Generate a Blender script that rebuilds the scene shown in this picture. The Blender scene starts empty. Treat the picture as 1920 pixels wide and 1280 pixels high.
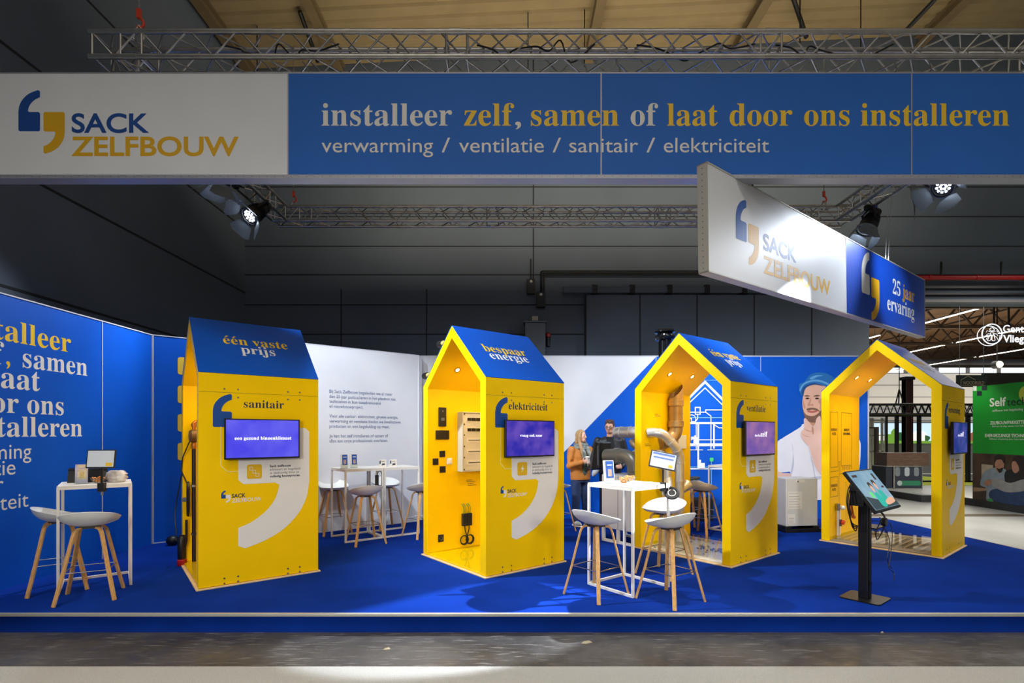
import bpy, bmesh, math, random
from mathutils import Vector, Matrix
random.seed(7)
SC = bpy.context.scene
COL = SC.collection
R = math.radians

# ------------------------------------------------------------------ camera, world, light, exposure
FOC, CX, HY, CH = 970.0, 960.0, 814.0, 1.58          # focal length in px, vertical axis, horizon, eye height
cam = bpy.data.cameras.new('camera')
cam.sensor_width = 36.0
cam.lens = FOC / 1920 * 36.0
cam.shift_y = (HY - 640) / 1920
cam.clip_end = 300
camo = bpy.data.objects.new('camera', cam)
camo.location = (0, 0, CH)
camo.rotation_euler = (R(90), 0, 0)
COL.objects.link(camo)
SC.camera = camo

SC.view_settings.view_transform = 'Standard'
SC.view_settings.look = 'None'
SC.view_settings.gamma = 1
SC.view_settings.use_curve_mapping = False
SC.view_settings.exposure = 0.0

wd = bpy.data.worlds.new('hall_air')
SC.world = wd
wd.use_nodes = True
wd.node_tree.nodes['Background'].inputs[0].default_value = (1.0, 0.95, 0.88, 1)
wd.node_tree.nodes['Background'].inputs[1].default_value = 0.15

def spot(name, loc, aim, watt, size=50, blend=0.6, col=(0.86, 0.92, 1.0), rad=0.09):
    l = bpy.data.lights.new(name, 'SPOT')
    l.energy = watt; l.spot_size = R(size); l.spot_blend = blend; l.color = col; l.shadow_soft_size = rad
    o = bpy.data.objects.new(name, l); COL.objects.link(o)
    o.location = loc
    o.rotation_euler = (Vector(aim) - Vector(loc)).to_track_quat('-Z', 'Y').to_euler()
    return o

def area(name, loc, aim, watt, sx, sy, col=(1, 0.95, 0.88)):
    l = bpy.data.lights.new(name, 'AREA')
    l.energy = watt; l.shape = 'RECTANGLE'; l.size = sx; l.size_y = sy; l.color = col
    o = bpy.data.objects.new(name, l); COL.objects.link(o)
    o.location = loc
    o.rotation_euler = (Vector(aim) - Vector(loc)).to_track_quat('-Z', 'Y').to_euler()
    return o

# the floodlights of the truss ring (rear and mid ones get fixtures further down; the rest are bare unseen lights)
COOL = (0.80, 0.88, 1.0)
spot('flood_light_left_rear', (-3.99, 7.79, 4.84), (-5.2, 5.73, 2.6), 640, 66, 0.9, COOL)
spot('flood_light_left_mid', (-4.17, 7.36, 5.08), (-4.75, 7.75, 2.2), 460, 70, 0.9, COOL)
spot('flood_light_right_rear', (5.35, 8.15, 4.72), (1.4, 9.6, 1.8), 750, 75, 0.9, COOL)
spot('flood_light_right_mid', (5.86, 7.07, 4.94), (3.5, 6.0, 3.1), 640, 46, 0.9, COOL)
spot('flood_light_front_far_left', (-3.3, 5.3, 4.9), (-2.4, 8.75, 1.9), 1050, 44, 0.9, COOL)
spot('flood_light_front_left', (-2.6, 5.3, 4.9), (0.9, 6.8, 0.9), 1500, 75, 0.9, COOL)
spot('flood_light_front_centre', (0.9, 5.3, 4.9), (2.8, 9.4, 1.8), 620, 75, 0.9, COOL)
spot('flood_light_front_right', (2.6, 5.3, 4.9), (4.9, 9.3, 1.6), 900, 70, 0.9, COOL)
spot('flood_light_right_front', (5.6, 6.2, 4.92), (-0.25, 4.70, 0.0), 9500, 13, 0.25, COOL, 0.05)
# unseen fill lights added above the aisle and behind the camera
area('fill_light_aisle', (0.5, 1.2, 8.6), (0.5, 2.2, 0.0), 270, 12, 2.5, (1, 0.94, 0.86)).data.spread = R(80)
area('fill_light_behind', (0.5, -4.0, 8.0), (0.5, 5.0, 3.5), 80, 10, 2.0, (1, 0.93, 0.84))
spot('fill_spot_left', (-3.0, -4.5, 3.3), (-1.8, 6.0, 0.5), 1500, 38, 0.9, (1, 0.96, 0.9), 0.7)
spot('fill_spot_right', (4.5, -4.5, 3.3), (2.8, 6.0, 0.5), 1500, 38, 0.9, (1, 0.96, 0.9), 0.7)
area('fill_light_roof', (2.5, 9.5, 6.2), (2.5, 11.5, 10.4), 360, 12, 0.6, (1, 0.85, 0.6))  # added fill aimed up to brighten the roof sheets
area('fill_light_far', (22, 24, 7.0), (22, 24, 0), 1500, 16, 16, (1, 0.95, 0.88))  # added area light so the closed far hall is not dark
area('fill_light_far_up', (26, 34, 3.0), (26, 34, 9), 1900, 24, 24, (1, 0.86, 0.68))  # added upward fill standing in for light reflected onto the far roof
area('fill_light_far_near', (12.5, 8.5, 5.5), (10.5, 10.5, 0), 420, 3, 3, (1, 0.95, 0.88)).data.spread = R(100)  # added unseen fill for the floor and green wall at the right
spot('neighbour_wall_washer', (10.75, 12.75, 3.3), (11.25, 12.2, 1.7), 60, 70, 1.0, (1, 1, 0.95), 0.1)
spot('flood_light_sign_far_end', (5.2, 5.2, 5.0), (5.65, 7.7, 3.75), 700, 30, 0.9, COOL)

# ------------------------------------------------------------------ geometry helpers
A38 = R(38.3)
U = Vector((math.cos(A38), math.sin(A38), 0))          # along the houses
V = Vector((-math.sin(A38), math.cos(A38), 0))         # across the houses
X, Y, Z = Vector((1, 0, 0)), Vector((0, 1, 0)), Vector((0, 0, 1))
CAMP = Vector((0, 0, CH))

def hit(px, py, p, n):
    """point of the plane (p, n) seen at a pixel of the photograph"""
    d = Vector(((px - CX) / FOC, 1, -(py - HY) / FOC))
    return CAMP + d * ((Vector(p) - CAMP).dot(n) / d.dot(n))

def at(px, py, y):
    return Vector(((px - CX) / FOC * y, y, CH - (py - HY) / FOC * y))

def ground(px, py, z=0.0):
    y = (CH - z) * FOC / (py - HY)
    return Vector(((px - CX) / FOC * y, y, z))

ROOT = {}

class MB:
    def __init__(s):
        s.v = []; s.f = []; s.m = []; s.cur = 0
    def mat(s, i):
        s.cur = i; return s
    def add(s, vs, fs):
        b = len(s.v)
        s.v += [Vector(x) for x in vs]
        s.f += [tuple(b + i for i in f) for f in fs]
        s.m += [s.cur] * len(fs)
        return s
    def box(s, c, size, rz=0, mtx=None):
        hx, hy, hz = size[0] / 2, size[1] / 2, size[2] / 2
        pts = [Vector((x, y, z)) for x in (-hx, hx) for y in (-hy, hy) for z in (-hz, hz)]
        if rz: pts = [Matrix.Rotation(rz, 3, 'Z') @ p for p in pts]
        if mtx: pts = [mtx @ p for p in pts]
        pts = [p + Vector(c) for p in pts]
        return s.add(pts, [(0, 1, 3, 2), (4, 6, 7, 5), (0, 4, 5, 1), (2, 3, 7, 6), (0, 2, 6, 4), (1, 5, 7, 3)])
    def bb(s, x0, x1, y0, y1, z0, z1):
        return s.box(((x0 + x1) / 2, (y0 + y1) / 2, (z0 + z1) / 2), (x1 - x0, y1 - y0, z1 - z0))
    def bar(s, a, b, w, h, up=None):
        """rectangular bar from a to b"""
        a, b = Vector(a), Vector(b); d = (b - a).normalized()
        up = Vector(up) if up else (Z if abs(d.z) < 0.9 else X)
        sx = d.cross(up).normalized(); sy = sx.cross(d).normalized()
        vs = []
        for p in (a, b):
            for i, j in ((-1, -1), (1, -1), (1, 1), (-1, 1)):
                vs.append(p + sx * (i * w / 2) + sy * (j * h / 2))
        return s.add(vs, [(3, 2, 1, 0), (4, 5, 6, 7), (0, 1, 5, 4), (1, 2, 6, 5), (2, 3, 7, 6), (3, 0, 4, 7)])
    def tube(s, path, r, n=10, caps=True, closed=False, sq=None):
        path = [Vector(p) for p in path]
        L = len(path)
        rs = r if isinstance(r, (list, tuple)) else [r] * L
        t = []
        for i in range(L):
            if closed: d = path[(i + 1) % L] - path[i - 1]
            else: d = path[min(i + 1, L - 1)] - path[max(i - 1, 0)]
            t.append(d.normalized())
        ref = Z if abs(t[0].z) < 0.9 else X
        nx = t[0].cross(ref).normalized()
        b = len(s.v); vs = []
        for i in range(L):
            nx = (nx - t[i] * nx.dot(t[i]))
            if nx.length < 1e-6: nx = t[i].orthogonal()
            nx.normalize(); ny = t[i].cross(nx)
            for k in range(n):
                a = 2 * math.pi * k / n + (math.pi / n if sq else 0)
                vs.append(path[i] + nx * (rs[i] * math.cos(a)) + ny * (rs[i] * math.sin(a)))
        fs = []
        for i in range(L if closed else L - 1):
            j = (i + 1) % L
            for k in range(n):
                fs.append((i * n + k, i * n + (k + 1) % n, j * n + (k + 1) % n, j * n + k))
        if caps and not closed:
            fs.append(tuple(range(n - 1, -1, -1))); fs.append(tuple((L - 1) * n + k for k in range(n)))
        return s.add(vs, fs)
    def strip(s, path, w, h, wd):
        """flat strip (bent plywood): width along wd, thickness h"""
        path = [Vector(p) for p in path]; wd = Vector(wd).normalized(); L = len(path); vs = []
        for i in range(L):
            d = (path[min(i + 1, L - 1)] - path[max(i - 1, 0)]).normalized()
            nn = d.cross(wd).normalized()
            for a, c in ((-1, -1), (1, -1), (1, 1), (-1, 1)):
                vs.append(path[i] + wd * (a * w / 2) + nn * (c * h / 2))
        fs = [(3, 2, 1, 0), tuple((L - 1) * 4 + k for k in range(4))]
        for i in range(L - 1):
            for k in range(4):
                fs.append((i * 4 + k, i * 4 + (k + 1) % 4, i * 4 + 4 + (k + 1) % 4, i * 4 + 4 + k))
        return s.add(vs, fs)
    def lathe(s, prof, org, ax=Z, n=24, cap0=True, cap1=True):
        """profile = [(radius, along axis)]"""
        ax = Vector(ax).normalized(); e1 = ax.orthogonal().normalized(); e2 = ax.cross(e1); org = Vector(org); vs = []
        for r, h in prof:
            for k in range(n):
                a = 2 * math.pi * k / n
                vs.append(org + ax * h + e1 * (r * math.cos(a)) + e2 * (r * math.sin(a)))
        fs = []
        L = len(prof)
        for i in range(L - 1):
            for k in range(n):
                fs.append((i * n + k, i * n + (k + 1) % n, (i + 1) * n + (k + 1) % n, (i + 1) * n + k))
        if cap0: fs.append(tuple(range(n - 1, -1, -1)))
        if cap1: fs.append(tuple((L - 1) * n + k for k in range(n)))
        return s.add(vs, fs)
    def ball(s, c, r, nu=16, nv=10, mtx=None):
        c = Vector(c); rx, ry, rz = r if isinstance(r, (tuple, list)) else (r, r, r); vs = []; fs = []
        for j in range(nv + 1):
            ph = math.pi * j / nv
            for i in range(nu):
                a = 2 * math.pi * i / nu
                p = Vector((rx * math.sin(ph) * math.cos(a), ry * math.sin(ph) * math.sin(a), rz * math.cos(ph)))
                vs.append(c + (mtx @ p if mtx else p))
        for j in range(nv):
            for i in range(nu):
                fs.append((j * nu + i, (j + 1) * nu + i, (j + 1) * nu + (i + 1) % nu, j * nu + (i + 1) % nu))
        return s.add(vs, fs)
    def poly(s, pts, org, xd, yd, th=0.0):
        """flat polygon (triangulated) on the frame org, xd, yd; th = thickness to the back"""
        org, xd, yd = Vector(org), Vector(xd), Vector(yd)
        nn = xd.cross(yd)
        from mathutils.geometry import tessellate_polygon
        p2 = [Vector((p[0], p[1], 0)) for p in pts]
        ar = sum(p2[i].x * p2[(i + 1) % len(p2)].y - p2[(i + 1) % len(p2)].x * p2[i].y for i in range(len(p2)))
        if ar < 0: p2 = p2[::-1]
        tris = tessellate_polygon([p2])
        fr = [org + xd * p.x + yd * p.y for p in p2]
        fs = []
        for t in tris:
            a, b, c = t
            if (p2[b] - p2[a]).cross(p2[c] - p2[a]).z < 0: t = (a, c, b)
            fs.append(tuple(t))
        n = len(fr)
        if th:
            bk = [p - nn * th for p in fr]
            fs = fs + [tuple(n + i for i in f[::-1]) for f in fs] + [(i, i + n, (i + 1) % n + n, (i + 1) % n) for i in range(n)]
            fr = fr + bk
        return s.add(fr, fs)
    def build(s, name, mats, parent=None, loc=None, rz=0, smooth=False, bevel=0, world=False, seg=2):
        """parent given: vertices are local to the parent unless world=True. No parent: loc/rz place the object."""
        me = bpy.data.meshes.new(name)
        vs = s.v
        if parent is not None and world:
            inv = ROOT[parent.name].inverted(); vs = [inv @ p for p in vs]
        if parent is None and loc is not None and world:
            inv = (Matrix.Translation(Vector(loc)) @ Matrix.Rotation(rz, 4, 'Z')).inverted(); vs = [inv @ p for p in vs]
        me.from_pydata([tuple(p) for p in vs], [], s.f)
        mats = mats if isinstance(mats, (list, tuple)) else [mats]
        for m in mats: me.materials.append(m)
        if len(mats) > 1: me.polygons.foreach_set('material_index', s.m)
        me.update()
        if smooth:
            me.polygons.foreach_set('use_smooth', [True] * len(me.polygons))
            me.set_sharp_from_angle(angle=R(smooth if smooth > 1 else 40))
        o = bpy.data.objects.new(name, me); COL.objects.link(o)
        if parent is not None:
            o.parent = parent; ROOT[o.name] = ROOT[parent.name]
        else:
            if loc is not None: o.location = loc
            o.rotation_euler = (0, 0, rz)
            ROOT[o.name] = Matrix.Translation(Vector(loc or (0, 0, 0))) @ Matrix.Rotation(rz, 4, 'Z')
        if bevel:
            b = o.modifiers.new('b', 'BEVEL'); b.width = bevel; b.segments = seg; b.limit_method = 'ANGLE'; b.angle_limit = R(40)
        return o

def thing(name, label, cat, loc=(0, 0, 0), rz=0, group=None):
    o = bpy.data.objects.new(name, None); COL.objects.link(o)
    o.empty_display_size = 0.05
    o.location = loc; o.rotation_euler = (0, 0, rz)
    o['label'] = label; o['category'] = cat
    if group: o['group'] = group
    ROOT[o.name] = Matrix.Translation(Vector(loc)) @ Matrix.Rotation(rz, 4, 'Z')
    return o

def tag(o, label, cat, group=None):
    o['label'] = label; o['category'] = cat
    if group: o['group'] = group
    return o

def struct(name, mb, mats, parent=None, **k):
    o = mb.build(name, mats, parent, **k)
    if parent is None: o['kind'] = 'structure'
    return o

def copy_tree(src, loc, rz, label=None, parent=None):
    c = src.copy(); COL.objects.link(c)
    if parent is not None: c.parent = parent
    else:
        c.location = loc; c.rotation_euler = (0, 0, rz)
        if label: c['label'] = label
    for ch in [o for o in COL.objects if o.parent == src]:
        copy_tree(ch, None, None, None, c)
    ROOT[c.name] = Matrix.Translation(Vector(loc or (0, 0, 0))) @ Matrix.Rotation(rz or 0, 4, 'Z')
    return c

def arc(c, r, a0, a1, n, e1, e2):
    c, e1, e2 = Vector(c), Vector(e1), Vector(e2)
    return [c + e1 * (r * math.cos(a0 + (a1 - a0) * i / n)) + e2 * (r * math.sin(a0 + (a1 - a0) * i / n)) for i in range(n + 1)]

def spline(pts, n=6, closed=False):
    pts = [Vector(p) for p in pts]; L = len(pts); out = []
    for i in range(L if closed else L - 1):
        g = (lambda k: pts[k % L]) if closed else (lambda k: pts[max(0, min(L - 1, k))])
        p0, p1, p2, p3 = g(i - 1), g(i), g(i + 1), g(i + 2)
        for k in range(n):
            t = k / n
            out.append(0.5 * ((2 * p1) + (p2 - p0) * t + (2 * p0 - 5 * p1 + 4 * p2 - p3) * t * t + (3 * p1 - p0 - 3 * p2 + p3) * t ** 3))
    if not closed: out.append(pts[-1])
    return out

# ------------------------------------------------------------------ materials
def lin(c):
    c = c.lstrip('#'); o = []
    for i in (0, 2, 4):
        x = int(c[i:i + 2], 16) / 255
        o.append(x / 12.92 if x <= 0.04045 else ((x + 0.055) / 1.055) ** 2.4)
    return (*o, 1)

MATS = {}
def mat(name, col, rough=0.5, metal=0.0, noise=0.0, scale=20.0, bump=0.0, bscale=None, emit=None, es=0.0, trans=0.0, coat=0.0, spec=0.5, stretch=None, sheen=0.0):
    if name in MATS: return MATS[name]
    m = bpy.data.materials.new(name); m.use_nodes = True
    nt = m.node_tree; p = nt.nodes['Principled BSDF']; c = lin(col)
    m.diffuse_color = c
    p.inputs['Base Color'].default_value = c
    p.inputs['Roughness'].default_value = rough
    p.inputs['Metallic'].default_value = metal
    p.inputs['Specular IOR Level'].default_value = spec
    if coat: p.inputs['Coat Weight'].default_value = coat
    if sheen: p.inputs['Sheen Weight'].default_value = sheen
    if trans: p.inputs['Transmission Weight'].default_value = trans
    if emit:
        p.inputs['Emission Color'].default_value = lin(emit); p.inputs['Emission Strength'].default_value = es
    if noise or bump:
        tc = nt.nodes.new('ShaderNodeTexCoord'); mp = nt.nodes.new('ShaderNodeMapping')
        nt.links.new(tc.outputs['Object'], mp.inputs['Vector'])
        if stretch: mp.inputs['Scale'].default_value = stretch
    if noise:
        n = nt.nodes.new('ShaderNodeTexNoise'); n.inputs['Scale'].default_value = scale; n.inputs['Detail'].default_value = 5
        nt.links.new(mp.outputs['Vector'], n.inputs['Vector'])
        r = nt.nodes.new('ShaderNodeValToRGB')
        r.color_ramp.elements[0].position = 0.3; r.color_ramp.elements[1].position = 0.7
        r.color_ramp.elements[0].color = (*[x * (1 - noise) for x in c[:3]], 1)
        r.color_ramp.elements[1].color = (*[min(1, x * (1 + noise)) for x in c[:3]], 1)
        nt.links.new(n.outputs['Fac'], r.inputs['Fac']); nt.links.new(r.outputs['Color'], p.inputs['Base Color'])
    if bump:
        n2 = nt.nodes.new('ShaderNodeTexNoise'); n2.inputs['Scale'].default_value = bscale or scale * 4; n2.inputs['Detail'].default_value = 4
        nt.links.new(mp.outputs['Vector'], n2.inputs['Vector'])
        b = nt.nodes.new('ShaderNodeBump'); b.inputs['Strength'].default_value = bump; b.inputs['Distance'].default_value = 0.01
        nt.links.new(n2.outputs['Fac'], b.inputs['Height']); nt.links.new(b.outputs['Normal'], p.inputs['Normal'])
    MATS[name] = m
    return m

YEL = mat('yellow_lacquer', 'F6C800', 0.45, noise=0.02, scale=3, spec=0.12)
BLU = mat('blue_vinyl', '0A4BA8', 0.38, noise=0.03, scale=2)
BLUF = mat('blue_fabric', '0A56C2', 0.5, noise=0.04, scale=2.5, spec=0.15)
WHTF = mat('white_fabric', 'DDDFE2', 0.6, noise=0.02, scale=3)
WHTP = mat('white_print', 'E4E1D8', 0.5, noise=0.015, scale=8)
YELP = mat('yellow_print', 'F0C41C', 0.5, noise=0.015, scale=8)
YELH = mat('ochre_print', 'D9A60A', 0.5, noise=0.015, scale=8)
BLUP = mat('navy_print', '0A4590', 0.5, noise=0.015, scale=8)
GREP = mat('slate_print', '5B7299', 0.5, noise=0.015, scale=8)
INK = mat('dark_print', '22304A', 0.5, noise=0.015, scale=8)
INK2 = mat('grey_print', '6E7075', 0.5, noise=0.015, scale=8)
CARP = mat('blue_carpet', '0D3088', 0.95, noise=0.16, scale=1.6, bump=0.5, bscale=260, spec=0.03)
ALU = mat('aluminium', 'B9B6B0', 0.32, 1.0, noise=0.12, scale=9)
WMET = mat('white_metal', 'E6E3DC', 0.45, noise=0.02, scale=6)
OAK = mat('oak', 'D0A060', 0.5, noise=0.22, scale=6, stretch=(14, 14, 1.2), bump=0.06, bscale=30)
SEAT = mat('pale_grey_plastic', 'E4E5E0', 0.42, noise=0.015, scale=5)
CHR = mat('steel_rod', 'B5B5B5', 0.25, 1.0, noise=0.05, scale=10)
BLK = mat('black_plastic', '111214', 0.42, noise=0.1, scale=10)
BLKM = mat('black_metal', '16171A', 0.4, 0.3, noise=0.1, scale=10)
DWALL = mat('dark_wall_paint', '58626F', 0.6, noise=0.08, scale=0.7, spec=0.25)
DWALL2 = mat('dark_seam', '14171B', 0.8, noise=0.1, scale=4)
GRYM = mat('grey_metal', '5C646E', 0.5, 0.2, noise=0.06, scale=4)
PINE = mat('pale_plywood_edge', 'D9BC8C', 0.6, noise=0.12, scale=10)
RED = mat('red_paint', 'A31212', 0.4, noise=0.05, scale=5)
ORG = mat('orange_hook', 'E0401A', 0.45, noise=0.05, scale=5)
def sheet_glass():
    m = bpy.data.materials.new('clear_glass'); m.use_nodes = True; nt = m.node_tree
    nt.nodes.remove(nt.nodes['Principled BSDF'])
    t = nt.nodes.new('ShaderNodeBsdfTransparent'); t.inputs[0].default_value = (0.94, 0.97, 0.96, 1)
    g = nt.nodes.new('ShaderNodeBsdfGlossy'); g.inputs['Roughness'].default_value = 0.03
    lw_ = nt.nodes.new('ShaderNodeLayerWeight'); lw_.inputs['Blend'].default_value = 0.5
    pw = nt.nodes.new('ShaderNodeMath'); pw.operation = 'POWER'; pw.inputs[1].default_value = 4.0
    fr = nt.nodes.new('ShaderNodeMath'); fr.operation = 'MULTIPLY_ADD'; fr.inputs[1].default_value = 0.55; fr.inputs[2].default_value = 0.04
    nt.links.new(lw_.outputs['Facing'], pw.inputs[0]); nt.links.new(pw.outputs[0], fr.inputs[0])
    mx = nt.nodes.new('ShaderNodeMixShader')
    nt.links.new(fr.outputs[0], mx.inputs[0]); nt.links.new(t.outputs[0], mx.inputs[1]); nt.links.new(g.outputs[0], mx.inputs[2])
    nt.links.new(mx.outputs[0], nt.nodes['Material Output'].inputs['Surface'])
    return m
GLASS = sheet_glass()
EDGE = mat('white_edge_profile', 'C9CDD4', 0.4, 0.1, noise=0.03, scale=5)
WIRE = mat('steel_wire', '9A9A9A', 0.35, 0.9, noise=0.05, scale=10)

# ------------------------------------------------------------------ writing
def mb_chars(s, style):
    U0, L0, D0 = {'serif': (0x1D400, 0x1D41A, 0x1D7CE), 'bold': (0x1D5D4, 0x1D5EE, 0x1D7EC)}[style]
    o = ''
    for c in s:
        if 'A' <= c <= 'Z': o += chr(U0 + ord(c) - 65)
        elif 'a' <= c <= 'z': o += chr(L0 + ord(c) - 97)
        elif '0' <= c <= '9': o += chr(D0 + ord(c) - 48)
        else: o += c
    return o

TCACHE = {}
def glyphs(s, style, res):
    k = (s, style, res)
    if k in TCACHE: return TCACHE[k]
    c = bpy.data.curves.new('t', 'FONT')
    c.body = mb_chars(s, style) if style in ('serif', 'bold') else s
    c.size = 1.0; c.resolution_u = res
    if style == 'heavy': c.offset = 0.022
    if style == 'medium': c.offset = 0.010
    o = bpy.data.objects.new('t', c); COL.objects.link(o)
    dg = bpy.context.evaluated_depsgraph_get()
    me = bpy.data.meshes.new_from_object(o.evaluated_get(dg))
    vs = [v.co.copy() for v in me.vertices]; fs = [tuple(p.vertices) for p in me.polygons]
    bpy.data.objects.remove(o); bpy.data.curves.remove(c); bpy.data.meshes.remove(me)
    TCACHE[k] = (vs, fs)
    return vs, fs

ASC = {}
def text(mb, s, style, org, xd, yd, asc, align='l', fit=None, res=3):
    """asc = height of an ascender / capital; fit = full width to stretch to; returns the width"""
    if style not in ASC:
        vs, _ = glyphs('H', style, 3)
        ASC[style] = max(v.y for v in vs) - min(v.y for v in vs)
    k = asc / ASC[style]
    acc = None
    if 'é' in s and style in ('serif', 'bold'):
        base = s.replace('é', 'e')
        acc = [i for i, c in enumerate(s) if c == 'é']
        s = base
    vs, fs = glyphs(s, style, res)
    if not vs: return 0
    x0 = min(v.x for v in vs); x1 = max(v.x for v in vs)
    kx = fit / (x1 - x0) if fit else k
    w = (x1 - x0) * kx
    dx = {'l': 0, 'r': -w, 'c': -w / 2}[align]
    org, xd, yd = Vector(org), Vector(xd), Vector(yd)
    nn = xd.cross(yd)
    def put(v): return org + xd * ((v.x - x0) * kx + dx) + yd * (v.y * k)
    f2 = []
    for f in fs:
        a, b, c = vs[f[0]], vs[f[1]], vs[f[2]]
        f2.append(f if (b - a).cross(c - a).z >= 0 else f[::-1])
    mb.add([put(v) for v in vs], f2)
    if acc:
        for i in acc:
            if i:
                a, _ = glyphs(s[:i], style, res); pre = max(v.x for v in a) + 0.045
            else: pre = x0
            ev, _ = glyphs('e', style, res); ew = max(v.x for v in ev) - min(v.x for v in ev)
            xh = max(v.y for v in ev); cx = pre + ew * 0.5
            mb.poly([((cx - 0.09 - x0) * kx + dx, (xh + 0.05) * k), ((cx - 0.03 - x0) * kx + dx, (xh + 0.05) * k),
                     ((cx + 0.17 - x0) * kx + dx, (xh + 0.21) * k), ((cx + 0.03 - x0) * kx + dx, (xh + 0.23) * k)], org, xd, yd)
    return w

def comma_pts(flip=False):
    """closing comma, width 1, height 1.9, y up, origin at its top left"""
    p = [(0.05, 0), (0.94, 0), (1, -0.06), (1, -0.9)]
    p += [tuple(q)[:2] for q in spline([(1, -0.9, 0), (0.96, -1.16, 0), (0.84, -1.42, 0), (0.62, -1.66, 0), (0.36, -1.81, 0), (0.09, -1.9, 0)], 5)][1:]
    p += [(0, -1.85), (0, -1.57)]
    p += [tuple(q)[:2] for q in spline([(0.0, -1.57, 0), (0.2, -1.48, 0), (0.39, -1.32, 0), (0.51, -1.13, 0), (0.56, -0.93, 0)], 5)][1:]
    p += [(0.5, -0.89), (0.07, -0.89), (0, -0.82), (0, -0.06)]
    if flip: p = [(1 - x, -1.9 - y) for x, y in p]
    return p

def comma(mb, org, xd, yd, w, h, flip=False):
    mb.poly([(x * w, y * h / 1.9) for x, y in comma_pts(flip)], org, xd, yd)

def rrect(mb, x0, y0, x1, y1, r, org, xd, yd, th=0.0):
    p = []
    for cx, cy, a in ((x1 - r, y1 - r, 0), (x0 + r, y1 - r, 90), (x0 + r, y0 + r, 180), (x1 - r, y0 + r, 270)):
        for i in range(5): p.append((cx + r * math.cos(R(a + i * 22.5)), cy + r * math.sin(R(a + i * 22.5))))
    mb.poly(p, org, xd, yd, th)

def line2(mb, pts, w, org, xd, yd):
    nn = Vector(xd).cross(Vector(yd)).normalized() * 0.00015
    for q_, (a, b) in enumerate(zip(pts, pts[1:])):
        org = Vector(org) + nn
        a, b = Vector((*a, 0)), Vector((*b, 0)); d = (b - a).normalized(); n = Vector((-d.y, d.x, 0)) * (w / 2); e = d * (w / 2)
        q = [a - e - n, b + e - n, b + e + n, a - e + n]
        mb.poly([(v.x, v.y) for v in q], org, xd, yd)

# ------------------------------------------------------------------ the setting
FZ = -0.172          # hall floor; the stand's raised floor is z = 0

def concrete():
    m = bpy.data.materials.new('scuffed_concrete'); m.use_nodes = True
    nt = m.node_tree; p = nt.nodes['Principled BSDF']; N = nt.nodes.new; L = nt.links.new
    tc = N('ShaderNodeTexCoord')
    def noise(scale, detail, stretch=(1, 1, 1), rot=0):
        mp = N('ShaderNodeMapping'); mp.inputs['Scale'].default_value = stretch; mp.inputs['Rotation'].default_value = (0, 0, rot)
        L(tc.outputs['Object'], mp.inputs['Vector'])
        n = N('ShaderNodeTexNoise'); n.inputs['Scale'].default_value = scale; n.inputs['Detail'].default_value = detail
        L(mp.outputs['Vector'], n.inputs['Vector']); return n.outputs['Fac']
    def ramp(src, a, b, ca, cb):
        r = N('ShaderNodeValToRGB'); r.color_ramp.elements[0].position = a; r.color_ramp.elements[1].position = b
        r.color_ramp.elements[0].color = (*ca, 1); r.color_ramp.elements[1].color = (*cb, 1); L(src, r.inputs['Fac']); return r.outputs['Color']
    def mix(a, b, f):
        x = N('ShaderNodeMix'); x.data_type = 'RGBA'; L(f, x.inputs[0]); L(a, x.inputs[6]); L(b, x.inputs[7]); return x.outputs[2]
    base = ramp(noise(1.3, 8), 0.3, 0.75, (0.030, 0.027, 0.024), (0.085, 0.078, 0.07))
    pale = ramp(noise(60, 3), 0.3, 0.8, (0.11, 0.10, 0.09), (0.19, 0.18, 0.165))
    scuff = ramp(noise(5, 10, (1, 9, 1), 0.5), 0.57, 0.66, (0, 0, 0), (0.75, 0.75, 0.75))
    speck = ramp(noise(42, 3), 0.69, 0.73, (0, 0, 0), (0.6, 0.6, 0.6))
    c = mix(base, pale, scuff); c = mix(c, pale, speck)
    L(c, p.inputs['Base Color'])
    rr = ramp(noise(7, 6), 0.3, 0.7, (0.30, 0.30, 0.30), (0.6, 0.6, 0.6)); L(rr, p.inputs['Roughness'])
    return m
CONC = concrete()
GCARP = mat('pale_grey_carpet', 'A3A29C', 0.95, noise=0.16, scale=170, bump=0.4, bscale=220, spec=0.1)
GFLOOR = mat('grey_aisle_floor', 'A6A6A2', 0.35, noise=0.12, scale=1.1, bump=0.02)
DCARP = mat('dark_grey_fascia', '3A3A3C', 0.7, noise=0.12, scale=5)
DARKF = mat('brown_floor_strip', '55483A', 0.6, noise=0.15, scale=9)

struct('floor', MB().bb(-9, 7.15, -3, 14, FZ - 0.1, FZ), CONC)
struct('floor_aisle_carpet', MB().bb(-9, 20, -3, 3.89, FZ, FZ + 0.008), GCARP)
struct('floor_hall', MB().bb(7.15, 60, 3.95, 60, FZ - 0.1, FZ), GFLOOR)
b = MB()
b.bb(-5.3, 7.0, 4.58, 9.8, FZ, 0)
struct('floor_stand', b, CARP)
struct('trim_1', MB().bb(-5.3, 7.02, 4.548, 4.58, -0.024, 0.004), mat('edge_strip', 'B4B4AE', 0.4, 0.5, noise=0.05, scale=4), bevel=0.004)
struct('trim_2', MB().bb(7.0, 7.03, 4.58, 9.8, FZ, 0.003), mat('edge_strip', 'B4B4AE'), bevel=0.004)
struct('floor_strip', MB().bb(7.3, 11.0, 11.05, 11.3, FZ, FZ + 0.012), DARKF)

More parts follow.
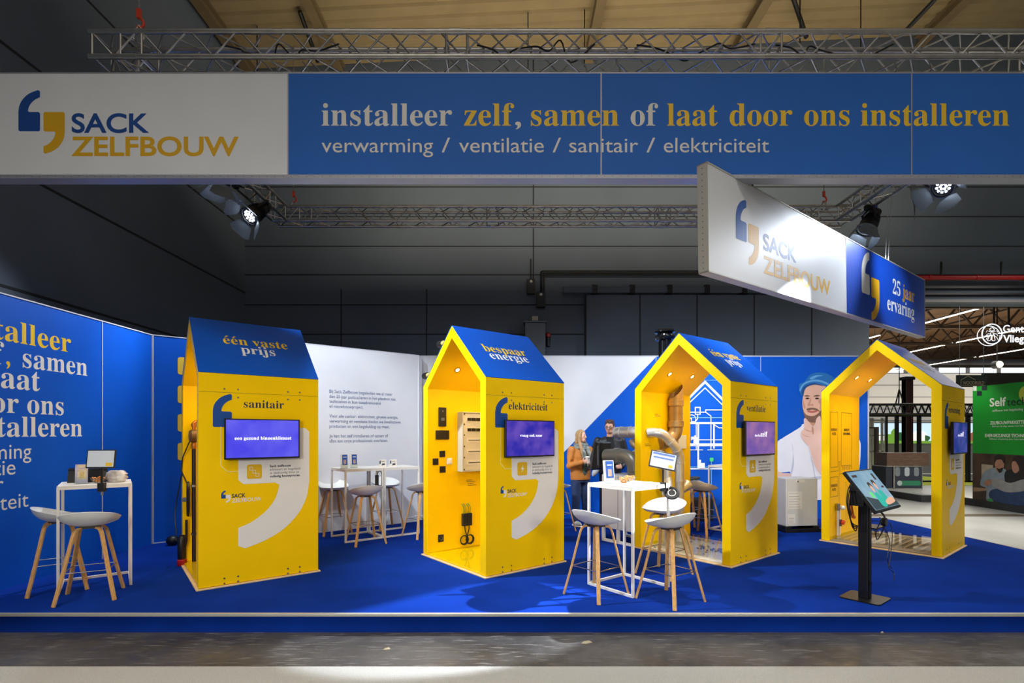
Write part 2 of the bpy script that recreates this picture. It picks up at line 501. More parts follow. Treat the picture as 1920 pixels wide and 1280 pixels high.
# hall walls
b = MB(); b.bb(-6.5, -6.3, -3, 12.4, FZ, 12)
for z in (3.4, 4.9, 6.4, 8.0): b.mat(1).bb(-6.302, -6.294, 0, 12.2, z, z + 0.035)
struct('wall_hall_left', b, [DWALL, DWALL2])
b = MB()
b.bb(-6.4, 8.26, 12.2, 12.5, FZ, 11.4)
b.bb(8.26, 40, 12.2, 12.5, 4.66, 11.4)
b.mat(1)
for px in (1000,): 
    x = (px - CX) / FOC * 12.2; b.bb(x - 0.012, x + 0.012, 12.19, 12.21, 5.0, 10.5)
for z in (3.93, 4.62, 5.33, 6.0, 6.7, 7.4, 8.1): b.bb(-6.3, 8.26 if z < 4.7 else 24, 12.194, 12.21, z, z + 0.022)
for px in (640, 800):
    x = (px - CX) / FOC * 12.2; b.bb(x - 0.01, x + 0.01, 12.19, 12.21, 3.0, 5.0)
struct('wall_hall_back', b, [DWALL, DWALL2])
# sliding fire door panel in front of the back wall
b = MB(); b.bb(1.70, 8.30, 12.02, 12.19, FZ, 4.82)
b.mat(1)
for px in (1200, 1307, 1414, 1522):
    x = (px - CX) / FOC * 12.02; b.bb(x - 0.012, x + 0.012, 12.012, 12.03, FZ, 4.82)
b.bb(1.70, 1.73, 12.012, 12.03, FZ, 4.82)
struct('door_1', b, [DWALL, DWALL2])

# corrugated hall roof, rising gently to the right
CEIL = mat('beige_roof_sheet', '8C7C5C', 0.55, noise=0.1, scale=2)
BEAM = mat('beige_steel_beam', '6E5F45', 0.55, noise=0.1, scale=3)
b = MB()
def rz_(x): return 10.15 + 0.05 * (x + 6)
prof = []
y = 5.0
while y < 12.4:
    prof += [(y, 0), (y + 0.18, 0), (y + 0.21, 0.055), (y + 0.30, 0.055)]; y += 0.33
vs = []
for x in (-6.3, 40):
    vs += [Vector((x, p[0], rz_(x) + p[1])) for p in prof]
n = len(prof)
b.add(vs, [(i, i + 1, n + i + 1, n + i) for i in range(n - 1)])
struct('ceiling', b, CEIL)
for i, (px, w) in enumerate(((402, 0.22), (592, 0.2), (1126, 0.2), (1442, 0.22), (1838, 0.22))):
    x = (px - CX) / FOC * 10.6
    b = MB(); z = rz_(x)
    b.bb(x - w / 2, x + w / 2, 5, 12.2, z - 0.22, z - 0.20); b.bb(x - 0.015, x + 0.015, 5, 12.2, z - 0.2, z - 0.005); b.bb(x - w / 2, x + w / 2, 5, 12.2, z - 0.02, z - 0.003)
    struct('trim_%d' % (i + 3), b, BEAM)
places = ['leftmost', 'second from the left', 'third from the left', 'rightmost']
for i, (xa, xb) in enumerate(((562, 596), (1480, 1512), (1790, 1695))):
    pa = Vector(((xa - CX) / FOC * 10.5, 10.5, rz_(0) - 0.05 + 0.05 * (xa - CX) / FOC * 10.5 - 0.02)); pb = Vector(((xb - CX) / FOC * 11.4, 11.4, 10.0 + 0.05 * (xb - CX) / FOC * 11.4))
    tag(MB().tube([pa, pb], 0.045, 8).build('roof_brace', BLKM, None, loc=tuple(pa), world=True),
        ['thin black brace under the beige roof above the white sign panel', 'black diagonal brace leaning right under the beige roof', 'black diagonal brace leaning left under the beige roof at the far right'][i], 'brace')
for i, px in enumerate((482, 990, 1096, 1500, 1614)):
    pa = at(px, 0, 10.9); pa.z = rz_(pa.x)
    tag(MB().tube([pa, pa - Z * 1.2], 0.012, 6).build('roof_hanger', BLKM, None, loc=tuple(pa), world=True),
        ['vertical roof hanger rod left of all the others', 'roof hanger rod just left of the roof beam above the lettering', 'roof hanger rod right of the roof beam above the lettering',
         'roof hanger rod beside the black brace leaning right', 'roof hanger rod between the two black diagonal braces'][i], 'rod')

# ------------------------------------------------------------------ walls of the stand
H3 = 3.01
b = MB(); b.bb(-5.24, -5.2, 4.6, 7.48, 0, H3)
wl = struct('wall_left', b, BLUF)
f = MB()
for yy in (6.564,): f.bb(-5.201, -5.196, yy - 0.006, yy + 0.006, 0, H3)
f.bb(-5.245, -5.194, 4.6, 7.48, H3, H3 + 0.014); f.bb(-5.225, -5.193, 7.465, 7.48, 0, H3)
f.build('edge_profile', EDGE, wl)
f = MB()
def lw(y, z, s, style, a, i, al='r', fit=None):
    f.mat(i); return text(f, s, style, (-5.199, y, z), Y, Z, a, al, fit, 5)
lw(6.099, 2.543, 'installeer', 'serif', 0.223, 1, fit=1.336)
lw(6.333, 2.294, 'samen', 'serif', 0.215, 0, fit=0.836)
lw(5.36, 2.294, ',', 'serif', 0.223, 1)
lw(5.295, 2.294, 'zelf', 'serif', 0.223, 0)
lw(5.698, 2.056, 'of laat', 'serif', 0.223, 0)
lw(6.000, 1.802, 'door ons', 'serif', 0.215, 0)
lw(6.257, 1.556, 'installeren', 'serif', 0.212, 0, fit=1.45)
lw(5.596, 1.326, 'verwarming', 'sans', 0.155, 0)
lw(5.416, 1.163, 'ventilatie', 'sans', 0.155, 0)
lw(5.290, 1.001, 'sanitair', 'sans', 0.155, 0)
lw(5.562, 0.806, 'elektriciteit', 'sans', 0.155, 0)
f.build('lettering', [WHTP, YELP], wl)

def slab(mb, p, d, n, length, z0, z1, th=0.04):
    p = Vector(p); q = p + d * length
    vs = [p, q, q + n * th, p + n * th]
    mb.add([v + Z * z0 for v in vs] + [v + Z * z1 for v in vs], [(3, 2, 1, 0), (4, 5, 6, 7), (0, 1, 5, 4), (1, 2, 6, 5), (2, 3, 7, 6), (3, 0, 4, 7)])
# blue angled wall with yellow pictograms
PB = Vector((-5.19, 7.48, 0))
b = MB(); slab(b, PB, U, V, 1.42, 0, H3)
wb = struct('wall_corner', b, BLUF)
f = MB(); slab(f, PB - V * 0.005, U, V, 1.42, H3, H3 + 0.014, 0.05); slab(f, PB - V * 0.006, U, V, 0.008, 0, H3, 0.01); slab(f, PB - V * 0.006, U, V, 1.42, 0.0, 0.012, 0.01)
f.build('edge_profile', EDGE, wb)
f = MB()
for k, z in enumerate((2.467, 2.043, 1.621, 1.194)):
    o = PB - V * 0.003 + U * 0.30 + Z * z
    f.mat(0); rrect(f, 0, 0, 0.26, 0.26, 0.035, o, U, Z)
    o = o - V * 0.002; f.mat(1)
    if k == 0: f.poly([(0.08, 0.06), (0.16, 0.04), (0.2, 0.1), (0.18, 0.16), (0.14, 0.22), (0.13, 0.15), (0.10, 0.18), (0.07, 0.11)], o, U, Z)
    elif k == 1: f.poly([(0.13 + 0.06 * math.cos(t * 0.52), 0.13 + 0.06 * math.sin(t * 0.52)) for t in range(12)], o, U, Z)
    elif k == 2: f.poly([(0.13, 0.05), (0.19, 0.11), (0.18, 0.15), (0.13, 0.22), (0.08, 0.15), (0.07, 0.11)], o, U, Z)
    else: f.poly([(0.15, 0.22), (0.08, 0.12), (0.12, 0.12), (0.1, 0.04), (0.18, 0.15), (0.14, 0.15)], o, U, Z)
f.build('pictograms', [mat('pale_yellow_print', 'F0C840', 0.5, noise=0.02, scale=8), WHTP], wb)

# white angled wall with the paragraph
PW = Vector((-3.23, 8.2, 0))
b = MB(); slab(b, PW - U * 0.9, U, V, 0.9 + 1.955, 0, H3)
ww = struct('wall_white_angled', b, WHTF)
f = MB(); slab(f, PW - U * 0.9 - V * 0.004, U, V, 2.86, H3, H3 + 0.012, 0.048); slab(f, PW + U * 1.945 - V * 0.004, U, V, 0.02, 0, H3, 0.05)
f.build('edge_profile', EDGE, ww)
f = MB()
for z, s, w in ((2.257, 'Bij Sack Zelfbouw begeleiden we al meer', 1.103), (2.174, 'dan 25 jaar particulieren in het plaatsen van', 1.16), (2.094, 'technieken in hun totaalrenovatie', 0.89), (2.014, 'of nieuwbouwproject.', 0.575),
                (1.855, 'Voor alle sanitair, elektriciteit, groene energie,', 1.21), (1.772, 'verwarming en ventilatie bieden we kwalitatieve', 1.26), (1.688, 'producten en een begeleiding op maat.', 1.05),
                (1.529, 'Je kan het zelf installeren of samen of', 1.02), (1.449, 'alles aan onze professionals overlaten.', 1.02)):
    text(f, s, 'sans', PW + U * 0.333 + Z * z - V * 0.003, U, Z, 0.052, 'l', w, 2)
f.build('lettering', GREP, ww)
struct('wall_white_return', MB().bb(-1.715, -1.69, 9.40, 9.72, 0, H3 - 0.02), WHTF)

# back wall, white with a blue diagonal field
YB = 9.70
b = MB(); b.bb(-1.75, 6.68, YB, YB + 0.04, 0, H3 + 0.03)
wk = struct('wall_back', b, WHTF)
b = MB(); b.poly([(-0.23, 0), (6.68, 0), (6.68, 3.035), (2.705, 3.035)], (0, YB - 0.003, 0), X, Z)
b.build('blue_field', BLUF, wk)
f = MB(); f.bb(-1.75, 6.685, YB - 0.006, YB + 0.045, H3 + 0.03, H3 + 0.045)
for px in (1230, 1426): 
    x = (px - CX) / FOC * YB; f.bb(x - 0.005, x + 0.005, YB - 0.007, YB - 0.001, 0, H3 + 0.03)
f.bb(6.665, 6.69, YB - 0.008, YB + 0.045, 0, H3 + 0.03)
f.build('edge_profile', EDGE, wk)

# white line drawing of a house with its pipes, printed on the back wall
f = MB()
k = 0.1406 * (YB - 0.006) / FOC
o0 = at(1280, 700, YB - 0.006)
LNC = [0]
def ln(pts, w, i=0):
    f.mat(i)
    for a, c in zip(pts, pts[1:]):
        LNC[0] += 1; line2(f, [a, c], w, o0 - Y * (0.0003 * LNC[0]), X * k, -Z * k)
ln([(-10, 420), (298, 112), (650, 464)], 30)
ln([(-10, 485), (298, 192), (650, 535)], 13)
ln([(60, 662), (660, 662)], 26); ln([(60, 950), (660, 950)], 36); ln([(60, 1270), (660, 1270)], 18); ln([(60, 1247), (660, 1247)], 10, 1)
ln([(200, 545), (200, 600), (168, 642), (118, 642), (118, 598), (60, 598)], 11); ln([(60, 590), (60, 560), (120, 550), (150, 560), (175, 590), (168, 640)], 9)
ln([(167, 452), (231, 452), (231, 543), (167, 543), (167, 452)], 13)
ln([(60, 560), (100, 516), (305, 516), (375, 568), (375, 1010)], 12); ln([(305, 516), (305, 486), (660, 486)], 12)
ln([(60, 590), (660, 590)], 10, 1); ln([(205, 672), (205, 1262)], 22); ln([(178, 672), (178, 1015)], 9)
ln([(415, 672), (415, 990)], 20); ln([(420, 684), (482, 724), (560, 724)], 11); ln([(210, 884), (660, 884)], 9)
ln([(60, 1018), (265, 1018)], 9); ln([(330, 1018), (660, 1018)], 9); ln([(250, 90), (480, 90)], 5, 1)
f.mat(0)
f.poly([(108, 842), (150, 842), (150, 825), (175, 825), (175, 850), (200, 850), (200, 950), (140, 950), (140, 878), (120, 878), (120, 890), (108, 890)], o0 - Y * 0.0195, X * k, -Z * k)
f.poly([(210, 1150), (240, 1150), (240, 1190), (290, 1190), (290, 1262), (210, 1262)], o0 - Y * 0.02, X * k, -Z * k)
f.mat(2); rrect(f, 355, 1122, 405, 1172, 8, o0 - Y * 0.021, X * k, -Z * k)
ln([(380, 1172), (380, 1500)], 8, 1)
f.build('line_drawing', [mat('bright_white_print', 'EEF2FA', 0.5, noise=0.01, scale=5), mat('pale_cyan_print', '7FC4EE', 0.5, noise=0.01, scale=5), mat('green_print', '3FCE78', 0.5, noise=0.02, scale=5)], wk)

# printed portrait of a builder with a blue helmet
P_SKIN = mat('print_skin', 'E2B29C', 0.55, noise=0.05, scale=4); P_SKIN2 = mat('print_skin_shade', 'C8937C', 0.55, noise=0.05, scale=4)
P_PINK = mat('print_pale_skin', 'E6BFB2', 0.55, noise=0.04, scale=4)
P_BEARD = mat('print_beard', '7A5A4C', 0.6, noise=0.2, scale=16); P_HELM = mat('print_helmet', '1C6FB4', 0.5, noise=0.05, scale=3); P_HELM2 = mat('print_helmet_shade', '104A86', 0.5, noise=0.05, scale=3)
P_SHIRT = mat('print_shirt', 'E9EAF2', 0.55, noise=0.03, scale=3); P_FOLD = mat('print_fold', 'C3C8DA', 0.55, noise=0.03, scale=3); P_EYE = mat('print_eye', '33261F', 0.5, noise=0.1, scale=9)
P_LIP = mat('print_lip', 'B5655C', 0.5, noise=0.05, scale=9)
f = MB()
def pic(pts, i, lay, n=4, smooth=True):
    yy = YB - 0.005 - 0.0012 * lay
    k = 0.2967 * yy / FOC
    p = [(q.x, q.y) for q in spline([(a, c, 0) for a, c in pts], n, True)] if smooth else pts
    f.mat(i); f.poly(p, at(1440, 640, yy), X * k, -Z * k)
pic([(60, 805), (90, 830), (148, 836), (150, 880), (120, 960), (105, 1020), (76, 1032), (54, 1012), (50, 900)], 2, 0)
pic([(56, 650), (90, 612), (150, 575), (205, 540), (225, 520), (300, 540), (380, 530), (460, 560), (545, 592), (580, 625), (586, 680), (580, 780), (560, 870), (500, 1000), (330, 1000), (150, 1000), (148, 836), (100, 826), (56, 806)], 5, 1, 3)
pic([(150, 640), (160, 700), (148, 800), (140, 836), (150, 836), (165, 760)], 6, 2); pic([(250, 640), (262, 700), (288, 780), (300, 880), (280, 780)], 6, 2); pic([(150, 878), (330, 850), (400, 860), (330, 870)], 6, 2)
pic([(235, 480), (330, 480), (420, 440), (420, 540), (340, 590), (250, 560)], 1, 2)
pic([(222, 330), (222, 300), (250, 278), (300, 262), (360, 280), (408, 300), (412, 360), (400, 430), (360, 480), (300, 508), (262, 504), (236, 480), (222, 432), (217, 390)], 0, 3)
pic([(221, 425), (232, 452), (250, 466), (280, 470), (306, 462), (330, 440), (350, 412), (402, 400), (398, 450), (360, 488), (300, 511), (262, 507), (238, 487), (224, 452)], 3, 4)
pic([(242, 428), (256, 420), (276, 418), (298, 420), (318, 430), (330, 446), (312, 438), (280, 430), (254, 436)], 3, 4)
pic([(246, 440), (262, 436), (280, 438), (300, 435), (318, 438), (300, 448), (278, 451), (258, 448)], 7, 5)
pic([(222, 372), (232, 396), (236, 420), (228, 424), (220, 400)], 1, 4); pic([(316, 376), (330, 400), (326, 424), (340, 430), (352, 390), (340, 360)], 1, 4)
pic([(228, 344), (246, 338), (266, 345), (246, 348)], 3, 5); pic([(286, 346), (306, 337), (330, 342), (306, 348)], 3, 5)
pic([(236, 360), (250, 354), (262, 360), (249, 365)], 8, 5); pic([(296, 360), (310, 354), (324, 360), (310, 366)], 8, 5)
pic([(268, 352), (260, 382), (250, 398), (254, 408), (270, 404), (284, 408), (288, 398), (278, 394), (266, 396), (272, 370)], 1, 5)
pic([(196, 285), (200, 266), (228, 256), (260, 214), (300, 198), (340, 196), (385, 208), (425, 240), (448, 300), (440, 318), (400, 300), (350, 278), (300, 262), (262, 268), (234, 290), (220, 340), (206, 332)], 4, 6)
pic([(212, 322), (222, 292), (250, 272), (300, 262), (352, 282), (300, 272), (252, 284), (232, 306), (222, 346)], 9, 7)
pic([(199, 300), (204, 316), (222, 282), (250, 262), (300, 252), (352, 264), (400, 288), (440, 312), (446, 300), (400, 274), (352, 250), (300, 240), (246, 252), (216, 272)], 10, 7)
pic([(262, 232), (300, 214), (350, 214), (310, 224), (280, 240)], 10, 7)
pic([(300, 560), (360, 600), (380, 760), (360, 850), (326, 830), (290, 770), (268, 690), (262, 640)], 2, 7)
pic([(226, 494), (238, 486), (252, 500), (280, 532), (298, 520), (304, 492), (318, 474), (332, 478), (336, 560), (330, 610), (290, 654), (266, 662), (236, 640), (208, 600), (212, 566), (228, 548)], 2, 8)
pic([(228, 548), (250, 560), (282, 568), (250, 566)], 1, 9); pic([(214, 580), (240, 596), (270, 600), (240, 600)], 1, 9); pic([(280, 532), (290, 560), (286, 590), (276, 560)], 1, 9)
f.build('portrait', [P_SKIN, P_SKIN2, P_PINK, P_BEARD, P_HELM, P_SHIRT, P_FOLD, P_LIP, P_EYE, P_HELM2, mat('print_helmet_light', '5FA4D8', 0.5, noise=0.03, scale=3)], wk)

# ------------------------------------------------------------------ the four yellow display houses
NEAR = [Vector((-3.165 + 2.877 * i, 5.22 + 0.452 * i, 0)) for i in range(4)]
HC = [p + U * 0.595 + V * 0.705 for p in NEAR]
HD, HW_, EZ, AZ = 0.595, 0.705, 2.21, 2.885
SLOPE = Vector((0, HW_, AZ - EZ)).normalized()
PEB = mat('white_board', 'DEDBD4', 0.5, noise=0.15, scale=7)
ROCK = mat('grey_gravel', '85868A', 0.9, noise=0.35, scale=14)
SLAT = mat('pale_timber_slat', 'C9B08A', 0.6, noise=0.2, scale=8)
INSUL = mat('grey_screed', '8B8074', 0.8, noise=0.2, scale=7)
SEAM = mat('dark_yellow_seam', '8C7400', 0.6, noise=0.05, scale=5)
SCREW = mat('screw_steel', '9A968C', 0.3, 0.9, noise=0.1, scale=20)
LAMPE = mat('warm_bulb', 'FFE2A8', 0.4, noise=0.0, emit='FFD890', es=14)
LAMPR = mat('brass_ring', 'C08A30', 0.3, 0.9, noise=0.05, scale=20)
DUST = mat('roof_vinyl', '004FB4', 0.30, noise=0.03, scale=2, spec=0.3)

def make_house(i, label, title, roof_a, roof_b, icon, floor):
    t = thing('display_house', label, 'display house', tuple(HC[i]), A38, 'yellow display houses')
    b = MB()
    out = [(-HW_, 0.02), (-HW_, EZ), (0, AZ), (HW_, EZ), (HW_, 0.02)]
    w = 0.11
    inn = [(-HW_ + w, 0.02), (-HW_ + w, EZ + w * (AZ - EZ) / HW_ - 0.148), (0, AZ - 0.148), (HW_ - w, EZ + w * (AZ - EZ) / HW_ - 0.148), (HW_ - w, 0.02)]
    vs = [Vector((x, y, z)) for x in (-HD, HD) for (y, z) in out + inn]
    fs = []
    for k in range(4):
        fs += [(k, k + 1, 5 + k + 1, 5 + k), (10 + k + 1, 10 + k, 15 + k, 15 + k + 1), (k + 1, k, 10 + k, 10 + k + 1), (5 + k, 5 + k + 1, 15 + k + 1, 15 + k)]
    fs += [(0, 5, 15, 10), (9, 4, 14, 19)]
    b.add(vs, fs)
    b.build('shell', YEL, t, bevel=0.004, seg=1)
    for sgn in (-1, 1):
        b = MB()
        d = Vector((0, sgn * HW_, EZ - AZ)); nn = Vector((0, sgn * (AZ - EZ), HW_)).normalized() * 0.006
        o = Vector((0, 0, AZ))
        q = [o + X * (-HD - 0.002), o + X * (HD + 0.002), o + d + X * (HD + 0.002), o + d + X * (-HD - 0.002)]
        vs = [p + nn * 0.2 for p in q] + [p + nn for p in q]
        b.add(vs, [(0, 1, 2, 3), (7, 6, 5, 4), (0, 4, 5, 1), (1, 5, 6, 2), (2, 6, 7, 3), (3, 7, 4, 0)])
        b.build('roof_panel', DUST, t)
    MB().bb(-HD - 0.022, HD + 0.022, -HW_ - 0.022, HW_ + 0.022, 0, 0.016).build('base_board', PINE, t, bevel=0.003, seg=1)
    # floor inside
    y0 = HW_ - w
    if floor == 'yellow':
        MB().bb(-HD + 0.01, HD - 0.01, -y0, y0, 0.02, 0.035).build('floor_panel', YEL, t)
    elif floor == 'white':
        MB().bb(-HD + 0.04, HD - 0.04, -y0, y0, 0.02, 0.03).build('floor_panel', PEB, t)
        rnd = random.Random(3); b = MB()
        for k in range(46):
            b.ball((rnd.uniform(-0.12, 0.1) , rnd.uniform(-0.45, 0.1), 0.04), (rnd.uniform(0.008, 0.024), rnd.uniform(0.008, 0.024), 0.012), 7, 5)
        for k in range(16): b.ball((rnd.uniform(-0.5, 0.45), rnd.uniform(-0.5, 0.5), 0.036), (0.012, 0.02, 0.008), 6, 4)
        b.build('gravel', ROCK, t)['kind'] = 'stuff'
        MB().bb(0.42, 0.5, -y0, y0, 0.03, 0.055).build('timber_edge', SLAT, t)
    else:
        MB().bb(-HD + 0.02, HD - 0.02, -y0, y0, 0.02, 0.03).build('floor_panel', INSUL, t)
        for k in range(13):
            yy = -0.54 + k * 0.09
            MB().bar((-0.45, yy, 0.04), (0.35, yy, 0.04), 0.03, 0.02).build('floor_slat', SLAT, t)
        MB().bb(0.4, 0.52, -y0, y0, 0.03, 0.06).build('timber_edge', SLAT, t)
    if floor != 'yellow':
        MB().bb(-HD + 0.002, HD - 0.002, -y0, y0, 0.064, 0.072).build('glass_floor', GLASS, t)
    else:
        MB().bb(-HD + 0.002, HD - 0.002, -y0, y0, 0.040, 0.048).build('glass_floor', GLASS, t)
    # recessed lamps in the roof slopes
    for sgn, xs in ((1, (-0.30, 0.24)), (-1, (-0.30, 0.24))):
        for x in xs:
            nn = Vector((0, -sgn * (AZ - EZ), -HW_)).normalized()
            c = Vector((x, sgn * 0.34, AZ - 0.148 - 0.34 * (AZ - EZ) / HW_))
            ring = MB().lathe([(0.026, 0.0), (0.026, 0.006), (0.040, 0.006), (0.040, 0.0)], c, nn, 18, False, False).build('downlight', LAMPR, t, smooth=40)
            MB().lathe([(0.001, 0.003), (0.027, 0.003)], c, nn, 14, False, False).build('bulb', LAMPE, ring)
            wc = ROOT[t.name] @ (c + nn * 0.03)
            spot('house_lamp', wc, wc + (ROOT[t.name].to_3x3() @ (nn * 0.9 + Vector((0, 0, -0.35)))), 13, 165, 0.8, (1, 0.74, 0.36), 0.03)
    # printed outer face
    f = MB(); e = 0.0
    P = lambda s, z, lay=1: Vector((s - HD, -HW_ - 0.0015 * lay, z))
    f.mat(1); comma(f, P(0.127, 2.001), X, Z, 0.175, 0.345, True)
    f.mat(0); comma(f, P(0.361, 1.652), X, Z, 0.727, 1.28)
    f.mat(5); line2(f, [(0.2, 1.656), (0.2, 1.256), (0.261, 1.191), (0.361, 1.191)], 0.006, P(0, 0), X, Z)
    f.mat(2); rrect(f, 0.444, 1.105, 0.59, 1.258, 0.02, P(0, 0, 2), X, Z)
    f.mat(0)
    if icon == 'bolt': f.poly([(0.53, 1.225), (0.492, 1.178), (0.516, 1.178), (0.505, 1.14), (0.545, 1.19), (0.521, 1.19)], P(0, 0, 3), X, Z)
    elif icon == 'pipe':
        for (a, c) in ((0.485, 1.215), (0.515, 1.18), (0.545, 1.145)):
            line2(f, [(a - 0.014, c - 0.016), (a + 0.014, c - 0.016), (a + 0.014, c + 0.016), (a - 0.014, c + 0.016), (a - 0.014, c - 0.016)], 0.004, P(0, 0, 3), X, Z)
    elif icon == 'fan':
        for k in range(3):
            a = R(90 + 120 * k); f.poly([(0.517 + 0.004 * math.cos(a + 1.5), 1.175 + 0.004 * math.sin(a + 1.5)), (0.517 + 0.035 * math.cos(a + 0.4), 1.175 + 0.035 * math.sin(a + 0.4)), (0.517 + 0.04 * math.cos(a - 0.2), 1.175 + 0.04 * math.sin(a - 0.2)), (0.517 + 0.01 * math.cos(a - 1.2), 1.175 + 0.01 * math.sin(a - 1.2))], P(0, 0, 3), X, Z)
        line2(f, [(0.48, 1.135), (0.555, 1.135)], 0.005, P(0, 0, 3), X, Z)
    else:
        f.poly([(0.505, 1.135), (0.485, 1.165), (0.497, 1.19), (0.51, 1.23), (0.53, 1.2), (0.548, 1.175), (0.54, 1.145), (0.525, 1.135)], P(0, 0, 3), X, Z)
    for k, (s, st) in enumerate((('Sack zelfbouw', 'heavy'), ('adviseert en begeleidt', 'sans'), ('je deskundig door je', 'sans'), ('volledig bouwproces.', 'heavy'))):
        f.mat(3 if st == 'heavy' else 6); text(f, s, st, P(0.669, 1.222 - 0.037 * k, 2), X, Z, 0.026, 'l', [0.222, 0.325, 0.305, 0.32][k], 2)
    f.mat(3); text(f, title, 'serif', P(0.615, 1.865), X, Z, 0.082, 'c')
    f.mat(1); comma(f, P(0.203, 0.998), X, Z, 0.042, 0.082, True)
    f.mat(0); comma(f, P(0.247, 0.952), X, Z, 0.042, 0.082)
    f.mat(3); text(f, 'SACK', 'heavy', P(0.30, 0.916), X, Z, 0.042, 'l', 0.133, 2)
    f.mat(0); text(f, 'ZELFBOUW', 'medium', P(0.30, 0.866), X, Z, 0.042, 'l', 0.287, 2)
    f.build('face_print', [WHTP, BLUP, mat('yellow_icon', 'DDB000', 0.5, noise=0.02, scale=8), INK, YELP, mat('cream_line', 'F2E49A', 0.5, noise=0.02, scale=8), INK2], t)
    MB().bb(-HD, HD, -HW_ - 0.0012, -HW_ + 0.001, 2.013, 2.017).build('panel_seam', SEAM, t)
    for s in (0.232, 0.36, 0.859, 0.985):
        for z in (2.052, 1.968, 0.088, 0.034):
            if s < 0.3 and z == 1.968: continue
            MB().lathe([(0.010, 0), (0.009, 0.003), (0.004, 0.004)], Vector((s - HD, -HW_, z)), -Y, 8, False, True).build('screw', SCREW, t)
    # writing on the roof
    f = MB(); o = Vector((-HD, -HW_, EZ)) + Vector((0, -(AZ - EZ), HW_)).normalized() * 0.0085
    (a, a0, a1, ab), (c, c0, c1, cb) = roof_a, roof_b
    f.mat(0); text(f, a, 'serif', o + X * a0 + SLOPE * ab, X, SLOPE, 0.148, 'l', a1 - a0)
    f.mat(1); text(f, c, 'serif', o + X * c0 + SLOPE * cb, X, SLOPE, 0.148, 'l', c1 - c0)
    f.build('roof_lettering', [YELP, WHTP], t)
    return t

EEN = (('één vaste', 0.287, 0.962, 0.53), ('prijs', 0.445, 0.799, 0.375))
BES = (('bespaar', 0.245, 0.895, 0.50), ('energie', 0.268, 0.855, 0.36))
house = [
    make_house(0, 'yellow house-shaped display with sanitair printed on its front, blue roof, beside the left table', 'sanitair', *EEN, 'pipe', 'yellow'),
    make_house(1, 'yellow house-shaped display with elektriciteit printed on its front and switches inside', 'elektriciteit', *BES, 'bolt', 'yellow'),
    make_house(2, 'yellow house-shaped display with ventilatie printed on its front and silver ducts inside', 'ventilatie', *EEN, 'fan', 'white'),
    make_house(3, 'yellow house-shaped display with verwarming printed on its front, rightmost of the four', 'verwarming', *BES, 'flame', 'slats')]
def HP(i, x, y, z): return HC[i] + U * x + V * y + Z * z

# drawings on the inner wall of the heating house
f = MB(); t = house[3]; yy = HW_ - 0.11 - 0.002
Q = lambda s, z: Vector((s - HD, yy, z))
def rl(s0, s1, z0, z1): line2(f, [(s0, z0), (s1, z0), (s1, z1), (s0, z1), (s0, z0)], 0.006, Q(0, 0), X, Z)
rl(0.03, 0.31, 1.09, 1.91); rl(0.444, 0.857, 1.10, 1.91); rl(0.03, 0.31, 0.655, 0.945); rl(0.695, 1.02, 0.275, 0.85)
line2(f, [(0.60, 0.84), (0.631, 0.84), (0.631, 0.228), (0.38, 0.22)], 0.006, Q(0, 0), X, Z)
line2(f, [(0.02, 1.03), (0.35, 1.03), (0.35, 1.17), (0.39, 1.17), (0.39, 0.98), (1.0, 0.98)], 0.006, Q(0, 0), X, Z)
line2(f, [(0.36, 1.0), (0.36, 0.35)], 0.006, Q(0, 0), X, Z)
for k in range(6): line2(f, [(0.50 + 0.07 * k, 1.04), (0.50 + 0.07 * k, 1.085)], 0.012, Q(0, 0), X, Z)
for s0, s1, z, a in ((0.06, 0.28, 1.63, 'BUFFERVAT'), (0.10, 0.24, 1.57, '40 LITER'), (0.54, 0.77, 1.63, 'BINNENUNIT'), (0.51, 0.80, 1.57, 'VERWARMING'), (0.05, 0.29, 0.80, 'ZONNEBOILER'), (0.10, 0.24, 0.74, '90 LITER')):
    text(f, a, 'heavy', Q(s0, z), X, Z, 0.04, 'l', s1 - s0, 2)
f.build('inner_lettering', mat('brown_print', '5A4410', 0.5, noise=0.02, scale=9), t)
# small printed captions inside the electricity and ventilation houses
for hi, cap in ((1, ((0.60, 0.95), (0.62, 0.90))), (2, ((0.30, 1.86), (0.08, 1.44)))):
    f = MB()
    for s, z in cap:
        for k in range(2): text(f, 'Sack zelfbouw' if k == 0 else 'volledig bouwproces', 'heavy', Vector((s - HD, yy, z - 0.022 * k)), X, Z, 0.012, 'l', None, 2)
    f.build('inner_lettering', INK, house[hi])

# ------------------------------------------------------------------ wall screens on the houses
def screen_mat(name, c0, c1, es, scale):
    m = bpy.data.materials.new(name); m.use_nodes = True; nt = m.node_tree; p = nt.nodes['Principled BSDF']
    tc = nt.nodes.new('ShaderNodeTexCoord'); n = nt.nodes.new('ShaderNodeTexNoise'); n.inputs['Scale'].default_value = scale; n.inputs['Detail'].default_value = 2
    r = nt.nodes.new('ShaderNodeValToRGB'); r.color_ramp.elements[0].position = 0.38; r.color_ramp.elements[1].position = 0.62
    r.color_ramp.elements[0].color = lin(c0); r.color_ramp.elements[1].color = lin(c1)
    nt.links.new(tc.outputs['Object'], n.inputs['Vector']); nt.links.new(n.outputs['Fac'], r.inputs['Fac'])
    nt.links.new(r.outputs['Color'], p.inputs['Emission Color']); p.inputs['Emission Strength'].default_value = es
    p.inputs['Base Color'].default_value = (0.01, 0.01, 0.012, 1); p.inputs['Roughness'].default_value = 0.15
    return m
LITW = mat('lit_white', 'F2F4FF', 0.5, emit='F2F4FF', es=0.95)
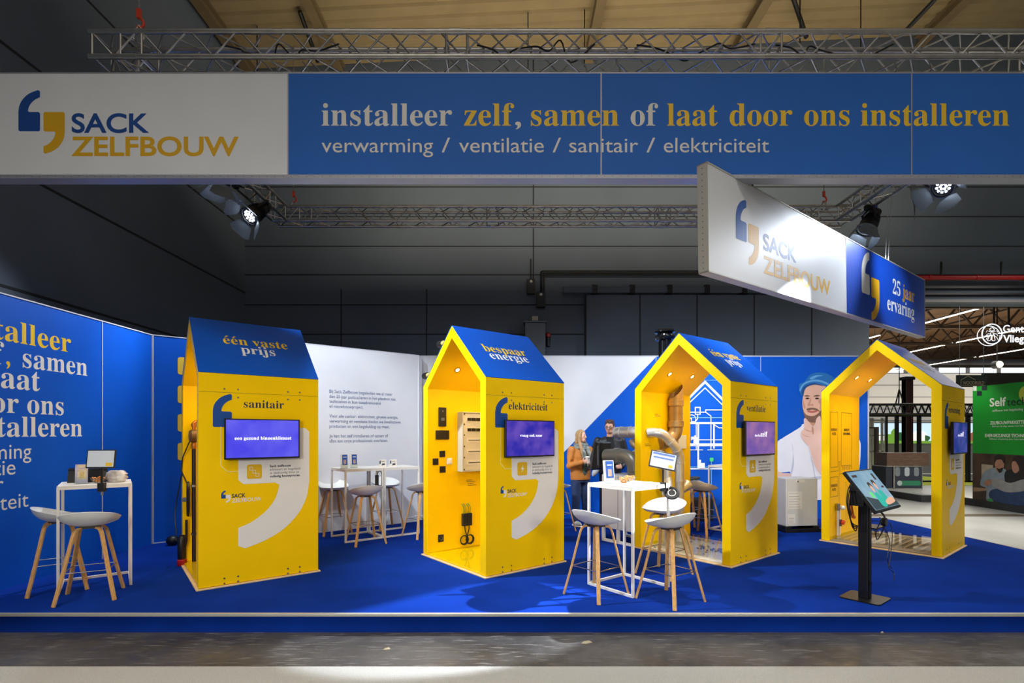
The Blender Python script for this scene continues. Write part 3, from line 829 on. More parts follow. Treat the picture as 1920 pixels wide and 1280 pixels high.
def tv(i, label, m, captions):
    t = thing('wall_screen', label, 'screen', tuple(HP(i, 0, -HW_ - 0.05, 1.318)), A38, 'screens on the display houses')
    x0, x1, h = 0.222 - HD, 0.965 - HD, 0.425
    b = MB().bb(x0, x1, -0.02, 0.012, 0, h); b.build('bezel', BLK, t, bevel=0.003, seg=1)
    MB().bb(x0 + 0.014, x1 - 0.014, -0.0215, -0.0195, 0.018, h - 0.012).build('display', m, t)
    b = MB().bb(-0.16, 0.16, 0.012, 0.047, 0.08, 0.34); b.bb(-0.3, -0.16, 0.012, 0.03, 0.1, 0.3)
    b.build('wall_bracket', BLKM, t)
    f = MB()
    for s, st, x, z, a, w in captions: text(f, s, st, Vector((x, -0.023, z)), X, Z, a, 'c', w)
    f.build('caption', LITW, t)
    return t
tv(0, 'flat screen showing een gezond binnenklimaat on the sanitair house', screen_mat('screen_violet', '4A45F0', '6A66FA', 0.9, 3), [('een gezond binnenklimaat', 'serif', 0.0, 0.205, 0.034, 0.56)])
tv(1, 'flat screen with a deep blue and purple picture on the elektriciteit house', screen_mat('screen_deep_blue', '2A24B8', '6C4FC8', 0.8, 4.5), [('vraag ook naar', 'serif', 0.0, 0.235, 0.03, 0.34)])
tv(2, 'flat screen with a mauve picture on the ventilatie house', screen_mat('screen_mauve', '5B48B8', '9069B4', 0.8, 4), [('doe het', 'serif', -0.09, 0.235, 0.03, 0.14), ('zelf', 'serif', 0.07, 0.235, 0.06, 0.17)])
tv(3, 'flat screen with a dark indigo picture on the verwarming house', screen_mat('screen_indigo', '241C96', '5A4CB8', 0.7, 4), [('doe het', 'serif', -0.09, 0.235, 0.03, 0.14), ('zelf', 'serif', 0.07, 0.235, 0.06, 0.17)])

# ------------------------------------------------------------------ sanitary fittings in and beside the first house
COPP = mat('brass_fitting', 'B87434', 0.35, 0.7, noise=0.1, scale=12)
PCOV = mat('bronze_cover', '6E5230', 0.45, 0.3, noise=0.1, scale=12)
def HL(i): return lambda x, y, z: HP(i, x, y, z)
h = HL(0)
t = thing('riser_pipe', 'black riser pipe with brass pump head inside the sanitair house', 'pipe', tuple(h(-0.49, 0.50, 0.036)))
MB().tube([h(-0.49, 0.50, 0.05), h(-0.49, 0.51, 0.5), h(-0.49, 0.52, 0.9), h(-0.49, 0.52, 1.42)], 0.022, 12).build('pipe', BLK, t, smooth=True, world=True)
b = MB(); b.lathe([(0.02, 0), (0.028, 0.02), (0.028, 0.06), (0.02, 0.08)], h(-0.49, 0.52, 1.40), Z, 14); b.tube([h(-0.49, 0.52, 1.62), h(-0.49, 0.52, 1.72), h(-0.47, 0.53, 1.735), h(-0.40, 0.585, 1.735)], 0.02, 10); b.lathe([(0.03, 0), (0.03, 0.04)], h(-0.49, 0.52, 1.67), Z, 12)
b.build('fitting', COPP, t, smooth=True, world=True)
MB().lathe([(0.02, -0.05), (0.07, -0.045), (0.078, -0.02), (0.078, 0.03), (0.06, 0.05), (0.02, 0.055)], h(-0.49, 0.52, 1.56), -U, 20).build('pump_head', PCOV, t, smooth=True, world=True)
for z in (0.38, 0.96):
    MB().lathe([(0.027, -0.012), (0.031, -0.012), (0.031, 0.012), (0.027, 0.012)], h(-0.49, 0.518, z), Z, 14, False, False).bar(h(-0.49, 0.54, z), h(-0.49, 0.594, z), 0.012, 0.012).build('pipe_clip', CHR, t, world=True)
t = tag(MB().tube([h(-0.53, 0.53, 1.5), h(-0.6, 0.57, 1.3), h(-0.61, 0.60, 1.14), h(-0.56, 0.57, 1.0), h(-0.53, 0.55, 0.93)], 0.007, 6).build('pump_cord', BLK, None, loc=tuple(h(-0.53, 0.53, 1.0)), world=True, smooth=True), 'thin black cord looping from the bronze pump head in the sanitair house', 'cord')
b = MB()
for k in range(7):
    pts = [h(-0.54 - 0.006 * (k % 3), 0.535 + 0.035 * math.sin(q * math.pi / 8) + 0.004 * k, 0.80 + (0.17 + 0.006 * k) * math.cos(q * math.pi / 8)) for q in range(16)]
    b.tube(pts, 0.008, 6, closed=True)
t = thing('cable_coil', 'tied bundle of black cable on the riser pipe of the sanitair house', 'cable', tuple(h(-0.54, 0.53, 0.62)))
b.build('coil', BLK, t, smooth=True, world=True)
MB().bar(h(-0.555, 0.55, 0.775), h(-0.555, 0.55, 0.825), 0.11, 0.05).build('cable_tie', CHR, t, world=True)
# submersible pump with float switch
p0 = ground(341, 1060)
t = thing('submersible_pump', 'black and red submersible pump on the carpet behind the sanitair house', 'pump', tuple(p0))
b = MB(); b.lathe([(0.035, 0.07), (0.046, 0.09), (0.046, 0.30), (0.03, 0.35), (0.015, 0.36)], p0, Z, 18); b.bar(p0 + Z * 0.36 - X * 0.03, p0 + Z * 0.36 + X * 0.03, 0.02, 0.02); b.tube([p0 + Z * 0.2 + X * 0.03, p0 + Z * 0.3 + X * 0.055, p0 + Z * 0.55 + X * 0.055], 0.014, 10)
b.build('motor_housing', BLK, t, smooth=True, world=True)
MB().lathe([(0.045, 0), (0.052, 0.01), (0.052, 0.07), (0.04, 0.08)], p0, Z, 18).build('strainer_foot', RED, t, smooth=True, world=True)
pf = ground(323, 1022)
t2 = thing('float_switch', 'black float switch ball lying on the carpet near the blue corner wall', 'float', tuple(pf))
MB().ball(pf + Z * 0.07, (0.085, 0.07, 0.07), 18, 12).build('float', BLK, t2, smooth=True, world=True)
MB().tube(spline([pf + Z * 0.07 + X * 0.08, pf + Z * 0.02 + X * 0.2 - Y * 0.1, p0 + Z * 0.1 - X * 0.12 + Y * 0.15, p0 + Z * 0.36 - X * 0.06, h(-0.66, 0.74, 0.62), h(-0.62, 0.70, 0.95), h(-0.6, 0.64, 1.1)], 6), 0.007, 6).build('cord', BLK, t2, smooth=True, world=True)

# ------------------------------------------------------------------ electrics inside the second house
t1 = HW_ - 0.11
def plate(name, label, cat, s0, s1, z0, z1, m, th=0.012, group=None, deco=None):
    t = thing(name, label, cat, tuple(HP(1, (s0 + s1) / 2 - HD, t1, z0)), A38, group)
    hw = (s1 - s0) / 2
    MB().bb(-hw, hw, -th, 0, 0, z1 - z0).build('cover_plate', m, t, bevel=0.003, seg=1)
    if deco: deco(t, hw, z1 - z0, th)
    return t
def d_socket(t, w, hh, th): MB().lathe([(0.02, 0.0), (0.022, 0.002), (0.026, 0.002), (0.026, 0)], Vector((0, -th, hh / 2)), -Y, 16, False, False).build('socket_ring', GRYM, t)
def d_rock(t, w, hh, th): MB().bb(-w * 0.8, w * 0.8, -th - 0.005, -th, hh * 0.1, hh * 0.9).build('rocker', BLKM, t, bevel=0.002, seg=1)
def d_rockw(t, w, hh, th): MB().bb(-w * 0.7, w * 0.7, -th - 0.005, -th, hh * 0.15, hh * 0.85).build('rocker', WHTP, t, bevel=0.002, seg=1)
def d_scr(t, w, hh, th): MB().bb(-w * 0.85, w * 0.85, -th - 0.001, -th, hh * 0.12, hh * 0.88).build('display', mat('dark_glass', '1E2024', 0.1, noise=0.05, scale=5), t)
def d_int(t, w, hh, th):
    MB().lathe([(0.012, 0.002), (0.012, 0.0)], Vector((0, -th - 0.002, hh * 0.8)), -Y, 12).build('camera_eye', GRYM, t)
    MB().bb(-0.025, 0.025, -th - 0.003, -th, hh * 0.3, hh * 0.45).build('call_button', GRYM, t)
plate('intercom', 'tall black intercom panel, topmost on the left wall inside the elektriciteit house', 'intercom', 0.161, 0.273, 1.684, 1.935, BLK, 0.02, None, d_int)
plate('wall_display', 'wide black touch panel under the intercom in the elektriciteit house', 'panel', 0.119, 0.319, 1.512, 1.633, BLK, 0.018, None, d_scr)
G = 'switches inside the electricity house'
plate('wall_switch', 'black wall switch at the top of the four switches in a diamond', 'switch', 0.176, 0.261, 1.281, 1.363, BLK, 0.012, G, d_rock)
plate('wall_switch', 'black wall switch at the left of the four switches in a diamond', 'switch', 0.075, 0.158, 1.18, 1.266, BLK, 0.012, G, d_rock)
plate('wall_switch', 'white wall switch between black ones inside the elektriciteit house', 'switch', 0.282, 0.366, 1.18, 1.262, WHTP, 0.012, G, d_rockw)
plate('wall_switch', 'black wall switch at the bottom of the four switches in a diamond', 'switch', 0.179, 0.267, 1.075, 1.16, BLK, 0.012, G, d_rock)
plate('wall_socket', 'black wall socket low down near the floor of the elektriciteit house', 'socket', 0.155, 0.237, 0.164, 0.261, BLK, 0.012, None, d_socket)
# distribution board
t = thing('distribution_board', 'pale grey open distribution board with breakers inside the elektriciteit house', 'fuse box', tuple(HP(1, 0.13, t1, 1.08)), A38)
BRD = mat('board_grey', 'B9B5A2', 0.5, noise=0.03, scale=5); BRD2 = mat('board_pale', 'CFCBBB', 0.5, noise=0.03, scale=5)
b = MB(); b.bb(-0.27, 0.27, -0.02, 0, 0, 0.80); b.bb(-0.27, -0.255, -0.13, -0.02, 0, 0.8); b.bb(0.255, 0.27, -0.13, -0.02, 0, 0.8); b.bb(-0.255, 0.255, -0.13, -0.02, 0.785, 0.8); b.bb(-0.255, 0.255, -0.13, -0.02, 0, 0.015)
b.build('enclosure', BRD, t, bevel=0.002, seg=1)
MB().bb(-0.253, 0.253, -0.115, -0.105, 0.017, 0.783).build('front_plate', BRD2, t)
for k, z in enumerate((0.70, 0.56, 0.42, 0.27, 0.12)):
    b = MB().bb(-0.20, 0.2, -0.118, -0.116, z - 0.03, z + 0.035)
    b.build('row_cover', mat('board_light', 'DAD6C6', 0.5, noise=0.03, scale=5), t)
    if k < 2:
        for q in range(4): MB().bb(-0.185 + 0.07 * q, -0.125 + 0.07 * q, -0.128, -0.118, z - 0.018, z + 0.022).build('breaker', BLK, t)
    else: MB().bb(-0.17, 0.17, -0.124, -0.118, z - 0.004, z + 0.006).build('busbar', GRYM, t)
for z in (0.78, 0.645, 0.50, 0.35, 0.2, 0.04): MB().bb(-0.238, -0.226, -0.12, -0.1149, z - 0.02, z + 0.0).build('clip', BLK, t)
# cable outlet box with leads
t = thing('outlet_box', 'black outlet box with green leads above and coiled black cables below', 'outlet box', tuple(HP(1, -0.004, t1, 0.34)), A38)
b = MB().bb(-0.072, 0.072, -0.05, 0, 0, 0.165); b.bb(-0.06, -0.006, -0.056, -0.05, 0.05, 0.15); b.bb(0.006, 0.06, -0.056, -0.05, 0.05, 0.15)
b.build('housing', BLK, t, bevel=0.004, seg=1)
b = MB()
for x in (-0.05, -0.02, 0.02, 0.05): b.tube(spline([(x, -0.025, 0.16), (x * 1.1, -0.03, 0.24), (x * 1.0 - 0.015, -0.01, 0.29), (x - 0.02, 0.0, 0.295)], 5), 0.004, 6)
b.build('green_lead', mat('green_wire', '2E7A2A', 0.5, noise=0.05, scale=9), t, smooth=True)
b = MB()
for sx in (-1, 1):
    b.tube(spline([(sx * 0.035, -0.03, 0.0), (sx * 0.03, -0.03, -0.06), (sx * 0.0, -0.03, -0.14)], 5), 0.007, 6)
    for q in range(3): b.tube([(sx * 0.045 + (0.055 + 0.004 * q) * math.cos(a * math.pi / 9), -0.02 - 0.008 * q, -0.19 + (0.055 + 0.004 * q) * math.sin(a * math.pi / 9)) for a in range(18)], 0.007, 6, closed=True)
b.build('coiled_cable', BLK, t, smooth=True)
# capped cable tubes sticking out of the left roof slope
for k, (y0, lab) in enumerate(((0.13, 'yellow tube with black cap near the ridge of the elektriciteit house'), (0.52, 'yellow tube with black cap near the eave of the elektriciteit house'))):
    zc = AZ - y0 * (AZ - EZ) / HW_ - 0.02
    t = thing('roof_cable_tube', lab, 'tube', tuple(HP(1, -0.47, y0, zc)), A38)
    MB().lathe([(0.036, 0.0), (0.036, 0.34)], Vector((0, 0, 0)), Y, 18).build('tube', mat('pale_yellow_tube', 'B8A85A', 0.4, noise=0.05, scale=6), t, smooth=True)
    MB().lathe([(0.038, 0.28), (0.047, 0.28), (0.047, 0.375), (0.03, 0.385)], Vector((0, 0, 0)), Y, 8).build('cap', BLK, t)

# ------------------------------------------------------------------ ducts of the ventilation house
GALV = mat('galvanised_duct', 'CFCFCC', 0.34, 0.7, noise=0.1, scale=7)
GDUC = mat('grey_moulded_duct', '77766E', 0.38, 0.35, noise=0.06, scale=7)
BRON = mat('bronze_duct', 'A88A5C', 0.32, 0.4, noise=0.08, scale=7)
h = HL(2)
def hs(s, v, z): return NEAR[2] + U * s + V * v + Z * z     # s along the wall, v across from the outer right face
def ring(mb, c, ax, r, w=0.02): mb.lathe([(r, -w / 2), (r + 0.006, -w / 2), (r + 0.006, w / 2), (r, w / 2)], c, ax, 24, False, False)
t = thing('silver_duct', 'long silver duct bending from the wall down to the floor inside the ventilatie house', 'duct', tuple(hs(0.56, 1.07, 0.073)))
pth = spline([hs(0.13, 1.295, 1.60), hs(0.18, 1.22, 1.605), hs(0.27, 1.15, 1.58), hs(0.37, 1.11, 1.50), hs(0.47, 1.08, 1.40), hs(0.535, 1.07, 1.30), hs(0.56, 1.07, 1.18), hs(0.56, 1.07, 1.0), hs(0.56, 1.07, 0.5), hs(0.56, 1.07, 0.075)], 5)
MB().tube(pth, 0.066, 22).build('duct', GALV, t, smooth=True, world=True)
b = MB()
for k in (8, 16, 22, 30, 36, 40): ring(b, pth[k], pth[k + 1] - pth[k], 0.066, 0.012)
b.build('seam_ring', GALV, t, smooth=True, world=True)
MB().lathe([(0.05, 0.0), (0.06, 0.1), (0.085, 0.19), (0.085, 0.2)], hs(0.56, 1.07, 0.76), (U * 0.8 + Z * 0.5 - V * 0.1), 22, True, False).build('branch_collar', GALV, t, smooth=True, world=True)
t = thing('silver_duct', 'silver duct behind the long one, with a side branch beside the tablet', 'duct', tuple(hs(0.40, 1.17, 0.073)))
pth = spline([hs(0.30, 1.296, 1.30), hs(0.32, 1.24, 1.305), hs(0.355, 1.19, 1.27), hs(0.385, 1.17, 1.18), hs(0.40, 1.17, 1.05), hs(0.40, 1.17, 0.6), hs(0.40, 1.17, 0.075)], 5)
MB().tube(pth, 0.064, 22).build('duct', GALV, t, smooth=True, world=True)
b = MB()
for k in (6, 18, 22, 26): ring(b, pth[k], pth[k + 1] - pth[k], 0.064, 0.012)
b.build('seam_ring', GALV, t, smooth=True, world=True)
MB().lathe([(0.062, 0.0), (0.064, 0.20), (0.075, 0.205), (0.075, 0.23)], hs(0.41, 1.16, 0.95), (-U * 0.45 - V * 0.35 - Z * 0.55), 22).build('branch_collar', GALV, t, smooth=True, world=True)
t = thing('bronze_duct', 'bronze coloured upright duct with slanted open top in the ventilatie house', 'duct', tuple(hs(0.72, 1.19, 1.5)))
b = MB(); n = 26; r = 0.095
c0 = hs(0.66, 1.195, 0)
vs = []
for k in range(n):
    a = 2 * math.pi * k / n; p = c0 + U * (r * math.cos(a)) + V * (r * math.sin(a))
    vs += [p + Z * 1.70, p + Z * (2.20 + 0.10 * math.cos(a) - 0.02 * math.sin(a))]
b.add(vs, [(2 * k, 2 * ((k + 1) % n), 2 * ((k + 1) % n) + 1, 2 * k + 1) for k in range(n)])
b.tube(spline([c0 + Z * 1.72, c0 + Z * 1.64, c0 - U * 0.03 + Z * 1.56 + V * 0.02, c0 - U * 0.14 + V * 0.06 + Z * 1.48, c0 - U * 0.26 + V * 0.095 + Z * 1.45], 6), r, 26)
b.build('duct', BRON, t, smooth=True, world=True)
b = MB()
for z in (1.73, 2.03): b.lathe([(r, -0.045), (r + 0.016, -0.04), (r + 0.016, 0.04), (r, 0.045)], c0 + Z * z, Z, 26, False, False)
ring(b, c0 + Z * 1.88, Z, r, 0.008)
b.build('socket_collar', BRON, t, smooth=True, world=True)
tag(MB().bb(-0.1, 0.1, -0.02, 0, 0, 0.2).build('control_plate', WHTP, None, loc=tuple(HP(2, 0.36, t1, 1.365)), rz=A38, bevel=0.004), 'blank cream control plate on the inner wall of the ventilatie house', 'panel')
# chimney on the left roof slope
t = thing('chimney_pipe', 'black roof chimney with flanged cap behind the ventilatie house ridge', 'chimney', tuple(HP(2, -0.08, 0.53, 2.3)))
BGL = mat('gloss_black', '101114', 0.18, 0.2, noise=0.05, scale=5)
b = MB(); c = HP(2, -0.08, 0.57, 0)
b.lathe([(0.11, 2.3), (0.105, 2.36), (0.092, 2.42), (0.092, 2.95)], c, Z, 24); b.build('pipe', BGL, t, smooth=True, world=True)
b = MB(); b.lathe([(0.092, 2.93), (0.13, 2.935), (0.145, 2.965), (0.145, 2.985), (0.115, 2.99), (0.105, 3.03), (0.145, 3.04), (0.145, 3.06), (0.12, 3.085), (0.05, 3.09)], c, Z, 24, False); b.build('cap', BGL, t, smooth=True, world=True)
# heat recovery unit left of the house
t = thing('ventilation_unit', 'white ventilation cabinet on a white frame against the ventilatie house', 'ventilation unit', tuple(HP(2, -0.32, 1.02, 0)), A38)
b = MB().bb(-0.27, 0.27, -0.30, 0.30, 0.2, 0.985); b.build('cabinet', mat('unit_white', 'D3D5D6', 0.45, noise=0.02, scale=4), t, bevel=0.008)
b = MB()
b.bb(-0.2715, -0.27, -0.012, -0.006, 0.2, 0.985); b.bb(-0.2715, -0.27, -0.29, -0.286, 0.22, 0.97)
b.build('panel_seam', GRYM, t)
for x in (-0.25, 0.25):
    for y in (-0.28, 0.0, 0.28): MB().bb(x - 0.02, x + 0.02, y - 0.02, y + 0.02, 0.0, 0.2).build('leg', WMET, t)
b = MB()
for x in (-0.25, 0.25): b.bb(x - 0.02, x + 0.02, -0.3, 0.3, 0, 0.035)
b.build('foot_rail', WMET, t)
t = thing('grey_duct', 'thick dark grey moulded elbow duct rising from the white ventilation cabinet', 'duct', tuple(HP(2, -0.4, 0.86, 0.986)))
pth = [HP(2, -0.40, 0.86, 0.987), HP(2, -0.40, 0.86, 1.06)] + [HP(2, -0.40, 0.86 + 0.2 * (1 - math.cos(a * math.pi / 16)), 1.06 + 0.2 * math.sin(a * math.pi / 16)) for a in range(1, 9)] + [HP(2, -0.40, 1.15, 1.26), HP(2, -0.4, 1.40, 1.25)]
MB().tube(pth, 0.105, 24).build('duct', GDUC, t, smooth=True, world=True)
b = MB(); b.lathe([(0.105, -0.05), (0.118, -0.045), (0.118, 0.045), (0.105, 0.05)], HP(2, -0.40, 1.17, 1.26), V, 24, False, False); ring(b, HP(2, -0.40, 0.86, 1.05), Z, 0.105)
b.build('collar', GDUC, t, smooth=True, world=True)
t = thing('duct_hood', 'black slanted duct hood in front of the man in the black jacket', 'hood', tuple(HP(2, -0.4, 1.42, 1.05)), A38)
b = MB()
b.add([(-0.14, 0, 0.02), (0.14, 0, 0.02), (0.14, 0, 0.40), (-0.14, 0, 0.40), (-0.16, 0.14, -0.02), (0.16, 0.14, -0.02), (0.16, 0.06, 0.42), (-0.16, 0.06, 0.42), (-0.12, 0.21, 0.16), (0.12, 0.21, 0.16)],
      [(0, 3, 2, 1), (0, 1, 5, 4), (2, 3, 7, 6), (1, 2, 6, 5), (3, 0, 4, 7), (4, 5, 9, 8), (6, 7, 8, 9), (5, 6, 9), (7, 4, 8)])
b.build('hood', BLK, t, bevel=0.004, seg=1)
b = MB(); b.bb(-0.146, -0.1405, 0.008, 0.03, 0.06, 0.36); b.build('grille', GRYM, t)
t = thing('silver_elbow', 'silver duct with domed elbow sticking out left of the ventilatie house at head height', 'duct', tuple(HP(2, -0.4, 0.71, 1.6)))
b = MB().tube([HP(2, -0.40, 0.706, 1.61), HP(2, -0.40, 1.12, 1.61)] + [HP(2, -0.40 + 0.12 * (1 - math.cos(a * math.pi / 12)), 1.12 + 0.12 * math.sin(a * math.pi / 12), 1.61) for a in range(1, 7)], 0.082, 24)
b.build('duct', GALV, t, smooth=True, world=True)
b = MB()
for y in (0.78, 0.93, 1.10): ring(b, HP(2, -0.4, y, 1.61), V, 0.082, 0.012)
b.build('seam_ring', GALV, t, smooth=True, world=True)
t = thing('silver_branch', 'silver branch duct below the domed elbow, left of the ventilatie house', 'duct', tuple(HP(2, -0.2, 0.71, 1.3)))
b = MB().tube(spline([HP(2, -0.22, 0.706, 1.38), HP(2, -0.22, 0.85, 1.38), HP(2, -0.22, 0.98, 1.42), HP(2, -0.22, 1.03, 1.50)], 6), 0.07, 20); b.tube([HP(2, -0.22, 0.84, 1.38), HP(2, -0.22, 1.02, 1.26)], 0.066, 20)
b.build('duct', GALV, t, smooth=True, world=True)

# ------------------------------------------------------------------ heating fittings and heat pump
h = HL(3)
t = thing('valve_set', 'white heating valves with an orange handle low inside the verwarming house', 'valves', tuple(h(-0.30, 0.57, 0.075)))
b = MB()
for s in (0.21, 0.29): b.tube([h(s - HD, 0.56, 0.075), h(s - HD, 0.56, 0.46)], 0.014, 10)
b.build('pipes', WHTP, t, smooth=True, world=True)
for s, z in ((0.20, 0.50), (0.27, 0.26)):
    b = MB(); b.lathe([(0.03, -0.05), (0.03, 0.05)], h(s - HD + 0.02, 0.56, z), Z, 14); b.lathe([(0.028, 0), (0.028, 0.06)], h(s - HD, 0.565, z), U, 14)
    b.build('valve_body', CHR, t, smooth=True, world=True)
MB().lathe([(0.03, 0), (0.035, 0.02), (0.025, 0.05)], h(0.26 - HD, 0.53, 0.49), -V, 14).build('white_cap', WHTP, t, smooth=True, world=True)
MB().lathe([(0.02, 0), (0.035, 0.01), (0.035, 0.035), (0.02, 0.04)], h(0.27 - HD, 0.53, 0.27), -V, 14).build('orange_handle', ORG, t, smooth=True, world=True)
pa = ground(1476, 1000); pb_ = pa
t = thing('heat_pump', 'white boxy heat pump on a black base between the two rightmost yellow houses', 'heat pump', tuple(ground(1507, 1000) + Y * 0.3), R(8))
HPW = mat('heat_pump_grey', 'CFCFCA', 0.45, noise=0.02, scale=4)
MB().bb(-0.28, 0.28, -0.2, 0.2, 0.1, 0.87).build('casing', HPW, t, bevel=0.01)
b = MB().bb(-0.30, 0.34, -0.22, 0.22, 0.0, 0.06); b.bb(-0.3, -0.2, -0.22, 0.22, 0.06, 0.1); b.bb(0.2, 0.3, -0.22, 0.22, 0.06, 0.1); b.build('base', BLK, t, bevel=0.005)
for a in ((-0.245, 0.0, -0.2015, -0.2, 0.38, 0.66), (-0.245, -0.12, -0.2015, -0.2, 0.15, 0.30), (-0.1, 0.05, -0.2015, -0.2, 0.805, 0.845)): MB().bb(*a).build('sticker', WHTP, t)
f = MB()
for k in range(6): f.bb(-0.235, -0.03 - 0.02 * (k % 3), -0.2025, -0.2014, 0.41 + 0.042 * k, 0.414 + 0.042 * k)
for k in range(3): f.bb(-0.235, -0.14, -0.2025, -0.2014, 0.17 + 0.03 * k, 0.175 + 0.03 * k)
f.poly([(-0.09, 0.81), (-0.05, 0.81), (-0.07, 0.842)], (0, -0.2025, 0), X, Z)
f.build('sticker_print', INK2, t)
MB().lathe([(0.03, 0), (0.03, 0.06)], Vector((0.28, -0.1, 0.2)), X, 12).build('connection', COPP, t, smooth=True)

# ------------------------------------------------------------------ truss ring
def truss(label, A, B, side, pitch=0.47, joints=()):
    """A, B = ends of the lower chord on the near/inner side; side = vector to the other chord"""
    A, B, side = Vector(A), Vector(B), Vector(side)
    t = thing('lighting_truss', label, 'truss', tuple(A), 0, 'truss ring above the stand')
    up = Z * 0.239
    L = (B - A).length; d = (B - A) / L
    for o in (Vector((0, 0, 0)), side, up, up + side):
        MB().tube([A + o, B + o], 0.0245, 12).build('chord', ALU, t, smooth=True, world=True)
    b = MB(); n = max(2, round(L / pitch)); st = L / n
    for (p, q) in ((Vector((0, 0, 0)), up), (side, side + up), (Vector((0, 0, 0)), side), (up, up + side)):
        for k in range(n):
            a = A + d * (st * k + 0.02); c = A + d * (st * (k + 0.5)); e = A + d * (st * (k + 1) - 0.02)
            b.tube([a + q, c + p], 0.0085, 6, False); b.tube([c + p, e + q], 0.0085, 6, False)
    for s in [0.03, L - 0.03] + [x + e for x in joints for e in (-0.1, 0.1)]:
        c = A + d * s
        for p, q in ((Vector((0, 0, 0)), up), (side, side + up), (Vector((0, 0, 0)), side), (up, up + side)): b.tube([c + p, c + q], 0.0095, 6, False)
    for x in joints:
        for o in (Vector((0, 0, 0)), side, up, up + side): b.tube([A + o + d * (x - 0.06), A + o + d * (x + 0.06)], 0.028, 12)
    b.build('lattice', ALU, t, smooth=True, world=True)
    return t
TZ = 5.178
truss('aluminium box truss along the front, right above the long header sign', (-4.03, 4.93, TZ), (6.4, 4.93, TZ), (0, 0.239, 0), 0.47, (0.4, 3.5, 6.5, 9.2))
truss('aluminium box truss at the back, seen level below the header sign', (-4.03, 8.716, TZ), (5.70, 8.716, TZ), (0, 0.239, 0), 0.47, (0.55, 3.7, 6.6, 9.1))
truss('aluminium box truss receding on the left, carrying two floodlights', (-4.03, 5.2, TZ), (-4.03, 8.68, TZ), (0.239, 0, 0), 0.47, (0.4, 3.0))
truss('aluminium box truss receding on the right, carrying two floodlights', (5.46, 5.2, TZ), (5.46, 8.68, TZ), (0.239, 0, 0), 0.47, (0.4, 3.0))

def hoist(label, p, h):
    t = thing('chain_hoist_hook', label, 'hoist hook', tuple(p))
    b = MB(); p = Vector(p)
    for k in range(int(h / 0.028)):
        c = p + Z * (0.30 + 0.028 * k); ax = X if k % 2 else Y
        b.tube([c + ax * (0.008 * math.cos(q * math.pi / 3)) + Z * (0.02 * math.sin(q * math.pi / 3)) for q in range(6)], 0.0035, 4, closed=True)
    b.build('chain', WIRE, t, world=True)
    b = MB(); b.box(p + Z * 0.235, (0.035, 0.03, 0.09)); b.tube(spline([p + Z * 0.2, p + Z * 0.17 + X * 0.035, p + Z * 0.13 + X * 0.045, p + Z * 0.10 + X * 0.02, p + Z * 0.11 - X * 0.02], 5), 0.012, 8)
    b.build('hook', ORG, t, world=True)
    b = MB(); b.tube(spline([p + Z * 0.12, p + Z * 0.07 - X * 0.03, p - Z * 0.01 - X * 0.05, p - Z * 0.03 - X * 0.02], 5), 0.012, 8); b.tube(spline([p + Z * 0.12, p + Z * 0.07 + X * 0.03, p - Z * 0.01 + X * 0.05, p - Z * 0.03 + X * 0.02], 5), 0.012, 8)
    b.build('sling', WIRE, t, smooth=True, world=True)
hoist('orange hoist hook with chain above the left end of the front truss', (-3.64, 5.05, TZ + 0.27), 2.5)
hoist('orange hoist hook hanging over the left end of the back truss', (-3.73, 8.84, TZ + 0.27), 2.5)
hoist('orange hoist hook hanging over the right end of the back truss', (5.33, 8.84, TZ + 0.27), 2.5)

# loose cables lying in the front truss
rnd = random.Random(11)
for k, (px, lab) in enumerate(((1000, 'black cable loop in the front truss above the word samen'), (1300, 'black cable loop in the front truss above the word laat'), (1560, 'black cable loop in the front truss above the word installeren'), (520, 'black cable loop in the front truss above the white panel joint'))):
    x = (px - CX) / FOC * 5.05
    pts = [Vector((x - 0.55, 5.05, TZ + 0.2))]
    for q in range(8): pts.append(Vector((x - 0.4 + q * 0.11, 5.05 + rnd.uniform(-0.07, 0.07), TZ + rnd.uniform(0.04, 0.24))))
    pts.append(Vector((x + 0.6, 5.05, TZ + 0.21)))
    tag(MB().tube(spline(pts, 5), 0.008, 6).build('loose_cable', BLK, None, loc=tuple(pts[0]), smooth=True, world=True), lab, 'cable', 'cables in the front truss')

# ------------------------------------------------------------------ header sign
YH = 4.95
def hx(px): return (px - CX) / FOC * YH
def hz(py): return CH - (py - HY) / FOC * YH
z0, z1 = hz(327.5), hz(138)
t = thing('header_sign', 'long header sign with white logo panel and blue slogan panels above the whole stand', 'sign', (0, YH, z0))
xs = [hx(540) - 3.0, hx(540), hx(1127), hx(1709), hx(1709) + 3.0]
for k in range(4):
    MB().bb(xs[k] + 0.004, xs[k + 1] - 0.004, YH, YH + 0.02, z0, z1).build('panel', WHTF if k == 0 else mat('header_blue', '2F6AC0', 0.4, noise=0.04, scale=2, spec=0.15), t, world=True)
b = MB()
b.bb(xs[0], xs[4], YH - 0.004, YH + 0.12, z0 - 0.035, z0); b.bb(xs[0], xs[4], YH - 0.002, YH + 0.12, z1, z1 + 0.012)
for x in xs: b.bb(x - 0.006, x + 0.006, YH - 0.003, YH + 0.12, z0, z1)
b.build('frame', mat('sign_profile', 'A9ABB4', 0.4, 0.5, noise=0.05, scale=4), t, world=True)
b = MB(); b.bb(xs[0] + 0.01, xs[4] - 0.01, YH + 0.10, YH + 0.118, z0, z1); b.build('back_panel', DWALL, t, world=True)
f = MB()
for k in range(160): f.lathe([(0.004, 0), (0.004, 0.002)], Vector((xs[0] + 0.03 + k * 0.075, YH - 0.004, z0 - 0.017)), -Y, 6, False, True)
f.build('rivets', GRYM, t, world=True)
f = MB(); yo = YH - 0.001
O = lambda px, py: Vector((hx(px), yo, hz(py)))
s = YH / FOC
f.mat(0); comma(f, O(34.6, 169), X, Z, 40.6 * s, 77 * s, True)
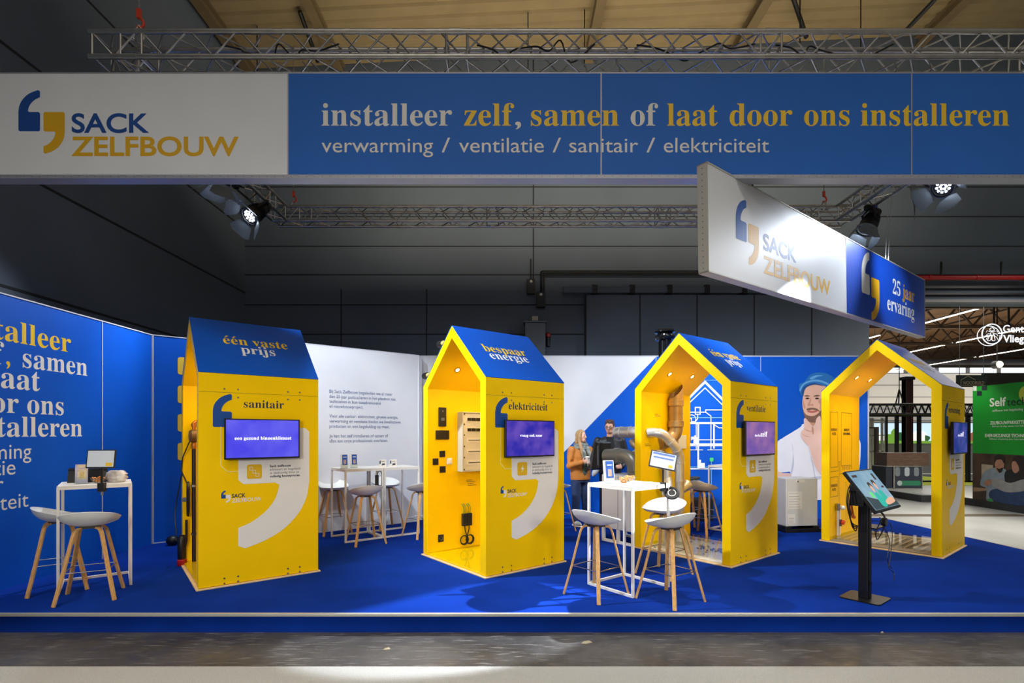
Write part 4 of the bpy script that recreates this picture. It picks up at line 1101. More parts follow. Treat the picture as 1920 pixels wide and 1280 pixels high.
f.mat(1); comma(f, O(81.6, 210), X, Z, 40 * s, 78 * s)
f.mat(0); text(f, 'SACK', 'heavy', O(134.4, 248), X, Z, 36.5 * s, 'l', 145.4 * s, 8)
f.mat(1); text(f, 'ZELFBOUW', 'heavy', O(133.7, 291.5), X, Z, 36.5 * s, 'l', 314 * s, 8)
for a, p0, p1, i in (('installeer', 603, 847.6, 2), ('zelf', 870, 964, 3), (',', 966, 977, 2), ('samen', 995.4, 1160, 3), ('of', 1182.5, 1234, 2), ('laat', 1251, 1345.5, 3), ('door', 1368, 1485.6, 3), ('ons', 1507.7, 1593, 3), ('installeren', 1613.6, 1892, 3)):
    f.mat(i); text(f, a, 'serif', O(p0, 235.5), X, Z, 41.5 * s, 'l', (p1 - p0) * s, 5)
f.mat(2)
for a, p0, p1 in (('verwarming', 603, 812), ('/', 828, 844), ('ventilatie', 860.7, 1019.6), ('/', 1036, 1052), ('sanitair', 1067.3, 1196.6), ('/', 1212, 1228.5), ('elektriciteit', 1244.6, 1442)):
    text(f, a, 'sans', O(p0, 285.5), X, Z, 27 * s, 'l', (p1 - p0) * s, 5)
f.build('lettering', [BLUP, YELH, WHTP, YELP], t, world=True)
for k, px in enumerate((512, 570, 1095, 1158, 1680, 1745)):
    x = hx(px)
    tag(MB().tube(spline([(x, 5.0, z1 + 0.01), (x + 0.03, 4.98, z1 + 0.06), (x - 0.02, 4.95, z1 + 0.12)], 5), 0.006, 6).build('fixing_cable', WIRE, None, loc=(x, 5.0, z1 + 0.01), smooth=True, world=True),
        'short steel fixing cable between header sign and front truss', 'cable', 'fixing cables of the header sign')

# ------------------------------------------------------------------ hanging sign on the right
SO = Vector((1.77, 4.66, 3.045)); tl = 0.027
SX = (U + Z * tl).normalized(); SY = (Z - U * tl).normalized(); SN = SX.cross(SY)     # SN points to the viewer's right
t = thing('hanging_sign', 'two-panel sign with logo and 25 jaar ervaring hanging on wires at the right', 'sign', tuple(SO))
def sbox(a0, a1, h0, h1, n0, n1, mb):
    pts = [SO + SX * a + SY * hh + SN * n for a in (a0, a1) for n in (n0, n1) for hh in (h0, h1)]
    return mb.add(pts, [(0, 1, 3, 2), (4, 6, 7, 5), (0, 4, 5, 1), (2, 3, 7, 6), (0, 2, 6, 4), (1, 5, 7, 3)])
HS = 0.985
WSGN = mat('sign_white_fabric', 'DCDEE0', 0.42, noise=0.02, scale=3); BSGN = mat('sign_blue_fabric', '0B46B4', 0.42, noise=0.03, scale=3)
sbox(0.006, 3.233, 0.012, HS - 0.012, -0.02, 0.0, MB()).build('panel', WSGN, t, world=True)
sbox(3.239, 6.72, 0.012, HS - 0.012, -0.02, 0.0, MB()).build('panel', BSGN, t, world=True)
b = MB(); sbox(0, 6.73, 0, 0.012, -0.1, 0.004, b); sbox(0, 6.73, HS - 0.012, HS, -0.1, 0.004, b); sbox(0, 0.006, 0, HS, -0.1, 0.004, b); sbox(6.724, 6.73, 0, HS, -0.1, 0.004, b); sbox(3.233, 3.239, 0, HS, -0.1, 0.003, b)
b.build('frame', mat('sign_profile_white', 'C6C2B6', 0.45, 0.2, noise=0.03, scale=4), t, world=True)
sbox(0.008, 6.722, 0.013, HS - 0.013, -0.095, -0.085, MB()).build('back_panel', WSGN, t, world=True)
f = MB()
for k in range(18): f.lathe([(0.005, 0), (0.005, 0.002)], SO - SX * 0.0005 + SY * (0.04 + k * 0.053) - SN * 0.05, -SX, 6, False, True)
f.build('rivets', GRYM, t, world=True)
f = MB(); S = lambda a, hh: SO + SX * a + SY * hh + SN * 0.001
f.mat(0); comma(f, S(0.489, 0.81), SX, SY, 0.206, 0.41, True)
f.mat(1); comma(f, S(0.733, 0.60), SX, SY, 0.208, 0.41)
f.mat(0); text(f, 'SACK', 'heavy', S(1.031, 0.40), SX, SY, 0.172, 'l', 0.762, 8)
f.mat(1); text(f, 'ZELFBOUW', 'heavy', S(1.031, 0.165), SX, SY, 0.18, 'l', 1.695, 8)
f.mat(2); comma(f, S(3.784, 0.945), SX, SY, 0.302, 0.59, True)
f.mat(1); comma(f, S(4.148, 0.62), SX, SY, 0.33, 0.60)
f.mat(2); text(f, '25', 'serif', S(5.064, 0.52), SX, SY, 0.215, 'l', 0.36)
f.mat(1); text(f, 'jaar', 'serif', S(5.52, 0.52), SX, SY, 0.215, 'l', 0.63)
f.mat(2); text(f, 'ervaring', 'serif', S(4.815, 0.25), SX, SY, 0.215, 'l', 1.317)
f.build('lettering', [mat('blue_logo_print', '0D4FA8', 0.5, noise=0.02, scale=8), mat('yellow_logo_print', 'E0A810', 0.5, noise=0.02, scale=8), WHTP], t, world=True)
# wires of the hanging sign
for a, top, lab in ((0.926, Vector((2.5, 5.17, TZ - 0.02)), 'thin wire holding the near end of the hanging sign'), (4.93, Vector((5.62, 7.72, TZ - 0.02)), 'left wire of the pair at the far end of the hanging sign'), (5.05, Vector((5.71, 7.78, TZ - 0.02)), 'right wire of the pair at the far end of the hanging sign')):
    p = SO + SX * a + SY * HS - SN * 0.05
    t = thing('suspension_wire', lab, 'wire', tuple(p))
    MB().tube([p + Z * 0.06, top], 0.004, 6).build('wire', WIRE, t, smooth=True, world=True)
    b = MB(); b.tube([p, p + Z * 0.09], 0.011, 8); b.tube([p + X * (0.018 * math.cos(q)) + Z * (0.018 * math.sin(q)) for q in [k * math.pi / 5 for k in range(10)]], 0.005, 6, closed=True)
    b.build('shackle', WIRE, t, smooth=True, world=True)
t = thing('cable_tail', 'frayed bundle of pale cable tails hanging from the right truss', 'cable', (5.7, 7.45, TZ - 0.03))
b = MB()
for k in range(6):
    o = Vector((5.71 + 0.012 * k, 7.35 + 0.03 * k, TZ - 0.02))
    b.tube(spline([o, o - Z * (0.14 + 0.03 * k) + X * 0.06, o - Z * (0.22 + 0.05 * k) + X * (0.02 * k - 0.03)], 6), 0.0045, 5)
b.build('tails', WIRE, t, smooth=True, world=True)

# ------------------------------------------------------------------ floodlights
LENS = mat('lit_lens', 'E8F2FF', 0.3, emit='E8F2FF', es=30)
FLAP = mat('flap_metal', '7A848E', 0.45, 0.4, noise=0.08, scale=6)
def flood(label, p, aim, clamp, roll=0.0, opens=(0.7, 0.7, 0.9, 0.9)):
    p, aim = Vector(p), Vector(aim); ax = (aim - p).normalized()
    e1 = (Z - ax * Z.dot(ax)).normalized(); e1 = Matrix.Rotation(roll, 3, ax) @ e1; e2 = ax.cross(e1)
    t = thing('floodlight', label, 'stage light', tuple(p), 0, 'floodlights on the truss ring')
    b = MB(); b.lathe([(0.04, -0.36), (0.085, -0.34), (0.095, -0.2), (0.125, -0.1), (0.135, 0.0), (0.135, 0.02), (0.12, 0.02), (0.115, -0.01)], p, ax, 26, True, False)
    for k in range(5): b.lathe([(0.098 + 0.006 * k, -0.23 + 0.03 * k), (0.112 + 0.005 * k, -0.225 + 0.03 * k), (0.112 + 0.005 * k, -0.218 + 0.03 * k), (0.098 + 0.006 * k, -0.213 + 0.03 * k)], p, ax, 26, False, False)
    b.build('housing', BLKM, t, smooth=True, world=True)
    b = MB(); b.lathe([(0.001, 0.0), (0.118, 0.0)], p, ax, 26, False, False); lens = b.build('lens', mat('dark_lens', '23272C', 0.12, noise=0.05, scale=9), t, world=True)
    b = MB()
    for r, n in ((0.035, 6), (0.075, 10)):
        for k in range(n):
            a = 2 * math.pi * k / n; b.lathe([(0.015, 0.004), (0.010, 0.009), (0.001, 0.010)], p + e1 * (r * math.cos(a)) + e2 * (r * math.sin(a)), ax, 8, True, False)
    b.build('led', LENS, lens, world=True)
    MB().lathe([(0.136, -0.01), (0.15, 0.0), (0.15, 0.03), (0.136, 0.035)], p, ax, 26, False, False).build('rim', FLAP, t, smooth=True, world=True)
    for k, (d, s) in enumerate(((e1, e2), (-e1, e2), (e2, e1), (-e2, e1))):
        o = p + d * 0.145 + ax * 0.03; out = (ax * math.cos(opens[k]) + d * math.sin(opens[k])); w0, w1 = (0.10, 0.17)
        nn = s.cross(out).normalized() * 0.003; L = 0.21
        q = [o - s * w0, o + s * w0, o + s * w1 + out * L * 0.8, o + s * (w1 * 0.6) + out * L, o - s * (w1 * 0.6) + out * L, o - s * w1 + out * L * 0.8]
        b = MB(); b.add([v + nn for v in q] + [v - nn for v in q], [(0, 1, 2, 3, 4, 5), (11, 10, 9, 8, 7, 6)] + [(i, i + 6, (i + 1) % 6 + 6, (i + 1) % 6) for i in range(6)])
        b.build('barn_door', FLAP, t, world=True)
    c = Vector(clamp)
    b = MB()
    m = p - ax * 0.12
    for sg in (-1, 1): b.bar(m + e2 * (0.155 * sg), m + e2 * (0.155 * sg) + (c - m) * 0.8, 0.03, 0.006, ax)
    b.bar(m + e2 * 0.158 + (c - m) * 0.8, m - e2 * 0.158 + (c - m) * 0.8, 0.03, 0.008)
    b.build('yoke', BLKM, t, world=True)
    b = MB(); b.bar(m + (c - m) * 0.78, c, 0.04, 0.04); b.box(c, (0.07, 0.07, 0.07)); b.build('clamp', BLKM, t, world=True)
    MB().lathe([(0.016, 0), (0.016, 0.07)], p - ax * 0.36 + e1 * 0.02, -ax, 10).build('blue_plug', mat('blue_plug', '2A48D8', 0.4, noise=0.05, scale=9), t, world=True)
    return t
flood('black floodlight with lit lens and open flaps under the left truss', (-3.97, 7.83, 4.88), (-5.2, 5.73, 2.7), (-3.80, 8.05, 5.14), 0.5)
flood('black floodlight half hidden by the lower edge of the white header panel', (-4.16, 7.35, 5.12), (-4.75, 7.75, 2.2), (-3.98, 7.45, 5.16), 0.2)
flood('black floodlight under the right truss above the blue sign panel', (5.62, 8.2, 4.83), (4.4, 8.0, 2.6), (5.60, 8.15, 5.15), 0.3, (0.15, 0.3, 0.3, 0.3))
flood('floodlight with bright white flap under the header sign at the far right', (5.92, 7.1, 4.98), (3.35, 5.9, 3.3), (5.72, 7.1, 5.16), 0.2, (0.75, 0.75, 0.8, 0.8))

# ------------------------------------------------------------------ bar tables
def make_table(loc, rz, label, group=None, wire=True):
    """0.6 m square; open side towards local -y; local x along the houses"""
    t = thing('bar_table', label, 'bar table', loc, rz, 'white bar tables')
    h, a, w = 1.07, 0.30, 0.025
    MB().bb(-a + 0.002, a - 0.002, -a + 0.002, a - 0.002, h - 0.014, h).build('tabletop', WMET, t, bevel=0.002, seg=1)
    for sx in (-1, 1):
        for sy in (-1, 1): MB().bb(min(sx * a, sx * (a - w)), max(sx * a, sx * (a - w)), min(sy * a, sy * (a - w)), max(sy * a, sy * (a - w)), 0, h - 0.014).build('leg', WMET, t, bevel=0.002, seg=1)
    b = MB()
    for sgn in (-1, 1):
        b.bb(-a + w, a - w, *sorted((sgn * a, sgn * (a - w))), h - 0.039, h - 0.014)
        b.bb(*sorted((sgn * a, sgn * (a - w))), -a + w, a - w, h - 0.039, h - 0.014)
    b.build('top_rail', WMET, t)
    for kind in ('back', 'l', 'r'):
        b = MB()
        if kind == 'back': b.bb(-a + w, a - w, a - w, a, 0, w)
        elif kind == 'l': b.bb(-a, -a + w, -a + w, a - w, 0, w)
        else: b.bb(a - w, a, -a + w, a - w, 0, w)
        b.build('floor_rail', WMET, t)
    return t
cl = lambda p, k=0.3, m=0.3: (Vector(p) + U * k + V * m)
tab_left = make_table(tuple(Vector((-4.41, 5.49, 0))), R(37.5), 'white bar table at the left wall with tablet, leaflets and snack bowl')
PWA = Vector((-2.427, 7.494, 0))
tab_a = copy_tree(tab_left, tuple(PWA + U * 0.31 + V * 0.305), A38 + R(-90) + R(90), 'left one of two joined white bar tables by the white wall')
tab_b = copy_tree(tab_left, tuple(PWA + U * 0.92 + V * 0.305), A38, 'right one of two joined white bar tables by the white wall')
tab_mid = copy_tree(tab_left, tuple(Vector((1.215, 5.405, 0))), A38, 'white bar table in the middle with two snack bowls and tilted tablet')
tab_rear = copy_tree(tab_left, tuple(Vector((3.69, 8.58, 0))), A38, 'white bar table with mouse seen through the ventilatie house')
tab_a.rotation_euler = (0, 0, A38 + R(-90)); tab_b.rotation_euler = (0, 0, A38 + R(90))

# ------------------------------------------------------------------ bar stools
def make_stool(label):
    t = thing('bar_stool', label, 'bar stool', (0, 0, 0), 0, 'bar stools with pale seats and oak legs')
    # seat shell: x = towards the high back, y = sideways
    n, mrad = 40, 12
    vs = []
    def pt(a, r, off=0.0):
        ca, sa = math.cos(a), math.sin(a)
        e = 2.4
        k = (abs(ca) ** e + abs(sa) ** e) ** (-1 / e)
        x = 0.205 * ca * k * r * (1.0 if ca > 0 else 1.08); y = 0.235 * sa * k * r * (1 - 0.12 * max(0, -ca))
        rim = 0.056 + 0.098 * max(0, (0.45 + ca) / 1.45) ** 1.15
        z = 0.700 + rim * (0.12 * r * r + 0.88 * (1 - max(0, 1 - 0.99 * r ** 2.2) ** 0.6) / 0.937) - 0.012 * max(0, -ca) * max(0, r - 0.7) / 0.3
        return Vector((x, y, z + off))
    for j in range(mrad + 1):
        for i in range(n): vs.append(pt(2 * math.pi * i / n, math.sin(j / mrad * math.pi / 2) if j else 0.001))
    top = len(vs)
    for j in range(mrad + 1):
        for i in range(n):
            p = pt(2 * math.pi * i / n, (math.sin(j / mrad * math.pi / 2) if j else 0.001))
            th = 0.012 if j < mrad - 2 else 0.003
            q = Vector((p.x * (1 + 0.03 * j / mrad), p.y * (1 + 0.03 * j / mrad), p.z - th)); vs.append(q)
    fs = []
    for j in range(mrad):
        for i in range(n):
            k = (i + 1) % n
            fs.append((j * n + i, j * n + k, (j + 1) * n + k, (j + 1) * n + i)[::-1] if False else (j * n + i, (j + 1) * n + i, (j + 1) * n + k, j * n + k))
            fs.append((top + j * n + i, top + j * n + k, top + (j + 1) * n + k, top + (j + 1) * n + i))
    for i in range(n):
        k = (i + 1) % n
        fs.append((mrad * n + i, top + mrad * n + i, top + mrad * n + k, mrad * n + k))
    MB().add(vs, fs).build('seat', SEAT, t, smooth=60)
    # legs: pairs of bent plywood
    foot = 0.225
    for sx in (-1, 1):
        for sy in (-1, 1):
            d = Vector((sx, sy, 0)).normalized()
            side = Vector((-d.y, d.x, 0))
            prof = [(0.035, 0.682), (0.075, 0.682), (0.105, 0.679), (0.128, 0.668), (0.143, 0.650), (0.155, 0.62), (0.235, 0.30), (0.318, 0.0)]
            path = [d * r + Z * z for r, z in prof]
            MB().strip(path, 0.036, 0.020, side).build('leg', OAK, t, bevel=0.003, seg=1)
    MB().box((0, 0, 0.687), (0.15, 0.15, 0.022)).build('seat_mount', mat('dark_mount', '3A3330', 0.6, noise=0.05, scale=9), t)
    b = MB(); r = 0.239
    q = [Vector((math.cos(R(45 + 90 * k)) * r, math.sin(R(45 + 90 * k)) * r, 0.285)) for k in range(4)]
    for k in range(4): b.tube([q[k], q[(k + 1) % 4]], 0.005, 8)
    b.build('footrest', CHR, t, smooth=True)
    return t
L_ = ['pale grey bar stool with oak legs, nearest one in front of the left table',
      'pale grey bar stool behind another at the left wall beside the lettering',
      'pale bar stool at the near left of the two joined tables by the white wall',
      'pale bar stool at the near right of the two joined tables by the white wall',
      'white bar stool at the back left of the joined tables by the white wall',
      'white bar stool at the back right of the joined tables by the white wall',
      'pale bar stool standing left of the middle table with its back to the left',
      'pale bar stool nearest the platform edge, right of the middle table',
      'white bar stool behind the middle table in front of the silver ducts',
      'bar stool seen through the ventilatie house, in front of the rear table',
      'white bar stool with a dark folded jacket on it behind the ventilatie house',
      'bar stool half hidden behind the elektriciteit house, beside the woman']
spots = [(-4.09, 5.02, -62), (-4.64, 5.29, 220.7),
         (-2.13, 7.53, -54), (-1.40, 8.05, -48), (-2.86, 8.28, 128), (-2.12, 8.72, 130),
         (0.83, 5.10, 220), (1.51, 4.94, -55), (1.72, 5.86, 40),
         (3.0, 8.16, 217), (3.12, 9.08, 130), (0.73, 8.5, 215)]
stools = []
for i, ((x, y, a), lab) in enumerate(zip(spots, L_)):
    if i == 0:
        s0 = make_stool(lab); s0.location = (x, y, 0); s0.rotation_euler = (0, 0, R(a)); stools.append(s0)
        ROOT[s0.name] = Matrix.Translation((x, y, 0)) @ Matrix.Rotation(R(a), 4, 'Z')
    else: stools.append(copy_tree(s0, (x, y, 0), R(a), lab))

# ------------------------------------------------------------------ things on the tables
TH = 1.07
def tl_(t, x, y, z=TH): return (Matrix.Translation(t.location) @ Matrix.Rotation(t.rotation_euler.z, 4, 'Z')) @ Vector((x, y, z))
ACR = GLASS
LEAF = mat('lilac_leaflet', 'C9BFD8', 0.45, noise=0.25, scale=14)
def leaflet_holder(label, loc, rz, m, lean=0.12, w=0.11, h=0.2, art=None, group=None):
    t = thing('leaflet_holder', label, 'leaflet holder', tuple(loc), rz, group)
    b = MB()
    rot = Matrix.Rotation(-lean, 3, 'X')
    for z0, z1, y in ((0, h, 0.018), (0, 0.07, -0.018)): b.box(rot @ Vector((0, y, (z0 + z1) / 2)), (w, 0.003, z1 - z0), 0, rot)
    b.box(rot @ Vector((0, 0, 0.002)), (w, 0.036, 0.003), 0, rot); b.box(Vector((0, 0.045, 0.003)), (w, 0.07, 0.003))
    b.build('holder', ACR, t)
    lf = MB().box(rot @ Vector((0, 0.004, h * 0.52)), (w - 0.006, 0.012, h * 0.98), 0, rot).build('leaflet', m, t)
    f = MB(); yy = -0.0035
    o = rot @ Vector((0, yy, 0)); xd, yd = X, rot @ Z
    f.mat(0); f.poly([(-w * 0.28, h * 0.25), (w * 0.42, h * 0.25), (w * 0.42, h * 0.98), (-w * 0.28, h * 0.98)], o, xd, yd)
    o2 = rot @ Vector((0, yy - 0.0008, 0)); f.mat(1); f.poly([(-w * 0.1, h * 0.32), (w * 0.25, h * 0.32), (w * 0.25, h * 0.62), (-w * 0.1, h * 0.62)], o2, xd, yd)
    f.mat(2); f.poly([(-w * 0.15, h * 0.78), (w * 0.3, h * 0.78), (w * 0.3, h * 0.83), (-w * 0.15, h * 0.83)], o2, xd, yd)
    f.build('leaflet_print', art or [mat('leaflet_blue', '1E55A8', 0.5, noise=0.05, scale=9), mat('leaflet_photo', 'B89A88', 0.5, noise=0.3, scale=40), WHTP], lf)
    return t
leaflet_holder('clear holder with lilac and cream leaflets on the left table', tl_(tab_left, -0.12, -0.13), R(20), LEAF, 0.05, 0.11, 0.2, [mat('leaflet_cream', 'E2D2A8', 0.5, noise=0.15, scale=20), mat('leaflet_gold', 'D8BC78', 0.5, noise=0.2, scale=30), mat('leaflet_lilac', 'BDB2D8', 0.5, noise=0.1, scale=20)])
leaflet_holder('clear holder with a blue leaflet on the middle table beside the snack bowl', tl_(tab_mid, -0.2, 0.08), R(12), WHTP, 0.16, 0.12, 0.24)
leaflet_holder('left one of two blue leaflets standing on the tables by the white wall', tl_(tab_a, 0.06, -0.22) , R(30), WHTP, 0.1, 0.11, 0.21, group='leaflets by the white wall')
leaflet_holder('right one of two blue leaflets standing on the tables by the white wall', tl_(tab_a, 0.05, -0.07), R(30), WHTP, 0.1, 0.11, 0.21, group='leaflets by the white wall')

def tablet(label, base, rz, tilt, m, deco, hgt=0.14, clamp=True):
    t = thing('tablet_stand', label, 'tablet', tuple(base), rz)
    b = MB().bar((0, 0, -0.02), (0, 0, hgt), 0.018, 0.018); b.box((0, 0, -0.03), (0.06, 0.05, 0.09)); b.bar((0, 0.0, -0.045), (0, 0.05, -0.045), 0.04, 0.02)
    b.build('pole', BLK, t, bevel=0.002, seg=1)
    MB().lathe([(0.012, -0.11), (0.012, -0.075)], Vector((0, 0, 0)), Z, 10).build('clamp_screw', CHR, t)
    rot = Matrix.Rotation(-tilt[0], 3, 'X') @ Matrix.Rotation(tilt[1], 3, 'Y')
    c = Vector((0, -0.01, hgt + 0.07))
    b = MB(); b.box(c, (0.27, 0.014, 0.19), 0, rot); b.build('case', BLK, t, bevel=0.005)
    sc = MB().box(c + rot @ Vector((0, -0.0075, 0)), (0.245, 0.002, 0.165), 0, rot).build('display', m, t)
    f = MB()
    for x0, x1, z0, z1, i in deco: f.mat(i); f.poly([(x0, z0), (x1, z0), (x1, z1), (x0, z1)], c + rot @ Vector((0, -0.0092, 0)), rot @ X, rot @ Z)
    f.build('page', [mat('page_yellow', 'C8A020', 0.4, emit='C8A020', es=0.35), mat('page_blue', '4A6AA8', 0.4, emit='4A6AA8', es=0.35), mat('page_white', 'F0F2F4', 0.4, emit='F0F2F4', es=0.5)], sc)
    return t
GSC = mat('pale_screen', 'B8BCC0', 0.25, emit='B4B8BE', es=0.35)
tablet('black tablet on a clamped pole at the edge of the left table', tl_(tab_left, 0.05, -0.30), R(8), (0.15, 0.0), GSC, [(0.05, 0.11, -0.075, -0.04, 0)], 0.19)
tablet('tilted tablet showing a blue and white page at the corner of the middle table', tl_(tab_mid, 0.22, -0.27), R(-8), (0.45, 0.22), GSC, [(-0.11, 0.11, 0.055, 0.075, 1), (-0.1, 0.1, 0.015, 0.03, 1), (-0.06, 0.02, -0.02, 0.0, 2), (0.06, 0.1, -0.07, -0.04, 0)], 0.17)
t = thing('round_speaker', 'round black puck hanging at the corner of the middle table', 'speaker', tuple(tl_(tab_mid, 0.285, -0.31, 1.0)))
p = tl_(tab_mid, 0.28, -0.335, 0.975); MB().lathe([(0.02, -0.012), (0.07, -0.012), (0.075, 0.0), (0.07, 0.012), (0.055, 0.012), (0.05, 0.006), (0.02, 0.006)], p, Vector((-0.25, -0.75, 0.6)), 26).build('housing', BLK, t, smooth=True, world=True)
MB().lathe([(0.04, 0.007), (0.041, 0.010), (0.034, 0.010)], p, Vector((-0.25, -0.75, 0.6)), 26, False, False).build('trim_ring', CHR, t, smooth=True, world=True)
MB().bar(p + Vector((0.05, 0.02, 0.0)), tl_(tab_mid, 0.285, -0.312, 1.04), 0.02, 0.02).build('bracket', BLK, t, world=True)

CRIS = mat('orange_snack', 'D98A3A', 0.6, noise=0.3, scale=30)
def bowl(label, loc, group):
    t = thing('snack_bowl', label, 'bowl', tuple(loc), 0, group)
    MB().lathe([(0.03, 0.0), (0.035, 0.001), (0.06, 0.03), (0.075, 0.062), (0.072, 0.062), (0.056, 0.032), (0.03, 0.006)], Vector((0, 0, 0)), Z, 24).build('glass_bowl', GLASS, t, smooth=True)
    rnd = random.Random(5); b = MB()
    for k in range(60):
        a = rnd.uniform(0, 6.28); z = rnd.uniform(0.016, 0.062); r = (0.028 + (z - 0.01) * 0.55) * math.sqrt(rnd.random())
        b.ball((r * math.cos(a), r * math.sin(a), z), (0.012, 0.009, 0.006), 6, 4, Matrix.Rotation(rnd.uniform(0, 3), 3, 'X') @ Matrix.Rotation(rnd.uniform(0, 3), 3, 'Y'))
    o = b.build('snacks', CRIS, t, smooth=True); o['kind'] = 'stuff'
    return t
bw = bowl('glass bowl of orange snacks on the left table under the tablet', tl_(tab_left, 0.02, -0.12), 'snack bowls on the tables')
copy_tree(bw, tuple(tl_(tab_mid, -0.10, -0.02)), 0, 'glass bowl of orange snacks beside the blue leaflet on the middle table')
copy_tree(bw, tuple(tl_(tab_mid, 0.14, 0.10)), 0, 'glass bowl of orange snacks at the back of the middle table near the tablet')
b = MB()
for k, (a, c) in enumerate(((0, 0), (0.01, 0.02), (-0.01, 0.01))): b.box((a, c, 0.0015 + 0.003 * k), (0.15, 0.21, 0.002), 0.2 * k)
tag(b.build('paper_sheets', WHTP, None, loc=tuple(tl_(tab_mid, 0.14, -0.10)), rz=R(60)), 'white paper sheets lying on the middle table under the tablet', 'paper')
t = thing('document_case', 'black folded document case standing behind the leaflets on the left table', 'case', tuple(tl_(tab_left, -0.08, 0.05)), R(20))
b = MB(); r1 = Matrix.Rotation(R(-14), 3, 'X'); b.box(r1 @ Vector((0, 0, 0.075)), (0.34, 0.008, 0.15), 0, r1); r2 = Matrix.Rotation(R(16), 3, 'X'); b.box(Vector((0, 0.065, 0)) + r2 @ Vector((0, 0, 0.075)), (0.34, 0.008, 0.15), 0, r2); b.build('cover', BLK, t)
MB().box((0, 0.045, 0.152), (0.34, 0.012, 0.006)).build('hinge', BLKM, t)
t = thing('sweets_bag', 'crumpled clear bag with white and orange print on the left table', 'bag', tuple(tl_(tab_left, 0.17, -0.06)), 0)
b = MB(); rnd = random.Random(9); nu, nv = 18, 10; vs = []
for j in range(nv + 1):
    for i in range(nu):
        a = 2 * math.pi * i / nu; z = j / nv; r = 0.075 * (0.9 + 0.25 * math.sin(3.1 * z)) * (1 + rnd.uniform(-0.13, 0.13)) * (1 - 0.35 * max(0, z - 0.75) * 2)
        vs.append((1.25 * r * math.cos(a), 0.75 * r * math.sin(a), 0.002 + 0.12 * z + rnd.uniform(-0.003, 0.003) * (j > 0)))
b.add(vs, [(j * nu + i, j * nu + (i + 1) % nu, (j + 1) * nu + (i + 1) % nu, (j + 1) * nu + i) for j in range(nv) for i in range(nu)] + [tuple(range(nu))[::-1], tuple(nv * nu + i for i in range(nu))])
b.build('bag', mat('printed_bag', 'D9D3CC', 0.3, noise=0.45, scale=9), t, smooth=60)
# small boxes on the joined tables
for k, x in enumerate((-0.13, 0.02)):
    t = thing('card_box', ['left small printed card box on the tables by the white wall', 'right small printed card box on the tables by the white wall'][k], 'box', tuple(tl_(tab_b, -0.02 - 0.06 * k, 0.20 - 0.15 * k)), R(12), 'card boxes by the white wall')
    MB().bb(-0.055, 0.055, -0.03, 0.03, 0, 0.11).build('box', mat('cream_card', 'D6D0C2', 0.6, noise=0.04, scale=9), t)
    f = MB(); o = Vector((0, -0.031, 0)); f.poly([(-0.05, 0.045), (-0.03, 0.045), (-0.03, 0.1), (-0.05, 0.09)], o, X, Z); f.poly([(-0.02, 0.02), (0.035, 0.03), (0.03, 0.055), (-0.01, 0.05)], o, X, Z); f.poly([(-0.02, 0.075), (0.03, 0.08), (0.03, 0.087), (-0.02, 0.083)], o, X, Z)
    f.build('box_print', INK, t)
t = thing('power_strip', 'black power block and cable hanging under the joined tables', 'power block', tuple(tl_(tab_a, 0.2, 0.22, 0.80)))
p = tl_(tab_a, 0.16, 0.25, 0.86); MB().box(p, (0.05, 0.05, 0.19)).build('block', BLK, t, bevel=0.006, world=True)
MB().tube(spline([p + Z * 0.09, p + Z * 0.15 + X * 0.03, p + Z * 0.12 + X * 0.07, p + X * 0.07 - Z * 0.1, p + X * 0.09 - Z * 0.35, p + X * 0.14 - Z * 0.5, p + X * 0.09 - Z * 0.7, p + X * 0.2 - Z * 0.852], 6), 0.007, 6).build('cord', BLK, t, smooth=True, world=True)
MB().bar(p + Z * 0.09, p + Z * 0.18, 0.008, 0.03).build('hanger', WMET, t, world=True)
# on the rear table and stool
t = thing('computer_mouse', 'black mouse lying on the rear table behind the ventilatie house', 'mouse', tuple(tl_(tab_rear, -0.06, 0.05)), R(10))
MB().ball((0, 0, 0.014), (0.075, 0.035, 0.022), 16, 8).build('mouse_body', BLK, t, smooth=True)
MB().tube(spline([(0.07, 0, 0.01), (0.2, -0.02, 0.006), (0.3, 0.02, 0.006), (0.4, -0.08, 0.006)], 6), 0.004, 6).build('cord', BLK, t, smooth=True)
t = thing('folded_jacket', 'dark grey folded jacket lying on the white stool behind the ventilatie house', 'jacket', (3.12, 9.08, 0.77))
rnd = random.Random(2); b = MB()
for k in range(9): b.ball((rnd.uniform(-0.13, 0.13), rnd.uniform(-0.1, 0.1), 0.03 + rnd.uniform(0, 0.02)), (0.09, 0.07, 0.03), 12, 6)
b.build('folds', mat('dark_grey_cloth', '3A3D42', 0.9, noise=0.2, scale=12), t, smooth=True)
t = thing('shoulder_bag', 'black bag standing on the carpet behind the ventilatie house', 'bag', (3.46, 9.5, 0), R(5))
b = MB(); b.bb(-0.2, 0.2, -0.12, 0.12, 0, 0.42); b.build('bag_body', mat('black_nylon', '121318', 0.8, noise=0.15, scale=8), t, bevel=0.04, seg=3)
MB().tube(spline([(-0.14, 0, 0.41), (-0.12, -0.03, 0.56), (0.12, -0.03, 0.56), (0.14, 0, 0.41)], 8), 0.012, 6).build('handle', BLK, t, smooth=True)
MB().tube(spline([(-0.2, -0.125, 0.2), (0, -0.13, 0.24), (0.2, -0.125, 0.2)], 6), 0.006, 6).build('zip', CHR, t, smooth=True)

